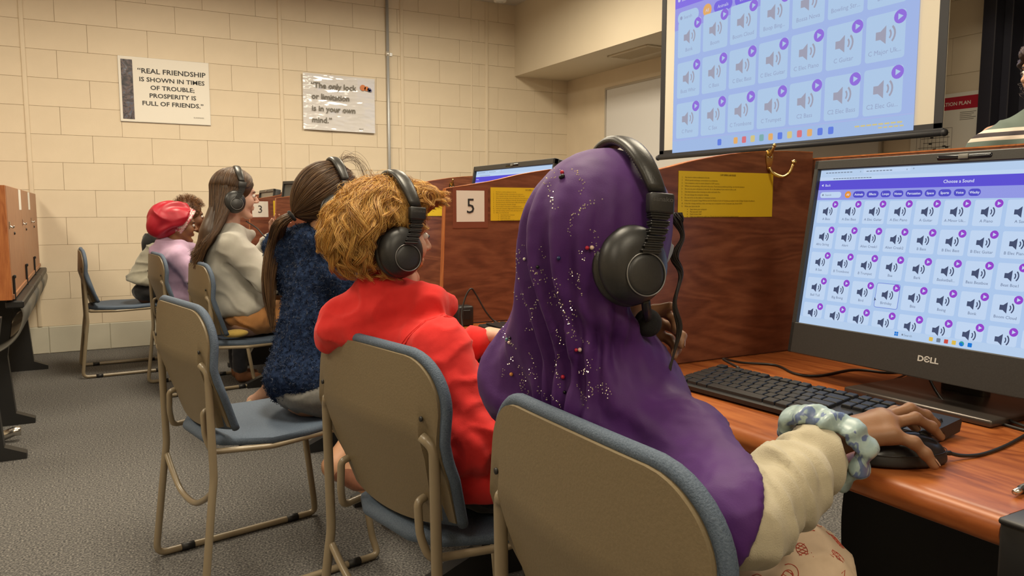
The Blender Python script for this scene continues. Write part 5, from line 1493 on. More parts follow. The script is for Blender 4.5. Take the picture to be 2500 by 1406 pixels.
    while len(done) < 170 and tries < 7000:
        tries += 1; i = rp.randrange(len(kv)); p0 = Vector(kv[i]); n0 = Vector(kn[i])
        if p0.z < 0.5 or any((p0 - q).length < 0.031 for q in done): continue
        done.append(p0); t1 = n0.orthogonal().normalized(); t2 = n0.cross(t1); an = rp.uniform(0, 6.28); sc_ = rp.uniform(0.00095, 0.0012)
        for ln in cone_art(rp.randrange(3)):
            pl = []
            for (a_, b_) in ln:
                u_, w_ = a_ * math.cos(an) - b_ * math.sin(an), a_ * math.sin(an) + b_ * math.cos(an)
                h_ = kb_.find_nearest(p0 + (t1 * u_ + t2 * w_) * sc_)
                pl.append(h_[0] + h_[1] * 0.0002)
            if len(pl) > 1: pr.tube(pl, 0.0005, sides=4, caps=False)
    po = pr.build('skirt_print', M('red_print', (0.42, 0.06, 0.035), 0.8), sko); po['kind'] = 'stuff'
    # black shoe sole under the desk is hidden; head covering (khimar) in one sweep
    f = Field((0.40, 0.46, 0.66), (0.86, 1.18, 1.20), 0.0052)
    R = np.array(Mh.to_3x3())
    f.ell(tp(Mh, (-0.004, 0, 0.030)), (0.094, 0.079, 0.090), R, 0.02)
    f.ell(tp(Mh, (0.016, 0, -0.012)), (0.074, 0.072, 0.080), R, 0.03)
    f.cone(tp(Mh, (-0.022, 0, 0.000)), (0.632, 0.890, 0.850), 0.070, 0.068, 0.05)
    f.cone(tp(Mh, (-0.016, 0.008, -0.01)), (0.592, 1.030, 0.825), 0.068, 0.056, 0.06)
    f.cone(tp(Mh, (-0.018, 0, -0.05)), (0.640, 0.845, 0.830), 0.055, 0.050, 0.05)
    f.cone((0.650, 0.730, 0.783), (0.618, 1.02, 0.80), 0.048, 0.060, 0.06)
    f.cone((0.652, 0.725, 0.783), (0.602, 0.586, 0.745), 0.048, 0.064, 0.05)
    f.cone((0.660, 0.87, 0.80), (0.680, 0.87, 0.66), 0.092, 0.100, 0.05)
    f.cone((0.594, 1.035, 0.815), (0.625, 1.06, 0.72), 0.056, 0.060, 0.05)
    # face opening
    f.ell(tp(Mh, (0.108, 0, -0.012)), (0.055, 0.056, 0.085), R, 0.012, sub=True)
    f.ell(tp(Mh, (0.076, -0.045, -0.082)), (0.060, 0.050, 0.048), R, 0.012, sub=True)
    f.cut((0.600, 0.570, 0.765), (0.81, -0.44, -0.38), 0.003)
    f.cut((0.60, 0.83, 0.69), (0, 0, -1), 0.004)
    wa = Waves(5, 7, 21); wb = Waves(11, 9, 22, (1.4, 1.4, 0.5)); wc = Waves(45, 9, 23)
    ctr0 = np.array((0.632, 0.868))
    def folds(V, N):
        th = np.arctan2(V[:, 1] - ctr0[1], -(V[:, 0] - ctr0[0]))     # 0 at the back, + to her left
        z = V[:, 2]
        low = np.clip((1.125 - z) / 0.11, 0, 1)
        back = np.exp(-((th - 0.25) / 1.05) ** 2)
        ph = 19 * th + 1.7 * wa(V) + 4 * (1.1 - z)
        f1 = np.sin(ph); f1 = np.sign(f1) * np.abs(f1) ** 0.7
        d = 0.0105 * f1 * low * back
        # sweep of folds from the nape over the right shoulder
        u_, v_ = np.maximum(0.875 - V[:, 1], -0.03), np.maximum(z - 0.795, -0.015)
        right = np.clip((u_ + 0.01) / 0.03, 0, 1) * np.clip((0.24 - u_) / 0.08, 0, 1) * np.clip((0.99 - z) / 0.05, 0, 1) * np.clip((0.68 - V[:, 0]) / 0.03, 0, 1)
        f2 = np.sin(900 * (v_ + 0.022) * (u_ + 0.032) + 1.2 * wa(V)); f2 = np.sign(f2) * np.abs(f2) ** 0.75
        d += 0.0042 * f2 * right * np.clip((0.10 - u_ + 0.08) / 0.10, 0.25, 1)
        chk = np.exp(-((th + 0.9) / 0.5) ** 2) * np.clip((1.06 - z) / 0.06, 0, 1) * np.clip((z - 0.86) / 0.04, 0, 1)
        d += 0.0040 * np.sin(24 * th + 26 * z) * chk
        d += 0.0016 * (ridged(wb, V, 2) - 0.35) * low + 0.0003 * wc(V)
        return V + N * d[:, None]
    hv, hq = f.nets(folds, 1)
    pm = cloth('purple_chiffon', (0.058, 0.012, 0.112), (0.070, 0.016, 0.134), 0.58, 20, 0.14, 500, 0.05, 0.28)
    hj = add('headscarf', (hv, hq), pm)
    # rhinestones, bead pins and a hem set on the scarf
    bvh = BVHTree.FromPolygons([tuple(v) for v in hv], [tuple(q) for q in hq])
    camo = Vector((0, 0, CAMH)); Mc = cam.matrix_basis if False else (Matrix.Translation(cam.location) @ cam.rotation_euler.to_matrix().to_4x4())
    def hit(cx, cy):
        px, py = 1150 + cx / 2.067, 320 + cy / 2.067
        d = Mc.to_3x3() @ Vector(((px - 1250) / FPX, -(py - 703) / FPX, -1)); d.normalize()
        h = bvh.ray_cast(camo, d)
        return (h[0], h[1]) if h[0] is not None else (None, None)
    LN = [[(520, 200), (555, 240), (545, 315)], [(370, 240), (400, 330), (420, 400)], [(430, 190), (400, 260)], [(640, 345), (560, 385), (515, 440), (490, 520)], [(610, 500), (630, 600), (635, 680)],
          [(550, 600), (570, 660)], [(540, 730), (545, 830)], [(255, 580), (225, 690), (195, 780), (165, 900)], [(345, 590), (375, 650)], [(300, 690), (340, 740), (290, 790)], [(415, 800), (400, 880)], [(330, 850), (300, 960)],
          [(235, 740), (200, 800), (230, 850)], [(430, 740), (440, 860), (480, 930), (520, 1010)], [(145, 970), (180, 1040), (215, 1100)], [(430, 1000), (460, 1080)], [(500, 1020), (600, 1075)], [(310, 1120), (300, 1200), (330, 1240)],
          [(240, 1180), (260, 1260), (250, 1310)], [(440, 1130), (430, 1200), (440, 1290)], [(600, 1160), (560, 1220), (640, 1190)], [(600, 1270), (610, 1320), (560, 1350)], [(670, 1270), (690, 1340)], [(540, 1290), (580, 1390)],
          [(340, 1290), (380, 1360)], [(410, 1340), (450, 1390)], [(280, 1000), (320, 1010)], [(500, 860), (530, 950)], [(260, 830), (280, 880)], [(205, 1140), (160, 1240)], [(360, 700), (380, 760)], [(500, 690), (510, 760)], [(270, 1250), (290, 1330)], [(620, 1290), (700, 1330)]]
    r3 = random.Random(5); sd = MB(); V8 = [(1, 0, 0), (-1, 0, 0), (0, 1, 0), (0, -1, 0), (0, 0, 1), (0, 0, -0.4)]; F8 = [(0, 2, 4), (2, 1, 4), (1, 3, 4), (3, 0, 4), (2, 0, 5), (1, 2, 5), (3, 1, 5), (0, 3, 5)]
    for ln in LN:
        pl = spline([(a, b, 0) for a, b in ln], 10) if len(ln) > 2 else [np.array([ln[0][0] + (ln[1][0] - ln[0][0]) * t, ln[0][1] + (ln[1][1] - ln[0][1]) * t, 0]) for t in np.linspace(0, 1, 10)]
        L = sum(np.linalg.norm(pl[i + 1] - pl[i]) for i in range(len(pl) - 1)); cnt = int(L / 8)
        for k in range(cnt):
            p = pl[int(k / max(1, cnt - 1) * (len(pl) - 1))]
            hp, nn = hit(p[0] + r3.gauss(0, 9), p[1] + r3.gauss(0, 7))
            if hp is None: continue
            q = nn.to_track_quat('Z', 'Y').to_matrix(); s = r3.uniform(0.0009, 0.0014)
            sd.add([hp + q @ (Vector(v) * s) for v in V8], F8)
    st = sd.build('rhinestones', M('rhinestone', (0.95, 0.88, 0.72), 0.18, 0.8), hj); st['kind'] = 'stuff'
    bc = dict(red=(0.45, 0.02, 0.05), black=(0.008, 0.008, 0.01), pearl=(0.72, 0.55, 0.45), navy=(0.01, 0.02, 0.09), teal=(0.10, 0.22, 0.24), orange=(0.70, 0.30, 0.08), blue=(0.05, 0.10, 0.35), white=(0.7, 0.66, 0.58))
    bm_ = {k: M('bead_' + k, v, 0.15) for k, v in bc.items()}
    sph = lathe_geo([(0.05, -0.99), (0.5, -0.86), (0.86, -0.5), (1, 0), (0.86, 0.5), (0.5, 0.86), (0.05, 0.99)], 12)
    for (cx, cy, k, s) in ((462, 212, 'red', 11), (465, 232, 'black', 13), (455, 236, 'black', 11), (585, 588, 'red', 11), (606, 587, 'pearl', 12), (440, 640, 'navy', 11), (270, 646, 'white', 9), (336, 685, 'black', 10), (184, 1050, 'teal', 10), (196, 1066, 'pearl', 10), (200, 1044, 'black', 9),
                           (528, 1103, 'red', 10), (546, 1101, 'pearl', 12), (207, 1225, 'orange', 12), (461, 1239, 'red', 12), (471, 1316, 'black', 10), (219, 1335, 'blue', 10), (305, 1388, 'black', 11)):
        hp, nn = hit(cx, cy)
        if hp is None: continue
        s = s / 2.067 / FPX * 0.95
        m = MB(); m.add([hp + nn * s * 0.6 + Vector(v) * s for v in sph[0]], sph[1], 0, True); m.build('bead_pin', bm_[k], hj)
    # grey under-scarf edge at the temple and a dark wavy lock of hair
    m = MB(); m.tube([Mh @ Vector(p) for p in spline([(0.080, -0.040, 0.010), (0.078, -0.046, -0.005), (0.072, -0.050, -0.018), (0.062, -0.054, -0.032)], 6)], [0.002] * 4 + [0.005] * 11 + [0.003] * 4, sides=8); o = m.build('under_scarf', cloth('grey_jersey', (0.20, 0.22, 0.27), (0.24, 0.26, 0.31)), root); o.matrix_parent_inverse = inv
    c = np.array([(0.706, 0.815, 1.075), (0.704, 0.812, 1.061), (0.709, 0.808, 1.041), (0.698, 0.811, 1.016), (0.704, 0.804, 0.991), (0.690, 0.799, 0.953), (0.693, 0.792, 0.92), (0.683, 0.790, 0.887), (0.673, 0.788, 0.86), (0.668, 0.78, 0.835)])
    base = np.array(spline(list(c), 7)); S = 110; N = len(base); P = np.zeros((S, N, 3)); tt = np.linspace(0, 1, N)
    for i in range(S):
        a0 = r3.uniform(0, 6.28); rr = 0.0085 * math.sqrt(r3.random()); ph = a0 + 9 * tt + 0.6 * np.sin(tt * 14)
        wd = (1 - 0.75 * tt) * (0.7 + 0.3 * np.sin(tt * 22))
        P[i] = base + np.stack([np.cos(ph) * rr * wd, np.sin(ph) * rr * wd, 0 * tt], 1)
    lk = strand_obj('hair_lock', P, 0.0006, 0.0003, [hair_mat('black_hair', (0.010, 0.007, 0.006), (0.022, 0.014, 0.011))], root); lk.matrix_parent_inverse = inv; del lk['kind']
    tag(root, 'person in purple beaded headscarf and cream sleeve, one hand on the mouse', 'person')
    Mp = frame((0.629, 0.866, 1.038), -9, 4, 0)
    hp = make_headphones(Mp.inverted() @ Vector((0.648, 0.803, 0.929)))
    place_hp(hp, Mp, 1.0, 'large black headphones with foam microphone over the purple headscarf')
    return root, hp

def scalp(Mh, s, n, whorl, seed, front_lim=70, back_lim=150, c=(-0.012, 0, 0.030), r=(0.099, 0.082, 0.094), phi0=(0.0, 1.0)):
    """random roots on the hair cap: local unit directions away from a whorl; returns (axis frame, azimuths, polar limits)"""
    pass

def hair_cap(Mh, s, r=(0.099, 0.081, 0.092), c=(-0.014, 0, 0.030), extra=None, h=0.005, cuts=None, fn=None):
    o = np.array(Mh.translation); m = 0.17 * s
    f = Field(o - [m + 0.05, m + 0.05, m + 0.30 * (extra is not None)], o + m, h)
    R = np.array(Mh.to_3x3())
    f.ell(tp(Mh, [q * s for q in c]), [q * s for q in r], R, 0.01)
    if extra: extra(f)
    # open the face
    f.ell(tp(Mh, (0.100 * s, 0, -0.035 * s)), (0.072 * s, 0.070 * s, 0.088 * s), R, 0.012, sub=True)
    if cuts: cuts(f)
    return f.nets(fn, 1)

def person(base, label):
    root = empty('person', base); tag(root, label, 'person'); inv = Matrix.Translation(-Vector(base))
    def fix():
        for o in root.children: o.matrix_parent_inverse = inv
    return root, fix

def fabric_fn(amp, freq, seed, stretch=(1, 1, 1), fine=0.0, ffreq=60):
    w1 = Waves(freq, 9, seed, stretch); w2 = Waves(ffreq, 9, seed + 50)
    return lambda V, N: V + N * (amp * (ridged(w1, V, 2) - 0.35) + fine * w2(V))[:, None]

# ================================================================== child in red hoodie
def red_child():
    root, fix = person((0.70, 1.50, 0), 'person with curly blond hair in bright red hoodie, wearing headphones')
    Mh = frame((0.556, 1.560, 1.027), 2, 6, 0); s = 0.95
    sk = skin('fair_skin', (0.56, 0.34, 0.25), (0.62, 0.39, 0.29))
    shR, elR, wrR = (0.610, 1.405, 0.800), (0.638, 1.338, 0.625), (0.800, 1.40, 0.700)
    shL, elL, wrL = (0.545, 1.655, 0.805), (0.630, 1.720, 0.66), (0.83, 1.62, 0.78)
    hip = (0.72, 1.47, 0.53)
    f = Field((0.40, 1.15, 0.0), (1.15, 1.85, 1.0), 0.011)
    f.ell(hip, (0.10, 0.13, 0.068)); f.cone(hip, (0.590, 1.530, 0.78), 0.085, 0.085, 0.04); f.cone((0.605, 1.420, 0.80), (0.555, 1.640, 0.805), 0.04, 0.04, 0.04)
    for a, b, c in ((shR, elR, wrR), (shL, elL, wrL)): f.cone(a, b, 0.034, 0.03, 0.02); f.cone(b, c, 0.03, 0.02, 0.01)
    for y in (1.40, 1.54): f.cone((0.74, y, 0.52), (0.98, y + 0.04, 0.53), 0.06, 0.05, 0.03); f.cone((0.98, y + 0.04, 0.53), (0.95, y + 0.04, 0.08), 0.045, 0.035, 0.02); f.cone((0.95, y + 0.04, 0.04), (1.06, y + 0.05, 0.03), 0.035, 0.028, 0.02)
    f.cone((0.577, 1.545, 0.80), (0.575, 1.550, 0.93), 0.045, 0.042, 0.03)
    parts = [f.nets(smooth=1), head_mesh(Mh, s, 0.004, neck=(0.577, 1.545, 0.87))]
    for W, d, sd in ((wrR, (0.8, 0.1, 0.1), -1), (wrL, (0.9, -0.2, -0.1), 1)):
        d = np.array(d) / np.linalg.norm(d); W = np.array(W); l = np.cross((0, 0, 1), d) * sd
        fg = [[W + d * 0.06 + l * (-0.021 + 0.014 * i), W + d * 0.09 + l * (-0.023 + 0.015 * i) + [0, 0, -0.004], W + d * 0.108 + l * (-0.023 + 0.015 * i) + [0, 0, -0.02], W + d * 0.11 + l * (-0.023 + 0.015 * i) + [0, 0, -0.035]] for i in range(4)]
        th = [W + d * 0.03 - l * 0.025, W + d * 0.055 - l * 0.035, W + d * 0.075 - l * 0.03]
        parts.append(hand_field(W, fg, th, [0.007] * 4, 0.0075, h=0.003))
    vq_obj('body', join_vq(parts), sk, root)
    face_details(root, Mh, s, (0.35, 0.20, 0.07), (0.50, 0.22, 0.18), (0.08, 0.14, 0.2))
    # hoodie
    f = Field((0.36, 1.12, 0.42), (0.95, 1.86, 1.02), 0.0062)
    f.cone((0.70, 1.47, 0.55), (0.598, 1.520, 0.76), 0.130, 0.108, 0.04)
    f.ell((0.70, 1.46, 0.535), (0.135, 0.165, 0.075), None, 0.03)
    f.cone((0.610, 1.425, 0.800), (0.560, 1.640, 0.808), 0.058, 0.056, 0.05)
    f.chain([shR, elR, (0.730, 1.352, 0.655), (0.785, 1.392, 0.690)], [0.062, 0.062, 0.050, 0.040], 0.025)
    f.chain([shL, elL, (0.80, 1.635, 0.765)], [0.060, 0.054, 0.038], 0.025)
    # hood bunched behind the neck
    f.cone((0.532, 1.535, 0.910), (0.610, 1.470, 0.888), 0.040, 0.036, 0.02); f.cone((0.532, 1.535, 0.910), (0.555, 1.630, 0.888), 0.040, 0.034, 0.02)
    f.cone((0.610, 1.470, 0.888), (0.675, 1.520, 0.870), 0.034, 0.026, 0.02); f.cone((0.555, 1.630, 0.888), (0.650, 1.605, 0.870), 0.032, 0.026, 0.02)
    f.cone((0.530, 1.550, 0.900), (0.460, 1.590, 0.835), 0.050, 0.046, 0.03); f.cone((0.460, 1.590, 0.835), (0.442, 1.620, 0.800), 0.046, 0.032, 0.03)
    f.cone((0.560, 1.520, 0.880), (0.475, 1.530, 0.825), 0.045, 0.030, 0.03)
    f.cut((0.66, 1.46, 0.488), (0, 0, -1), 0.01)
    w1 = Waves(9, 8, 31); w2 = Waves(4, 6, 32); wf = Waves(70, 8, 33)
    elv = np.array(elR)
    def fold(V, N):
        d = 0.0050 * (ridged(w1, V, 2) - 0.35) + 0.0004 * wf(V)
        e = np.exp(-(np.linalg.norm(V - elv, axis=1) / 0.085) ** 2)
        d += 0.0060 * np.sin(110 * (V[:, 2] * 0.6 + V[:, 0] * 0.8) + 2 * w2(V)) * e
        hd = np.exp(-((V[:, 2] - 0.855) / 0.035) ** 2) * np.clip((0.60 - V[:, 0]) / 0.06, 0, 1)
        d += 0.005 * np.sin(70 * (V[:, 2] + 0.45 * V[:, 1]) + 1.5 * w2(V)) * hd
        return V + N * d[:, None]
    red = cloth('red_fleece', (0.66, 0.028, 0.026), (0.72, 0.034, 0.031), 0.9, 30, 0.35, 900, 0.10)
    hvq = f.nets(fold, 1); ho = vq_obj('hoodie', hvq, red, root)
    hb_ = BVHTree.FromPolygons([tuple(v) for v in hvq[0]], [tuple(q) for q in hvq[1]])
    # shoulder seam
    ring = [(np.array(shR) + 0.0 + 0.066 * (np.array((0.30, 0.10, 0.95)) * math.cos(a) + np.array((0.90, 0.35, -0.32)) * math.sin(a)) + np.array((-0.005, 0.018, 0.006))) for a in np.linspace(0, 2 * PI, 40)[:-1]]
    e_up = np.array((0.0, 0.55, 0.83)); ax_ = np.array(elR) - np.array(shR); ax_ /= np.linalg.norm(ax_); b1 = np.cross(ax_, (1, 0, 0)); b1 /= np.linalg.norm(b1); b2 = np.cross(ax_, b1)
    cs_ = np.array(shR) + np.array((-0.004, 0.040, 0.000)); nn_ = np.array((0.10, -0.80, -0.45)); nn_ /= np.linalg.norm(nn_); b1 = np.cross(nn_, (1, 0, 0)); b1 /= np.linalg.norm(b1); b2 = np.cross(nn_, b1)
    for off in (0.0, 0.006):
        pl = [hb_.find_nearest(Vector(cs_ + nn_ * off + 0.075 * (b1 * math.cos(a) + b2 * math.sin(a)))) for a in np.linspace(0, 2 * PI, 49)[:-1]]
        MB().tube([q[0] + q[1] * 0.0002 for q in pl], 0.0013, closed=True, sides=6).build('shoulder_seam', red, ho)
    # trousers
    f = Field((0.50, 1.2, 0.05), (1.12, 1.75, 0.66), 0.010)
    f.ell((0.73, 1.47, 0.51), (0.12, 0.155, 0.07), None, 0.02)
    for y in (1.40, 1.54): f.cone((0.74, y, 0.52), (0.98, y + 0.04, 0.53), 0.075, 0.062, 0.03); f.cone((0.98, y + 0.04, 0.53), (0.95, y + 0.04, 0.12), 0.06, 0.05, 0.02)
    vq_obj('trousers', f.nets(fabric_fn(0.004, 9, 41), 1), cloth('black_sweat', (0.010, 0.010, 0.013), (0.014, 0.014, 0.017)), root)
    for y in (1.44, 1.58):
        f = Field((0.88, y - 0.08, -0.005), (1.14, y + 0.08, 0.14), 0.006); f.cone((0.94, y, 0.045), (1.07, y + 0.01, 0.035), 0.042, 0.036, 0.01); f.cone((0.94, y, 0.05), (0.945, y, 0.10), 0.04, 0.036, 0.02); f.cut((1, y, 0.004), (0, 0, -1), 0.0)
        vq_obj('shoe', f.nets(None, 1), MAT['black'], root)
    # hair: tousled curls
    wc = Waves(28, 9, 61); wd = Waves(14, 8, 62)
    def extra(f):
        R = np.array(Mh.to_3x3())
        f.ell(tp(Mh, (-0.045, 0, -0.015)), (0.058, 0.074, 0.068), R, 0.03)
        f.ell(tp(Mh, (0.060, 0, 0.085)), (0.050, 0.060, 0.032), R, 0.02)
    hm = [hair_mat('blond_hair_a', (0.56, 0.27, 0.042), (0.70, 0.37, 0.075)), hair_mat('blond_hair_b', (0.22, 0.090, 0.016), (0.34, 0.15, 0.030)), hair_mat('blond_hair_c', (0.74, 0.44, 0.11), (0.84, 0.55, 0.18))]
    cap = vq_obj('hair', hair_cap(Mh, s, extra=extra, fn=lambda V, N: V + N * (0.004 * wd(V) + 0.003 * wc(V))[:, None]), hair_mat('blond_under', (0.16, 0.065, 0.018), (0.22, 0.095, 0.028), 0.85), root)
    r = np.random.default_rng(5); N = 17; t = np.linspace(0, 1, N)
    cc = np.array((-0.012, 0, 0.022)); nclump = 330; per = 25
    LS = []
    for q in range(nclump):
        al = r.uniform(-PI, PI); fw = abs(al)
        lim = 1.12 if fw < 0.8 else (1.15 if fw < 1.30 else (1.50 if fw < 1.55 else 2.62))
        p0 = r.uniform(0.0, 0.66) * lim; p1 = min(p0 + r.uniform(1.0, 1.7), lim * r.uniform(0.92, 1.06))
        R0 = r.uniform(0.009, 0.021); turns = r.uniform(1.0, 2.0); c0 = r.uniform(0, 6.28); lift = r.uniform(0.004, 0.020); sgn = r.choice([-1, 1]); drift = r.normal(0, 0.28)
        ph = p0 + (p1 - p0) * t; aa = al + drift * t
        d = np.stack([np.sin(ph) * np.cos(aa), np.sin(ph) * np.sin(aa), np.cos(ph)], 1)
        lf = 0.003 + lift * t + 0.030 * np.clip(ph - 1.15, 0, 1) * (fw > 1.2) + 0.034 * t ** 1.5 * (fw < 0.8)
        base = cc + d * (np.array((0.100, 0.083, 0.088)) + lf[:, None])
        Tn = np.gradient(base, axis=0); Tn /= np.linalg.norm(Tn, axis=1)[:, None]; B = np.cross(Tn, d); B /= np.linalg.norm(B, axis=1)[:, None] + 1e-9
        ang = c0 + sgn * 6.28 * turns * t ** 1.3; rad = R0 * (0.12 + 0.88 * t ** 1.2)
        core = base + (B * np.cos(ang)[:, None] + d * (np.sin(ang)[:, None] * 0.75)) * rad[:, None]
        for _ in range(per):
            off = r.normal(0, 1, 2) * 0.0052
            sp = (1.0 - 0.45 * t)[:, None]
            fz = r.normal(0, 0.0016, 3) * np.sin(t * r.uniform(2, 7) + r.uniform(0, 6))[:, None] * 1.5
            LS.append(core + (B * off[0] + d * abs(off[1]) * 0.6) * sp * (1.7 - 0.7 * t)[:, None] + fz)
    for q in range(260):      # loose frizz round the outline
        al = r.uniform(-PI, PI); p0 = r.uniform(0.2, 1.6 if abs(al) > 1.1 else 1.1); d = np.array((math.sin(p0) * math.cos(al), math.sin(p0) * math.sin(al), math.cos(p0)))
        o = cc + d * np.array((0.102, 0.085, 0.092)); ax1 = r.normal(size=3); ax1 -= d * (ax1 @ d); ax1 /= np.linalg.norm(ax1); ax2 = np.cross(d, ax1); R0 = r.uniform(0.008, 0.020); tn = r.uniform(0.5, 1.2)
        LS.append(o + d * (0.030 * np.sin(t * 2.6) * r.uniform(0.5, 1.2))[:, None] + ax1 * (R0 * np.sin(t * 6.28 * tn))[:, None] + ax2 * (0.030 * t * r.uniform(-1, 1))[:, None] + np.array((0, 0, -0.02)) * (t ** 2)[:, None])
    P = np.array(LS)
    # hair lies under the headband and the ear cups
    yb = np.abs(P[..., 1]); in_cup = ((P[..., 0] + 0.012) ** 2 + (P[..., 2] + 0.034) ** 2 < 0.054 ** 2) & (yb > 0.05)
    in_arm = (np.abs(P[..., 0] - 0.006) < 0.022) & (P[..., 2] > 0.0) & (P[..., 2] < 0.075) & (yb > 0.05)
    P[..., 1] = np.where(in_cup, np.sign(P[..., 1]) * np.minimum(yb, 0.073), np.where(in_arm, np.sign(P[..., 1]) * np.minimum(yb, 0.086), P[..., 1]))
    in_top = (np.abs(P[..., 0] - 0.004) < 0.022) & (P[..., 2] > 0.07); rr_ = np.hypot(P[..., 1] / 0.097, (P[..., 2] - 0.032) / 0.102); kk_ = np.where(in_top & (rr_ > 0.93), 0.93 / np.maximum(rr_, 1e-6), 1.0)
    P[..., 1] *= kk_; P[..., 2] = 0.032 + (P[..., 2] - 0.032) * kk_
    P = tpn(Mh, P * s)
    strand_obj('strands', P, 0.00042, 0.00024, hm, cap)
    fix()
    hp = make_headphones(None); place_hp(hp, frame((0.560, 1.557, 1.022), 2, 4, 0), 1.0, 'black headphones with ribbed arm over curly blond hair')
    return root

# ================================================================== child in navy fleece
def navy_child():
    root, fix = person((0.56, 2.38, 0), 'person with brown ponytail in fluffy navy fleece, on the half-empty chair')
    Mh = frame((0.690, 2.447, 1.107), 0, 4, 0); s = 0.99
    sk = skin('light_tan_skin', (0.50, 0.27, 0.16), (0.56, 0.31, 0.19))
    hip = (0.585, 2.36, 0.525)
    shR, elR, wrR = (0.690, 2.330, 0.885), (0.76, 2.27, 0.70), (0.90, 2.36, 0.77)
    shL, elL, wrL = (0.590, 2.565, 0.890), (0.68, 2.63, 0.71), (0.88, 2.52, 0.78)
    f = Field((0.40, 2.05, 0.0), (1.05, 2.80, 1.08), 0.011)
    f.ell(hip, (0.10, 0.13, 0.068)); f.cone(hip, (0.645, 2.445, 0.86), 0.085, 0.085, 0.04); f.cone((0.685, 2.35, 0.89), (0.60, 2.55, 0.895), 0.04, 0.04, 0.04)
    for a, b, c in ((shR, elR, wrR), (shL, elL, wrL)): f.cone(a, b, 0.036, 0.032, 0.02); f.cone(b, c, 0.032, 0.02, 0.01)
    f.cone((0.60, 2.30, 0.525), (0.80, 2.25, 0.51), 0.058, 0.050, 0.03); f.cone((0.80, 2.25, 0.50), (0.60, 2.17, 0.33), 0.05, 0.036, 0.02); f.cone((0.60, 2.17, 0.33), (0.70, 2.11, 0.26), 0.034, 0.026, 0.02)
    f.cone((0.60, 2.42, 0.525), (0.86, 2.46, 0.52), 0.058, 0.050, 0.03); f.cone((0.86, 2.46, 0.52), (0.86, 2.46, 0.08), 0.048, 0.034, 0.02); f.cone((0.86, 2.46, 0.04), (0.98, 2.47, 0.03), 0.034, 0.026, 0.02)
    f.cone((0.65, 2.445, 0.88), (0.665, 2.445, 1.0), 0.048, 0.044, 0.03)
    parts = [f.nets(smooth=1), head_mesh(Mh, s, 0.005, neck=(0.660, 2.445, 0.93))]
    for W, d, sd in ((wrR, (0.9, 0.1, 0.0), -1), (wrL, (0.9, -0.2, -0.05), 1)):
        d = np.array(d) / np.linalg.norm(d); W = np.array(W); l = np.cross((0, 0, 1), d) * sd
        fg = [[W + d * 0.06 + l * (-0.021 + 0.014 * i), W + d * 0.09 + l * (-0.023 + 0.015 * i) + [0, 0, -0.004], W + d * 0.108 + l * (-0.023 + 0.015 * i) + [0, 0, -0.02], W + d * 0.11 + l * (-0.023 + 0.015 * i) + [0, 0, -0.035]] for i in range(4)]
        th = [W + d * 0.03 - l * 0.025, W + d * 0.055 - l * 0.035, W + d * 0.075 - l * 0.03]
        parts.append(hand_field(W, fg, th, [0.007] * 4, 0.0075, h=0.0035))
    vq_obj('body', join_vq(parts), sk, root)
    face_details(root, Mh, s, (0.06, 0.03, 0.015), (0.45, 0.18, 0.14))
    # fleece
    f = Field((0.36, 2.0, 0.44), (1.0, 2.86, 1.06), 0.0065)
    f.cone((0.585, 2.40, 0.555), (0.645, 2.45, 0.85), 0.118, 0.100, 0.04)
    f.ell((0.590, 2.38, 0.56), (0.130, 0.150, 0.085), None, 0.04)
    f.cone((0.690, 2.345, 0.885), (0.595, 2.555, 0.890), 0.058, 0.058, 0.05)
    f.chain([shR, elR, (0.86, 2.335, 0.75)], [0.064, 0.062, 0.050], 0.025)
    f.chain([shL, elL, (0.84, 2.545, 0.765)], [0.064, 0.060, 0.048], 0.025)
    f.cone((0.610, 2.47, 0.985), (0.660, 2.38, 0.972), 0.040, 0.036, 0.03); f.cone((0.610, 2.47, 0.985), (0.640, 2.53, 0.972), 0.040, 0.036, 0.03); f.cone((0.660, 2.38, 0.972), (0.74, 2.44, 0.95), 0.036, 0.03, 0.03)
    f.cone((0.555, 2.545, 0.955), (0.640, 2.42, 0.960), 0.050, 0.050, 0.04); f.cone((0.555, 2.545, 0.955), (0.560, 2.54, 0.86), 0.050, 0.045, 0.05)
    f.cut((0.6, 2.4, 0.480), (0, 0, -1), 0.012)
    w1 = Waves(8, 8, 71); w2 = Waves(34, 10, 72); w3 = Waves(75, 10, 73)
    fz = lambda V, N: V + N * (0.006 * (ridged(w1, V, 2) - 0.35) + 0.0030 * (ridged(w2, V, 1) - 0.4) + 0.0016 * w3(V))[:, None]
    nv = noisy('navy_fleece', [(0.3, (0.006, 0.012, 0.034)), (0.55, (0.012, 0.024, 0.062)), (0.75, (0.024, 0.044, 0.10))], 70.0, 0.95, detail=6.0, bstr=0.9, bdist=0.006, spec=0.15)
    vq = f.nets(fz, 1)
    fl = vq_obj('fleece_jacket', vq, nv, root)
    # pile: short curled fibres on the camera-facing surface and round it
    rr = np.random.default_rng(8); V, Q = vq; Nn = normals(V, Q)
    ii = rr.integers(0, len(V), 12000); T = np.linspace(0, 1, 4); ax_ = rr.normal(size=(len(ii), 3)); tang = np.cross(Nn[ii], ax_); tang /= np.linalg.norm(tang, axis=1)[:, None] + 1e-9
    P = np.stack([V[ii] + rr.normal(0, 0.002, (len(ii), 3)) + Nn[ii] * (0.0045 * math.sin(q * 2.2)) + tang * 0.008 * q for q in T], 1)
    strand_obj('pile', P, 0.0009, 0.0005, [nv, cloth('navy_fibre', (0.010, 0.020, 0.055), (0.022, 0.040, 0.09))], fl)
    # grey shorts
    f = Field((0.44, 2.1, 0.42), (0.95, 2.62, 0.66), 0.008)
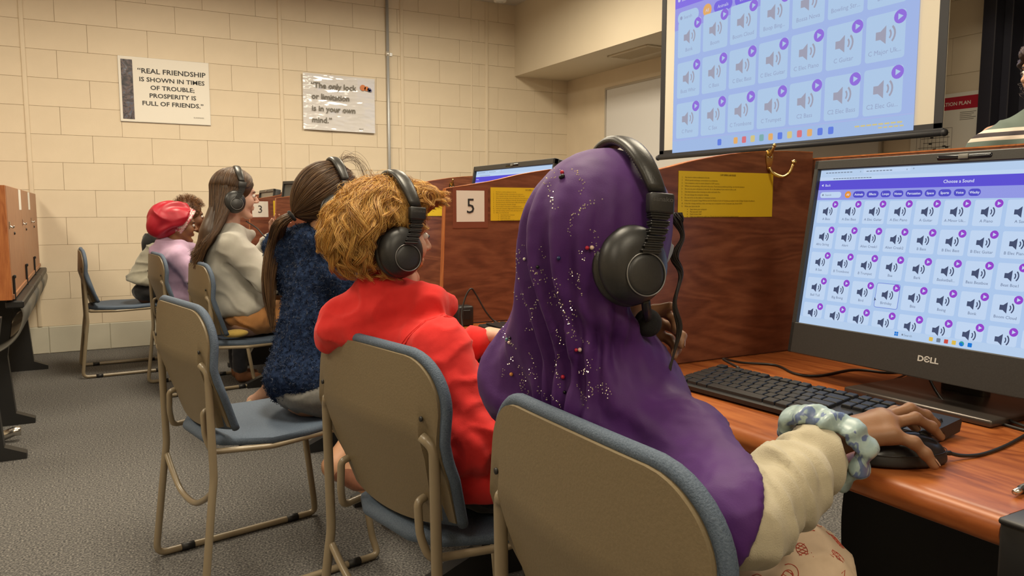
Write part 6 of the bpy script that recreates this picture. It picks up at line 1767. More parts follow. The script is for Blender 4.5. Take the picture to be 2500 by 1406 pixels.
    f.ell((0.600, 2.36, 0.515), (0.125, 0.155, 0.062), None, 0.02); f.cone((0.61, 2.29, 0.52), (0.745, 2.255, 0.515), 0.074, 0.066, 0.02); f.cone((0.61, 2.43, 0.52), (0.76, 2.45, 0.52), 0.074, 0.066, 0.02)
    f.cut((0.6, 2.4, 0.455), (0, 0, -1), 0.004)
    vq_obj('shorts', f.nets(fabric_fn(0.005, 10, 81), 1), cloth('grey_denim', (0.10, 0.10, 0.095), (0.135, 0.13, 0.12), 0.9, 120, 0.4), root)
    f = Field((0.55, 1.98, 0.2), (0.86, 2.24, 0.4), 0.005); f.cone((0.61, 2.155, 0.318), (0.735, 2.085, 0.232), 0.030, 0.026, 0.01); f.cut((0.68, 2.12, 0.255), (-0.25, -0.45, -1), 0.002)
    vq_obj('shoe', f.nets(None, 1), cloth('brown_suede', (0.19, 0.075, 0.045), (0.23, 0.095, 0.055)), root)
    # hair drawn back to a low ponytail
    hm = [hair_mat('brown_hair_a', (0.075, 0.037, 0.016), (0.11, 0.056, 0.024)), hair_mat('brown_hair_b', (0.040, 0.019, 0.009), (0.070, 0.034, 0.015)), hair_mat('brown_hair_c', (0.13, 0.070, 0.030), (0.18, 0.10, 0.043))]
    cap = vq_obj('hair', hair_cap(Mh, s, r=(0.097, 0.079, 0.090), extra=lambda f: f.ell(tp(Mh, (-0.055, 0.01, -0.02)), (0.05, 0.055, 0.06), None, 0.03)), hm[1], root)
    r = np.random.default_rng(15); S, N = 2200, 18; t = np.linspace(0, 1, N)
    tie = np.array((-0.122, 0.000, -0.054)); cc = np.array((-0.014, 0, 0.028)); rad = np.array((0.1005, 0.083, 0.0935))
    td = (tie - cc) / rad; td /= np.linalg.norm(td)
    u = r.normal(size=(S * 3, 3)); u /= np.linalg.norm(u, axis=1)[:, None]
    keep = (u[:, 2] > -0.55) & ~((u[:, 0] > 0.55) & (u[:, 2] < 0.45)) & (u @ td < 0.93); u = u[keep][:S]; S = len(u)
    om = np.arccos(np.clip(u @ td, -1, 1))[:, None]
    P = np.zeros((S, N, 3)); jit = r.normal(0, 0.0016, (S, 3)); up_ = r.uniform(0.0, 0.004, S)
    for j in range(N):
        q = t[j]; d = (np.sin((1 - q) * om) * u + np.sin(q * om) * td) / np.sin(om)
        P[:, j] = cc + d * (rad + up_[:, None]) + jit * np.sin(q * PI) + (tie - cc - td * rad) * q ** 3
    P = tpn(Mh, P * s); strand_obj('strands', P, 0.0006, 0.0005, hm, cap)
    tw = tpn(Mh, tie[None] * s)[0]
    # flyaway loop above the crown
    fl_ = []
    for q in range(26):
        a = r.normal(0, 0.006, 3); b = r.normal(0, 0.010, 3)
        fl_.append(spline([np.array((0.010, -0.01, 0.118)) + a, np.array((0.045, -0.010, 0.145)) + b, np.array((0.085, -0.010, 0.125)) + b, np.array((0.108, -0.005, 0.080)) + b, np.array((0.100, 0.00, 0.05)) + a], 5))
    strand_obj('flyaway_hair', tpn(Mh, np.array(fl_) * s), 0.0005, 0.0003, hm, cap)
    # ponytail and elastic
    pts = [tw, tw + [-0.040, 0.010, -0.030], (0.522, 2.515, 0.975), (0.502, 2.515, 0.88), (0.496, 2.505, 0.79), (0.500, 2.495, 0.70)]
    base = np.array(spline(pts, 6)); N = len(base); t = np.linspace(0, 1, N); S = 750; P = np.zeros((S, N, 3))
    off = r.normal(size=(S, 3)); off /= np.linalg.norm(off, axis=1)[:, None]; off *= (r.random(S) ** 0.5)[:, None]
    wid = 0.008 + 0.017 * np.sin(np.clip(t * 1.15, 0, 1) * PI) ** 0.8 + 0.004 * t; ln = r.uniform(0.80, 1.0, S)
    for i in range(S):
        b = np.stack([np.interp(t * ln[i], t, base[:, c]) for c in range(3)], 1)
        P[i] = b + off[i] * np.interp(t * ln[i], t, wid)[:, None] + 0.003 * np.sin(t * 9 + off[i, 0] * 6)[:, None] * off[i]
    pt = strand_obj('ponytail', P, 0.0008, 0.0004, hm, root); del pt['kind']
    e = MB(); dv = Vector(pts[1] - pts[0]).normalized(); e1 = dv.orthogonal().normalized(); e2 = dv.cross(e1); c = Vector(tw) + dv * 0.006
    e.tube([c + (e1 * math.cos(a) + e2 * math.sin(a)) * (0.0135 + 0.001 * math.sin(7 * a)) for a in np.linspace(0, 2 * PI, 33)[:-1]], 0.0058, closed=True, sides=8); e.build('hair_elastic', cloth('black_elastic', (0.006, 0.006, 0.007), (0.012, 0.012, 0.013)), root)
    fix()
    hp = make_headphones(None); place_hp(hp, frame((0.690, 2.445, 1.104), 0, 2, 0), 1.0, 'black headphones over the brown ponytail hair')
    return root

# ================================================================== girl with long hair in grey hoodie
def simple_hand(W, d, n, sd, h=0.004, curl=1.0, sc=1.0):
    """W wrist, d finger direction, n back-of-hand normal; sd = -1 right hand, 1 left"""
    W = np.array(W, float); d = np.array(d, float); d /= np.linalg.norm(d); n = np.array(n, float); n -= d * (n @ d); n /= np.linalg.norm(n); l = np.cross(n, d) * sd
    L = [0.92, 1.0, 0.94, 0.78]
    fg = []
    for i in range(4):
        o = l * (-0.021 + 0.014 * i) * sc
        fg.append([W + d * 0.062 * sc + o, W + (d * (0.062 + 0.032 * L[i]) - n * 0.006 * curl) * sc + o * 1.1, W + (d * (0.062 + 0.050 * L[i]) - n * 0.022 * curl) * sc + o * 1.1, W + (d * (0.062 + 0.054 * L[i]) - n * 0.040 * curl) * sc + o * 1.1])
    th = [W + (d * 0.025 - l * 0.024) * sc, W + (d * 0.052 - l * 0.036 - n * 0.008) * sc, W + (d * 0.076 - l * 0.034 - n * 0.02) * sc]
    return hand_field(W, fg, th, [0.0075 * sc] * 4, 0.008 * sc, 0.0128 * sc, h=h)

def grey_girl():
    root, fix = person((0.68, 4.02, 0), 'person with long straight brown hair in pale grey hoodie, hands raised')
    Mh = frame((0.655, 4.060, 1.150), -2, 6, 0); s = 1.06
    sk = skin('rosy_skin', (0.56, 0.33, 0.25), (0.62, 0.38, 0.29))
    hip = (0.66, 4.02, 0.54)
    shR, elR, wrR = (0.615, 3.915, 0.905), (0.760, 3.835, 0.735), (0.835, 3.96, 0.925)
    shL, elL, wrL = (0.600, 4.205, 0.915), (0.76, 4.26, 0.76), (0.85, 4.12, 0.95)
    f = Field((0.35, 3.6, 0.0), (1.15, 4.45, 1.12), 0.012)
    f.ell(hip, (0.11, 0.15, 0.10)); f.cone(hip, (0.612, 4.06, 0.86), 0.095, 0.095, 0.04); f.cone((0.615, 3.94, 0.91), (0.605, 4.18, 0.915), 0.045, 0.045, 0.04)
    for a, b, c in ((shR, elR, wrR), (shL, elL, wrL)): f.cone(a, b, 0.04, 0.034, 0.02); f.cone(b, c, 0.034, 0.022, 0.01)
    f.cone((0.68, 3.95, 0.53), (0.98, 3.95, 0.53), 0.075, 0.058, 0.03); f.cone((0.98, 3.95, 0.53), (0.80, 4.10, 0.16), 0.052, 0.038, 0.02); f.cone((0.80, 4.10, 0.14), (0.735, 4.22, 0.05), 0.036, 0.032, 0.02); f.cone((0.735, 4.22, 0.05), (0.86, 4.24, 0.03), 0.034, 0.026, 0.02)
    f.cone((0.68, 4.10, 0.53), (0.98, 4.14, 0.53), 0.075, 0.058, 0.03); f.cone((0.98, 4.14, 0.53), (0.97, 4.14, 0.08), 0.052, 0.038, 0.02); f.cone((0.97, 4.14, 0.04), (1.09, 4.14, 0.03), 0.036, 0.028, 0.02)
    f.cone((0.615, 4.06, 0.90), (0.625, 4.06, 1.04), 0.052, 0.048, 0.03)
    parts = [f.nets(smooth=1), head_mesh(Mh, s, 0.0038, neck=(0.618, 4.06, 0.96)), simple_hand(wrR, (0.25, 0.15, 0.9), (-0.6, -0.6, 0.2), -1), simple_hand(wrL, (0.3, -0.3, 0.9), (0.3, 0.6, 0.3), 1)]
    vq_obj('body', join_vq(parts), sk, root)
    face_details(root, Mh, s, (0.05, 0.026, 0.015), (0.50, 0.22, 0.19))
    f = Field((0.34, 3.62, 0.50), (1.0, 4.44, 1.08), 0.0075)
    f.cone((0.655, 4.03, 0.60), (0.612, 4.06, 0.86), 0.135, 0.118, 0.04); f.ell((0.655, 4.02, 0.595), (0.145, 0.17, 0.085), None, 0.04)
    f.cone((0.615, 3.945, 0.905), (0.605, 4.18, 0.912), 0.066, 0.066, 0.05)
    f.chain([shR, elR, (0.820, 3.935, 0.888)], [0.068, 0.070, 0.046], 0.03); f.chain([shL, elL, (0.835, 4.14, 0.915)], [0.066, 0.062, 0.046], 0.03)
    f.cone((0.565, 4.06, 0.985), (0.650, 3.985, 0.965), 0.042, 0.036, 0.03); f.cone((0.565, 4.06, 0.985), (0.640, 4.13, 0.965), 0.042, 0.036, 0.03); f.cone((0.650, 3.985, 0.965), (0.715, 4.06, 0.950), 0.034, 0.030, 0.03)
    f.cone((0.535, 4.06, 0.94), (0.540, 4.06, 0.88), 0.06, 0.05, 0.03)
    f.cut((0.6, 4.0, 0.555), (0, 0, -1), 0.012)
    w1 = Waves(4.5, 8, 101, (1, 1, 1.8))
    vq_obj('hoodie', f.nets(lambda V, N: V + N * (0.0075 * (ridged(w1, V, 1.5) - 0.4))[:, None], 2), cloth('pale_grey_fleece', (0.40, 0.385, 0.34), (0.45, 0.43, 0.385), 0.9, 25, 0.3), root)
    f = Field((0.44, 3.75, 0.44), (1.0, 4.32, 0.70), 0.010)
    f.ell((0.67, 4.02, 0.545), (0.125, 0.165, 0.085), None, 0.03); f.cone((0.69, 3.95, 0.545), (0.90, 3.945, 0.545), 0.088, 0.078, 0.03); f.cone((0.69, 4.10, 0.545), (0.90, 4.12, 0.545), 0.088, 0.078, 0.03); f.cut((0.6, 4.0, 0.465), (0, 0, -1), 0.004)
    vq_obj('shorts', f.nets(fabric_fn(0.010, 9, 111), 1), cloth('caramel_cotton', (0.38, 0.17, 0.055), (0.44, 0.205, 0.07), 0.8, 20, 0.2), root)
    m = MB(); m.tube(spline([(0.70, 4.205, 0.045), (0.725, 4.19, 0.065), (0.75, 4.20, 0.075)], 4), 0.012, sides=8); m.box((0.78, 4.23, 0.012), (0.20, 0.075, 0.022), bevel=0.008, seg=2); m.build('sandal', cloth('cream_leather', (0.55, 0.45, 0.30), (0.6, 0.5, 0.35)), root)
    f = Field((0.50, 3.78, 0.44), (0.70, 3.95, 0.55), 0.005); f.ell((0.60, 3.852, 0.484), (0.060, 0.032, 0.020), None, 0.0); vq_obj('shoe', f.nets(None, 1), cloth('yellow_rubber', (0.52, 0.36, 0.09), (0.58, 0.41, 0.11)), root)
    # long hair
    hm = [hair_mat('chestnut_hair_a', (0.075, 0.036, 0.015), (0.11, 0.055, 0.023)), hair_mat('chestnut_hair_b', (0.035, 0.017, 0.008), (0.06, 0.030, 0.014)), hair_mat('chestnut_hair_c', (0.13, 0.068, 0.028), (0.18, 0.095, 0.042))]
    def extra(f):
        f.cone(tp(Mh, (-0.045, 0, 0.0)), (0.525, 4.03, 0.96), 0.070, 0.068, 0.04, flat=((1, 0, 0), 1.4)); f.cone((0.525, 4.03, 0.96), (0.468, 4.04, 0.85), 0.062, 0.045, 0.03, flat=((1, 0, 0), 1.6))
    cap = vq_obj('hair', hair_cap(Mh, s, r=(0.098, 0.080, 0.091), extra=extra, h=0.006), hm[1], root)
    r = np.random.default_rng(25); S, N = 2200, 20
    LS = []
    while len(LS) < S:
        a0 = r.uniform(-PI, PI); p0 = r.uniform(0.02, 1.1)
        if abs(a0) < 0.9 and p0 > 0.95: continue
        sg = 1 if a0 >= 0 else -1; q = np.linspace(0, 1, 7); front = max(0.0, 1 - abs(a0) / 1.9)
        ph = p0 + (1.72 - p0) * q; aa = a0 + sg * front * 1.25 * q ** 0.9; aa = np.clip(aa, -PI, PI)
        d = np.stack([np.sin(ph) * np.cos(aa), np.sin(ph) * np.sin(aa), np.cos(ph)], 1)
        pts = np.array((-0.014, 0, 0.030)) + d * (np.array((0.101, 0.083, 0.094)) + r.uniform(0, 0.004))
        w = tpn(Mh, pts * s); e = w[-1]; yb = e[1] - 4.06; xb = min(e[0], 0.60)
        e1 = np.array((xb * 0.35 + 0.530 * 0.65 + r.normal(0, 0.006), 4.020 + yb * 0.95, 1.000)); e2 = np.array((0.492 + 0.25 * (xb - 0.56) + r.normal(0, 0.007), 4.010 + yb * 0.95, 0.92)); zt = r.uniform(0.79, 0.87)
        e3 = np.array((0.452 + r.normal(0, 0.008), 4.035 + yb * 0.7 + r.normal(0, 0.006), zt))
        c = np.array(spline([w[0], w[2], w[4], w[6], e1, e2, e3], 4)); LS.append(c[np.linspace(0, len(c) - 1, N).astype(int)])
    P = np.array(LS)
    strand_obj('strands', P, 0.0009, 0.0006, hm, cap)
    fix()
    hp = make_headphones(None); place_hp(hp, frame((0.655, 4.060, 1.146), -2, 4, 0), 1.06, 'black headphones on the long-haired girl in grey')
    cable([(0.69, 3.99, 1.02), (0.735, 3.96, 0.985), (0.765, 3.93, 0.945), (0.80, 3.905, 0.93), (0.835, 3.915, 0.945), (0.86, 3.95, 0.99)], 'thin dark headphone cord in front of the grey hoodie', 0.003)
    return root

# ================================================================== child in red bonnet
def bonnet_child():
    root, fix = person((0.52, 5.02, 0), 'person in shiny red bonnet and lilac hoodie')
    Mh = frame((0.490, 5.075, 0.985), -2, 6, 0); s = 0.97
    sk = skin('brown_skin', (0.20, 0.085, 0.040), (0.25, 0.11, 0.055))
    hip = (0.53, 5.02, 0.53)
    f = Field((0.25, 4.7, 0.0), (1.05, 5.4, 0.95), 0.014)
    f.ell(hip, (0.10, 0.13, 0.09)); f.cone(hip, (0.455, 5.06, 0.76), 0.085, 0.085, 0.04); f.cone((0.46, 4.95, 0.80), (0.45, 5.17, 0.80), 0.04, 0.04, 0.04)
    shR, elR, wrR = (0.47, 4.94, 0.80), (0.56, 4.88, 0.64), (0.74, 4.95, 0.75); shL, elL, wrL = (0.46, 5.18, 0.80), (0.56, 5.24, 0.64), (0.74, 5.16, 0.77)
    for a, b, c in ((shR, elR, wrR), (shL, elL, wrL)): f.cone(a, b, 0.034, 0.03, 0.02); f.cone(b, c, 0.03, 0.02, 0.01)
    for y in (4.95, 5.09): f.cone((0.55, y, 0.52), (0.80, y, 0.53), 0.06, 0.05, 0.03); f.cone((0.80, y, 0.53), (0.79, y, 0.08), 0.045, 0.035, 0.02); f.cone((0.79, y, 0.04), (0.90, y, 0.03), 0.034, 0.026, 0.02)
    f.cone((0.46, 5.07, 0.80), (0.475, 5.075, 0.92), 0.045, 0.042, 0.03)
    vq_obj('body', join_vq([f.nets(smooth=1), head_mesh(Mh, s, 0.0045, neck=(0.465, 5.072, 0.85)), simple_hand(wrR, (0.9, 0.1, -0.1), (0, 0, 1), -1, 0.005), simple_hand(wrL, (0.9, -0.1, -0.1), (0, 0, 1), 1, 0.005)]), sk, root)
    face_details(root, Mh, s, (0.01, 0.008, 0.006), (0.25, 0.08, 0.06))
    f = Field((0.22, 4.72, 0.48), (0.86, 5.40, 0.92), 0.0085)
    f.cone((0.52, 5.03, 0.56), (0.455, 5.06, 0.77), 0.125, 0.110, 0.04); f.ell((0.52, 5.03, 0.555), (0.13, 0.155, 0.07), None, 0.04); f.cone((0.46, 4.96, 0.80), (0.45, 5.16, 0.80), 0.06, 0.06, 0.05)
    f.chain([shR, elR, (0.71, 4.94, 0.73)], [0.062, 0.056, 0.042], 0.03); f.chain([shL, elL, (0.71, 5.17, 0.75)], [0.062, 0.056, 0.042], 0.03)
    f.cone((0.40, 5.07, 0.865), (0.48, 5.00, 0.858), 0.038, 0.034, 0.03); f.cone((0.48, 5.00, 0.858), (0.555, 5.06, 0.850), 0.032, 0.03, 0.03); f.cone((0.40, 5.07, 0.865), (0.36, 5.09, 0.82), 0.05, 0.04, 0.03); f.cone((0.36, 5.09, 0.82), (0.355, 5.09, 0.78), 0.04, 0.03, 0.03)
    f.cut((0.5, 5.0, 0.505), (0, 0, -1), 0.012)
    vq_obj('hoodie', f.nets(fabric_fn(0.008, 5, 121, (1, 1, 1.6)), 1), cloth('lilac_fleece', (0.40, 0.27, 0.40), (0.46, 0.32, 0.46), 0.9, 25, 0.3), root)
    f = Field((0.38, 4.82, 0.06), (0.95, 5.24, 0.62), 0.012); f.ell((0.54, 5.02, 0.515), (0.12, 0.15, 0.065), None, 0.02)
    for y in (4.95, 5.09): f.cone((0.55, y, 0.52), (0.80, y, 0.53), 0.07, 0.06, 0.03); f.cone((0.80, y, 0.53), (0.79, y, 0.10), 0.055, 0.045, 0.02)
    vq_obj('trousers', f.nets(fabric_fn(0.004, 9, 131), 1), cloth('dark_denim', (0.02, 0.022, 0.03), (0.028, 0.03, 0.04)), root)
    # satin bonnet: a full puff gathered on a patterned band
    f = Field((0.22, 4.90, 0.86), (0.64, 5.25, 1.18), 0.0055); R = np.array(Mh.to_3x3())
    f.ell(tp(Mh, (-0.040, 0, 0.040)), (0.132, 0.110, 0.098), R, 0.02); f.ell(tp(Mh, (-0.105, 0, -0.018)), (0.082, 0.088, 0.078), R, 0.03)
    f.cut(tp(Mh, (0.018, 0, 0.020)), R @ np.array((0.88, 0, -0.47)), 0.012)
    c0 = tp(Mh, (0.03, 0, 0.02)); w = Waves(5, 6, 141)
    def gather(V, N):
        q = (V - c0) @ R; th = np.arctan2(q[:, 1], q[:, 2]); d = np.clip((0.05 - q[:, 0]) / 0.22, 0, 1)
        return V + N * ((0.007 * np.sin(5 * th + 2.5 * w(V) + 9 * d) * np.sin(np.clip(d, 0, 1) * PI) + 0.010 * (ridged(w, V, 1.5) - 0.4) + 0.0035 * np.sin(24 * th + w(V)) * np.clip(1 - d * 4, 0, 1))[:, None])
    bo = vq_obj('bonnet', f.nets(gather, 1), M('red_satin', (0.34, 0.005, 0.020), 0.42, spec=0.5), root)
    pts = []
    for a in np.linspace(0, 2 * PI, 41)[:-1]:
        pts.append(Mh @ (Vector((0.020 + 0.47 * 0.092 * math.cos(a), 0.085 * math.sin(a), 0.018 + 0.88 * 0.092 * math.cos(a))) * s))
    fb = noisy('floral_band', [(0.40, (0.42, 0.02, 0.05)), (0.50, (0.62, 0.40, 0.40)), (0.58, (0.65, 0.58, 0.52)), (0.66, (0.35, 0.03, 0.06))], 60.0, 0.4, dist=1.0)
    m = MB()
    for off in (-0.010, 0.002, 0.014): m.tube([p + Mh.to_3x3() @ Vector((off, 0, -0.5 * off)) for p in pts], 0.0095, closed=True, sides=8)
    m.build('bonnet_band', fb, root)
    fix(); return root

# ================================================================== child in grey top behind
def far_child():
    root, fix = person((0.36, 5.76, 0), 'person with short ginger hair in sage grey top and black hood, leaning forward')
    Mh = frame((0.615, 5.72, 1.030), 2, 4, 0); s = 1.0
    sk = skin('dark_brown_skin', (0.15, 0.065, 0.033), (0.19, 0.085, 0.044))
    hip = (0.36, 5.74, 0.525)
    f = Field((0.15, 5.4, 0.0), (1.0, 6.05, 0.98), 0.014)
    f.ell(hip, (0.10, 0.13, 0.09)); f.cone(hip, (0.44, 5.73, 0.78), 0.09, 0.09, 0.04); f.cone((0.46, 5.63, 0.80), (0.45, 5.84, 0.80), 0.042, 0.042, 0.04); f.cone((0.47, 5.73, 0.82), (0.58, 5.72, 0.97), 0.05, 0.046, 0.03)
    shR, elR, wrR = (0.47, 5.62, 0.80), (0.50, 5.56, 0.63), (0.70, 5.62, 0.74); shL, elL, wrL = (0.46, 5.85, 0.80), (0.55, 5.90, 0.64), (0.72, 5.82, 0.76)
    for a, b, c in ((shR, elR, wrR), (shL, elL, wrL)): f.cone(a, b, 0.034, 0.03, 0.02); f.cone(b, c, 0.03, 0.02, 0.01)
    for y in (5.67, 5.81): f.cone((0.38, y, 0.52), (0.64, y, 0.52), 0.06, 0.05, 0.03); f.cone((0.64, y, 0.52), (0.63, y, 0.08), 0.045, 0.035, 0.02); f.cone((0.63, y, 0.04), (0.74, y, 0.03), 0.034, 0.026, 0.02)
    vq_obj('body', join_vq([f.nets(smooth=1), head_mesh(Mh, s, 0.0045, neck=(0.545, 5.722, 0.92)), simple_hand(wrR, (0.9, 0.1, -0.1), (0, 0, 1), -1, 0.005), simple_hand(wrL, (0.9, -0.1, -0.1), (0, 0, 1), 1, 0.005)]), sk, root)
    face_details(root, Mh, s, (0.02, 0.012, 0.008), (0.2, 0.07, 0.05))
    f = Field((0.12, 5.4, 0.52), (0.86, 6.05, 0.98), 0.009)
    f.cone((0.345, 5.74, 0.60), (0.43, 5.73, 0.78), 0.125, 0.110, 0.04); f.cone((0.46, 5.64, 0.80), (0.45, 5.83, 0.80), 0.062, 0.062, 0.05); f.ell((0.335, 5.74, 0.60), (0.13, 0.15, 0.06), None, 0.04)
    f.chain([shR, (0.49, 5.575, 0.68)], [0.062, 0.060], 0.03); f.chain([shL, elL], [0.062, 0.056], 0.03); f.cut((0.4, 5.7, 0.560), (-0.2, 0, -1), 0.012)
    vq_obj('sweatshirt', f.nets(fabric_fn(0.010, 6, 151, (0.5, 0.5, 1.8)), 1), cloth('sage_grey', (0.235, 0.225, 0.175), (0.28, 0.265, 0.21), 0.9, 25, 0.3), root)
    f = Field((0.22, 5.5, 0.74), (0.72, 5.95, 1.0), 0.009); f.cone((0.375, 5.74, 0.865), (0.47, 5.66, 0.885), 0.052, 0.046, 0.03); f.cone((0.375, 5.74, 0.865), (0.47, 5.80, 0.885), 0.052, 0.046, 0.03); f.cone((0.36, 5.74, 0.84), (0.345, 5.74, 0.80), 0.045, 0.03, 0.03)
    vq_obj('hood', f.nets(fabric_fn(0.008, 8, 161), 1), cloth('black_hood', (0.010, 0.010, 0.010), (0.014, 0.014, 0.014)), root)
    f = Field((0.2, 5.5, 0.05), (0.85, 6.0, 0.64), 0.012); f.ell((0.365, 5.74, 0.525), (0.125, 0.15, 0.075), None, 0.02)
    for y in (5.67, 5.81): f.cone((0.38, y, 0.52), (0.64, y, 0.52), 0.07, 0.06, 0.03); f.cone((0.64, y, 0.52), (0.63, y, 0.10), 0.055, 0.045, 0.02)
    vq_obj('trousers', f.nets(fabric_fn(0.005, 9, 171), 1), cloth('black_trousers', (0.008, 0.008, 0.009), (0.012, 0.012, 0.013)), root)
    f = Field((0.42, 5.52, 0.56), (0.70, 5.68, 0.74), 0.007); f.cone((0.49, 5.572, 0.68), (0.50, 5.562, 0.635), 0.060, 0.054, 0.02); f.cone((0.50, 5.562, 0.635), (0.57, 5.58, 0.668), 0.052, 0.046, 0.02)
    vq_obj('sleeve', f.nets(fabric_fn(0.006, 9, 181), 1), cloth('black_sleeve', (0.012, 0.011, 0.011), (0.018, 0.016, 0.016)), root)
    hm = [hair_mat('ginger_hair_a', (0.20, 0.080, 0.022), (0.28, 0.12, 0.035)), hair_mat('ginger_hair_b', (0.07, 0.03, 0.012), (0.12, 0.05, 0.02))]
    cap = vq_obj('hair', hair_cap(Mh, s, r=(0.096, 0.078, 0.088)), hm[1], root)
    r = np.random.default_rng(35); S = 1400; u = r.normal(size=(S * 2, 3)); u /= np.linalg.norm(u, axis=1)[:, None]; u = u[(u[:, 2] > -0.2) & ~((u[:, 0] > 0.6) & (u[:, 2] < 0.4))][:S]; S = len(u); N = 8; P = np.zeros((S, N, 3)); an = r.uniform(0, 6.28, S)
    for j in range(N):
        q = j / (N - 1); P[:, j] = np.array((-0.014, 0, 0.03)) + u * (np.array((0.096, 0.078, 0.088)) + 0.034 * q * (0.4 + 0.6 * np.clip(u[:, 2:3] + u[:, :1] * 0.4, 0, 1))) + 0.007 * q * np.stack([np.cos(an + 7 * q), np.sin(an + 7 * q), np.sin(an)], 1)
    strand_obj('strands', tpn(Mh, P * s), 0.0009, 0.0006, hm, cap)
    fix(); return root

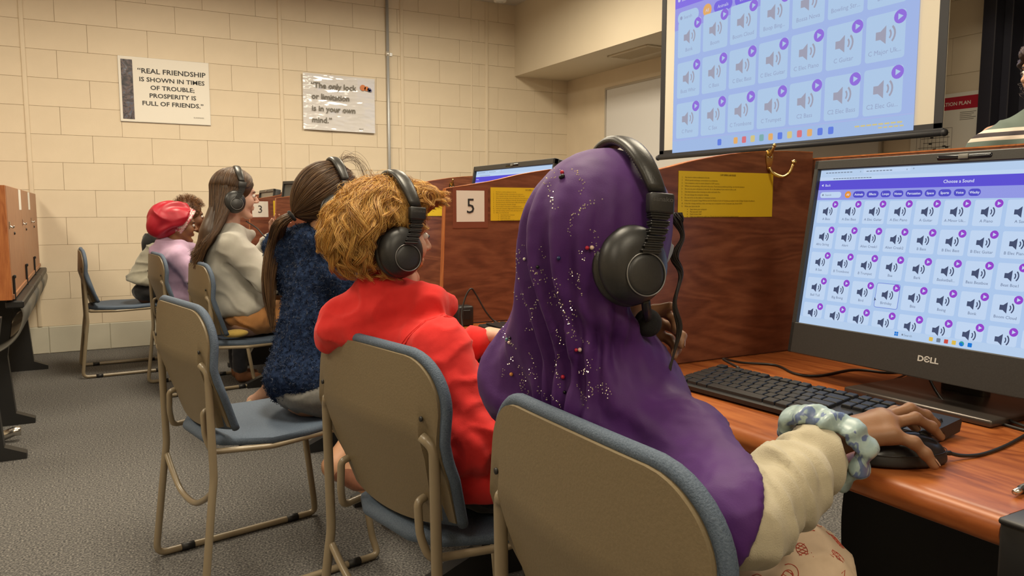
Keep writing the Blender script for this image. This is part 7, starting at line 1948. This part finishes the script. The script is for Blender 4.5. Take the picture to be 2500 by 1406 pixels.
# ================================================================== grown-up at the right edge
def standing_adult():
    root, fix = person((2.86, 1.40, 0), 'person with dark curly hair in green striped shirt at right edge')
    Mh = frame((2.86, 1.430, 1.545), 150, 8, 0); s = 1.08
    sk = skin('tan_skin', (0.40, 0.22, 0.14), (0.46, 0.26, 0.17))
    f = Field((2.5, 1.0, 0.0), (3.25, 1.85, 1.5), 0.016)
    c = np.array((2.87, 1.42, 0))
    f.ell(c + [0, 0, 0.90], (0.14, 0.16, 0.12)); f.cone(c + [0, 0, 0.95], c + [0, 0, 1.25], 0.12, 0.13, 0.05); f.cone((2.80, 1.58, 1.32), (2.94, 1.26, 1.32), 0.055, 0.055, 0.05); f.cone(c + [0, 0, 1.32], c + [0, 0, 1.47], 0.058, 0.052, 0.03)
    arms = (((2.795, 1.60, 1.275), (2.75, 1.64, 1.06), (2.70, 1.52, 0.90)), ((2.95, 1.24, 1.275), (2.99, 1.20, 1.06), (2.92, 1.22, 0.84)))
    for a, b, d in arms: f.cone(a, b, 0.045, 0.038, 0.02); f.cone(b, d, 0.038, 0.026, 0.01)
    for q in (-1, 1): f.cone(c + [0.03 * q, -0.08 * q, 0.88], c + [0.035 * q, -0.09 * q, 0.48], 0.085, 0.058, 0.03); f.cone(c + [0.035 * q, -0.09 * q, 0.48], c + [0.03 * q, -0.09 * q, 0.08], 0.055, 0.04, 0.02); f.cone(c + [0.03 * q, -0.09 * q, 0.045], c + [0.03 * q - 0.12, -0.09 * q + 0.07, 0.035], 0.042, 0.034, 0.02)
    vq_obj('body', join_vq([f.nets(smooth=1), head_mesh(Mh, s, 0.005, neck=c + [0, 0, 1.40]), simple_hand(arms[0][2], (-0.1, -0.1, -1), (-0.5, 0.8, 0), -1, 0.006, 0.5, 1.1), simple_hand(arms[1][2], (-0.1, 0, -1), (0.8, -0.4, 0), 1, 0.006, 0.5, 1.1)]), sk, root)
    face_details(root, Mh, s, (0.02, 0.012, 0.01), (0.42, 0.18, 0.15))
    f = Field((2.5, 1.0, 0.86), (3.25, 1.85, 1.5), 0.010)
    f.cone(c + [0, 0, 0.95], c + [0, 0, 1.25], 0.155, 0.150, 0.05); f.cone((2.80, 1.58, 1.285), (2.94, 1.26, 1.285), 0.072, 0.072, 0.06); f.cone((2.81, 1.55, 1.30), (2.862, 1.44, 1.40), 0.070, 0.066, 0.05); f.cone((2.93, 1.29, 1.30), (2.878, 1.40, 1.40), 0.070, 0.066, 0.05)
    for a, b, d in arms: f.cone(a, b, 0.068, 0.062, 0.03); f.cone(b, np.array(b) * 0.25 + np.array(d) * 0.75, 0.060, 0.045, 0.02)
    f.cone(c + [0, 0, 1.33], c + [0, 0, 1.395], 0.075, 0.066, 0.03); f.cut(c + [0, 0, 0.90], (0, 0, -1), 0.01)
    sm = M('striped_shirt', (0.09, 0.12, 0.10), 0.8); nt, b = nodes(sm); v = coords(nt)
    sx = nt.nodes.new('ShaderNodeSeparateXYZ'); nt.links.new(v, sx.inputs[0]); md = nt.nodes.new('ShaderNodeMath'); md.operation = 'MODULO'; md.inputs[1].default_value = 0.125; nt.links.new(sx.outputs['Z'], md.inputs[0]); dv = nt.nodes.new('ShaderNodeMath'); dv.operation = 'DIVIDE'; dv.inputs[1].default_value = 0.125; nt.links.new(md.outputs[0], dv.inputs[0])
    g_, w_, d_ = (0.095, 0.125, 0.105), (0.62, 0.52, 0.44), (0.035, 0.025, 0.03)
    rc = ramp(nt, dv.outputs[0], [(0.0, g_), (0.50, w_), (0.60, d_), (0.72, w_), (0.82, g_)]); nt.links.new(rc, b.inputs['Base Color'])
    for n_ in nt.nodes:
        if n_.type == 'VALTORGB': n_.color_ramp.interpolation = 'CONSTANT'
    vq_obj('shirt', f.nets(fabric_fn(0.010, 5, 191), 1), sm, root)
    f = Field((2.5, 1.0, 0.03), (3.25, 1.85, 1.02), 0.014); f.ell(c + [0, 0, 0.90], (0.15, 0.17, 0.12), None, 0.03)
    for q in (-1, 1): f.cone(c + [0.03 * q, -0.08 * q, 0.88], c + [0.035 * q, -0.09 * q, 0.48], 0.10, 0.075, 0.03); f.cone(c + [0.035 * q, -0.09 * q, 0.48], c + [0.03 * q, -0.09 * q, 0.09], 0.072, 0.065, 0.02)
    vq_obj('trousers', f.nets(fabric_fn(0.006, 7, 201), 1), cloth('black_denim', (0.012, 0.012, 0.014), (0.016, 0.016, 0.018)), root)
    hm = [hair_mat('dark_curls', (0.020, 0.010, 0.010), (0.040, 0.018, 0.018))]
    cap = vq_obj('hair', hair_cap(Mh, s, r=(0.112, 0.100, 0.104), extra=lambda f: f.ell(tp(Mh, (-0.05, 0, -0.05)), (0.085, 0.105, 0.10), np.array(Mh.to_3x3()), 0.03), fn=fabric_fn(0.010, 16, 211)), hm[0], root)
    r = np.random.default_rng(45); S = 900; u = r.normal(size=(S * 2, 3)); u /= np.linalg.norm(u, axis=1)[:, None]; u = u[(u[:, 2] > -0.95) & (u[:, 0] < 0.5)][:S]; S = len(u); N = 14; P = np.zeros((S, N, 3)); an = r.uniform(0, 6.28, S)
    for j in range(N):
        q = j / (N - 1); P[:, j] = np.array((-0.03, 0, 0.0)) + u * (np.array((0.125, 0.115, 0.135)) + 0.022 * q) + 0.010 * np.stack([np.cos(an + 10 * q), np.sin(an + 10 * q), np.sin(an + 5 * q)], 1) + np.array((0, 0, -0.03)) * q
    strand_obj('strands', tpn(Mh, P * s), 0.0011, 0.0008, hm, cap)
    for q in (-1, 1):
        a = c + [0.03 * q, -0.09 * q, 0]; f = Field(a + [-0.25, -0.12, 0.0], a + [0.12, 0.2, 0.14], 0.008); f.cone(a + [0.01, -0.01, 0.05], a + [-0.13, 0.075, 0.04], 0.05, 0.042, 0.01); f.cone(a + [0, 0, 0.05], a + [0, 0, 0.10], 0.05, 0.045, 0.02); f.cut(a + [0, 0, 0.004], (0, 0, -1), 0.0)
        vq_obj('shoe', f.nets(None, 1), MAT['black'], root)
    fix(); return root

purple_girl(); red_child(); navy_child(); grey_girl(); bonnet_child(); far_child(); standing_adult()
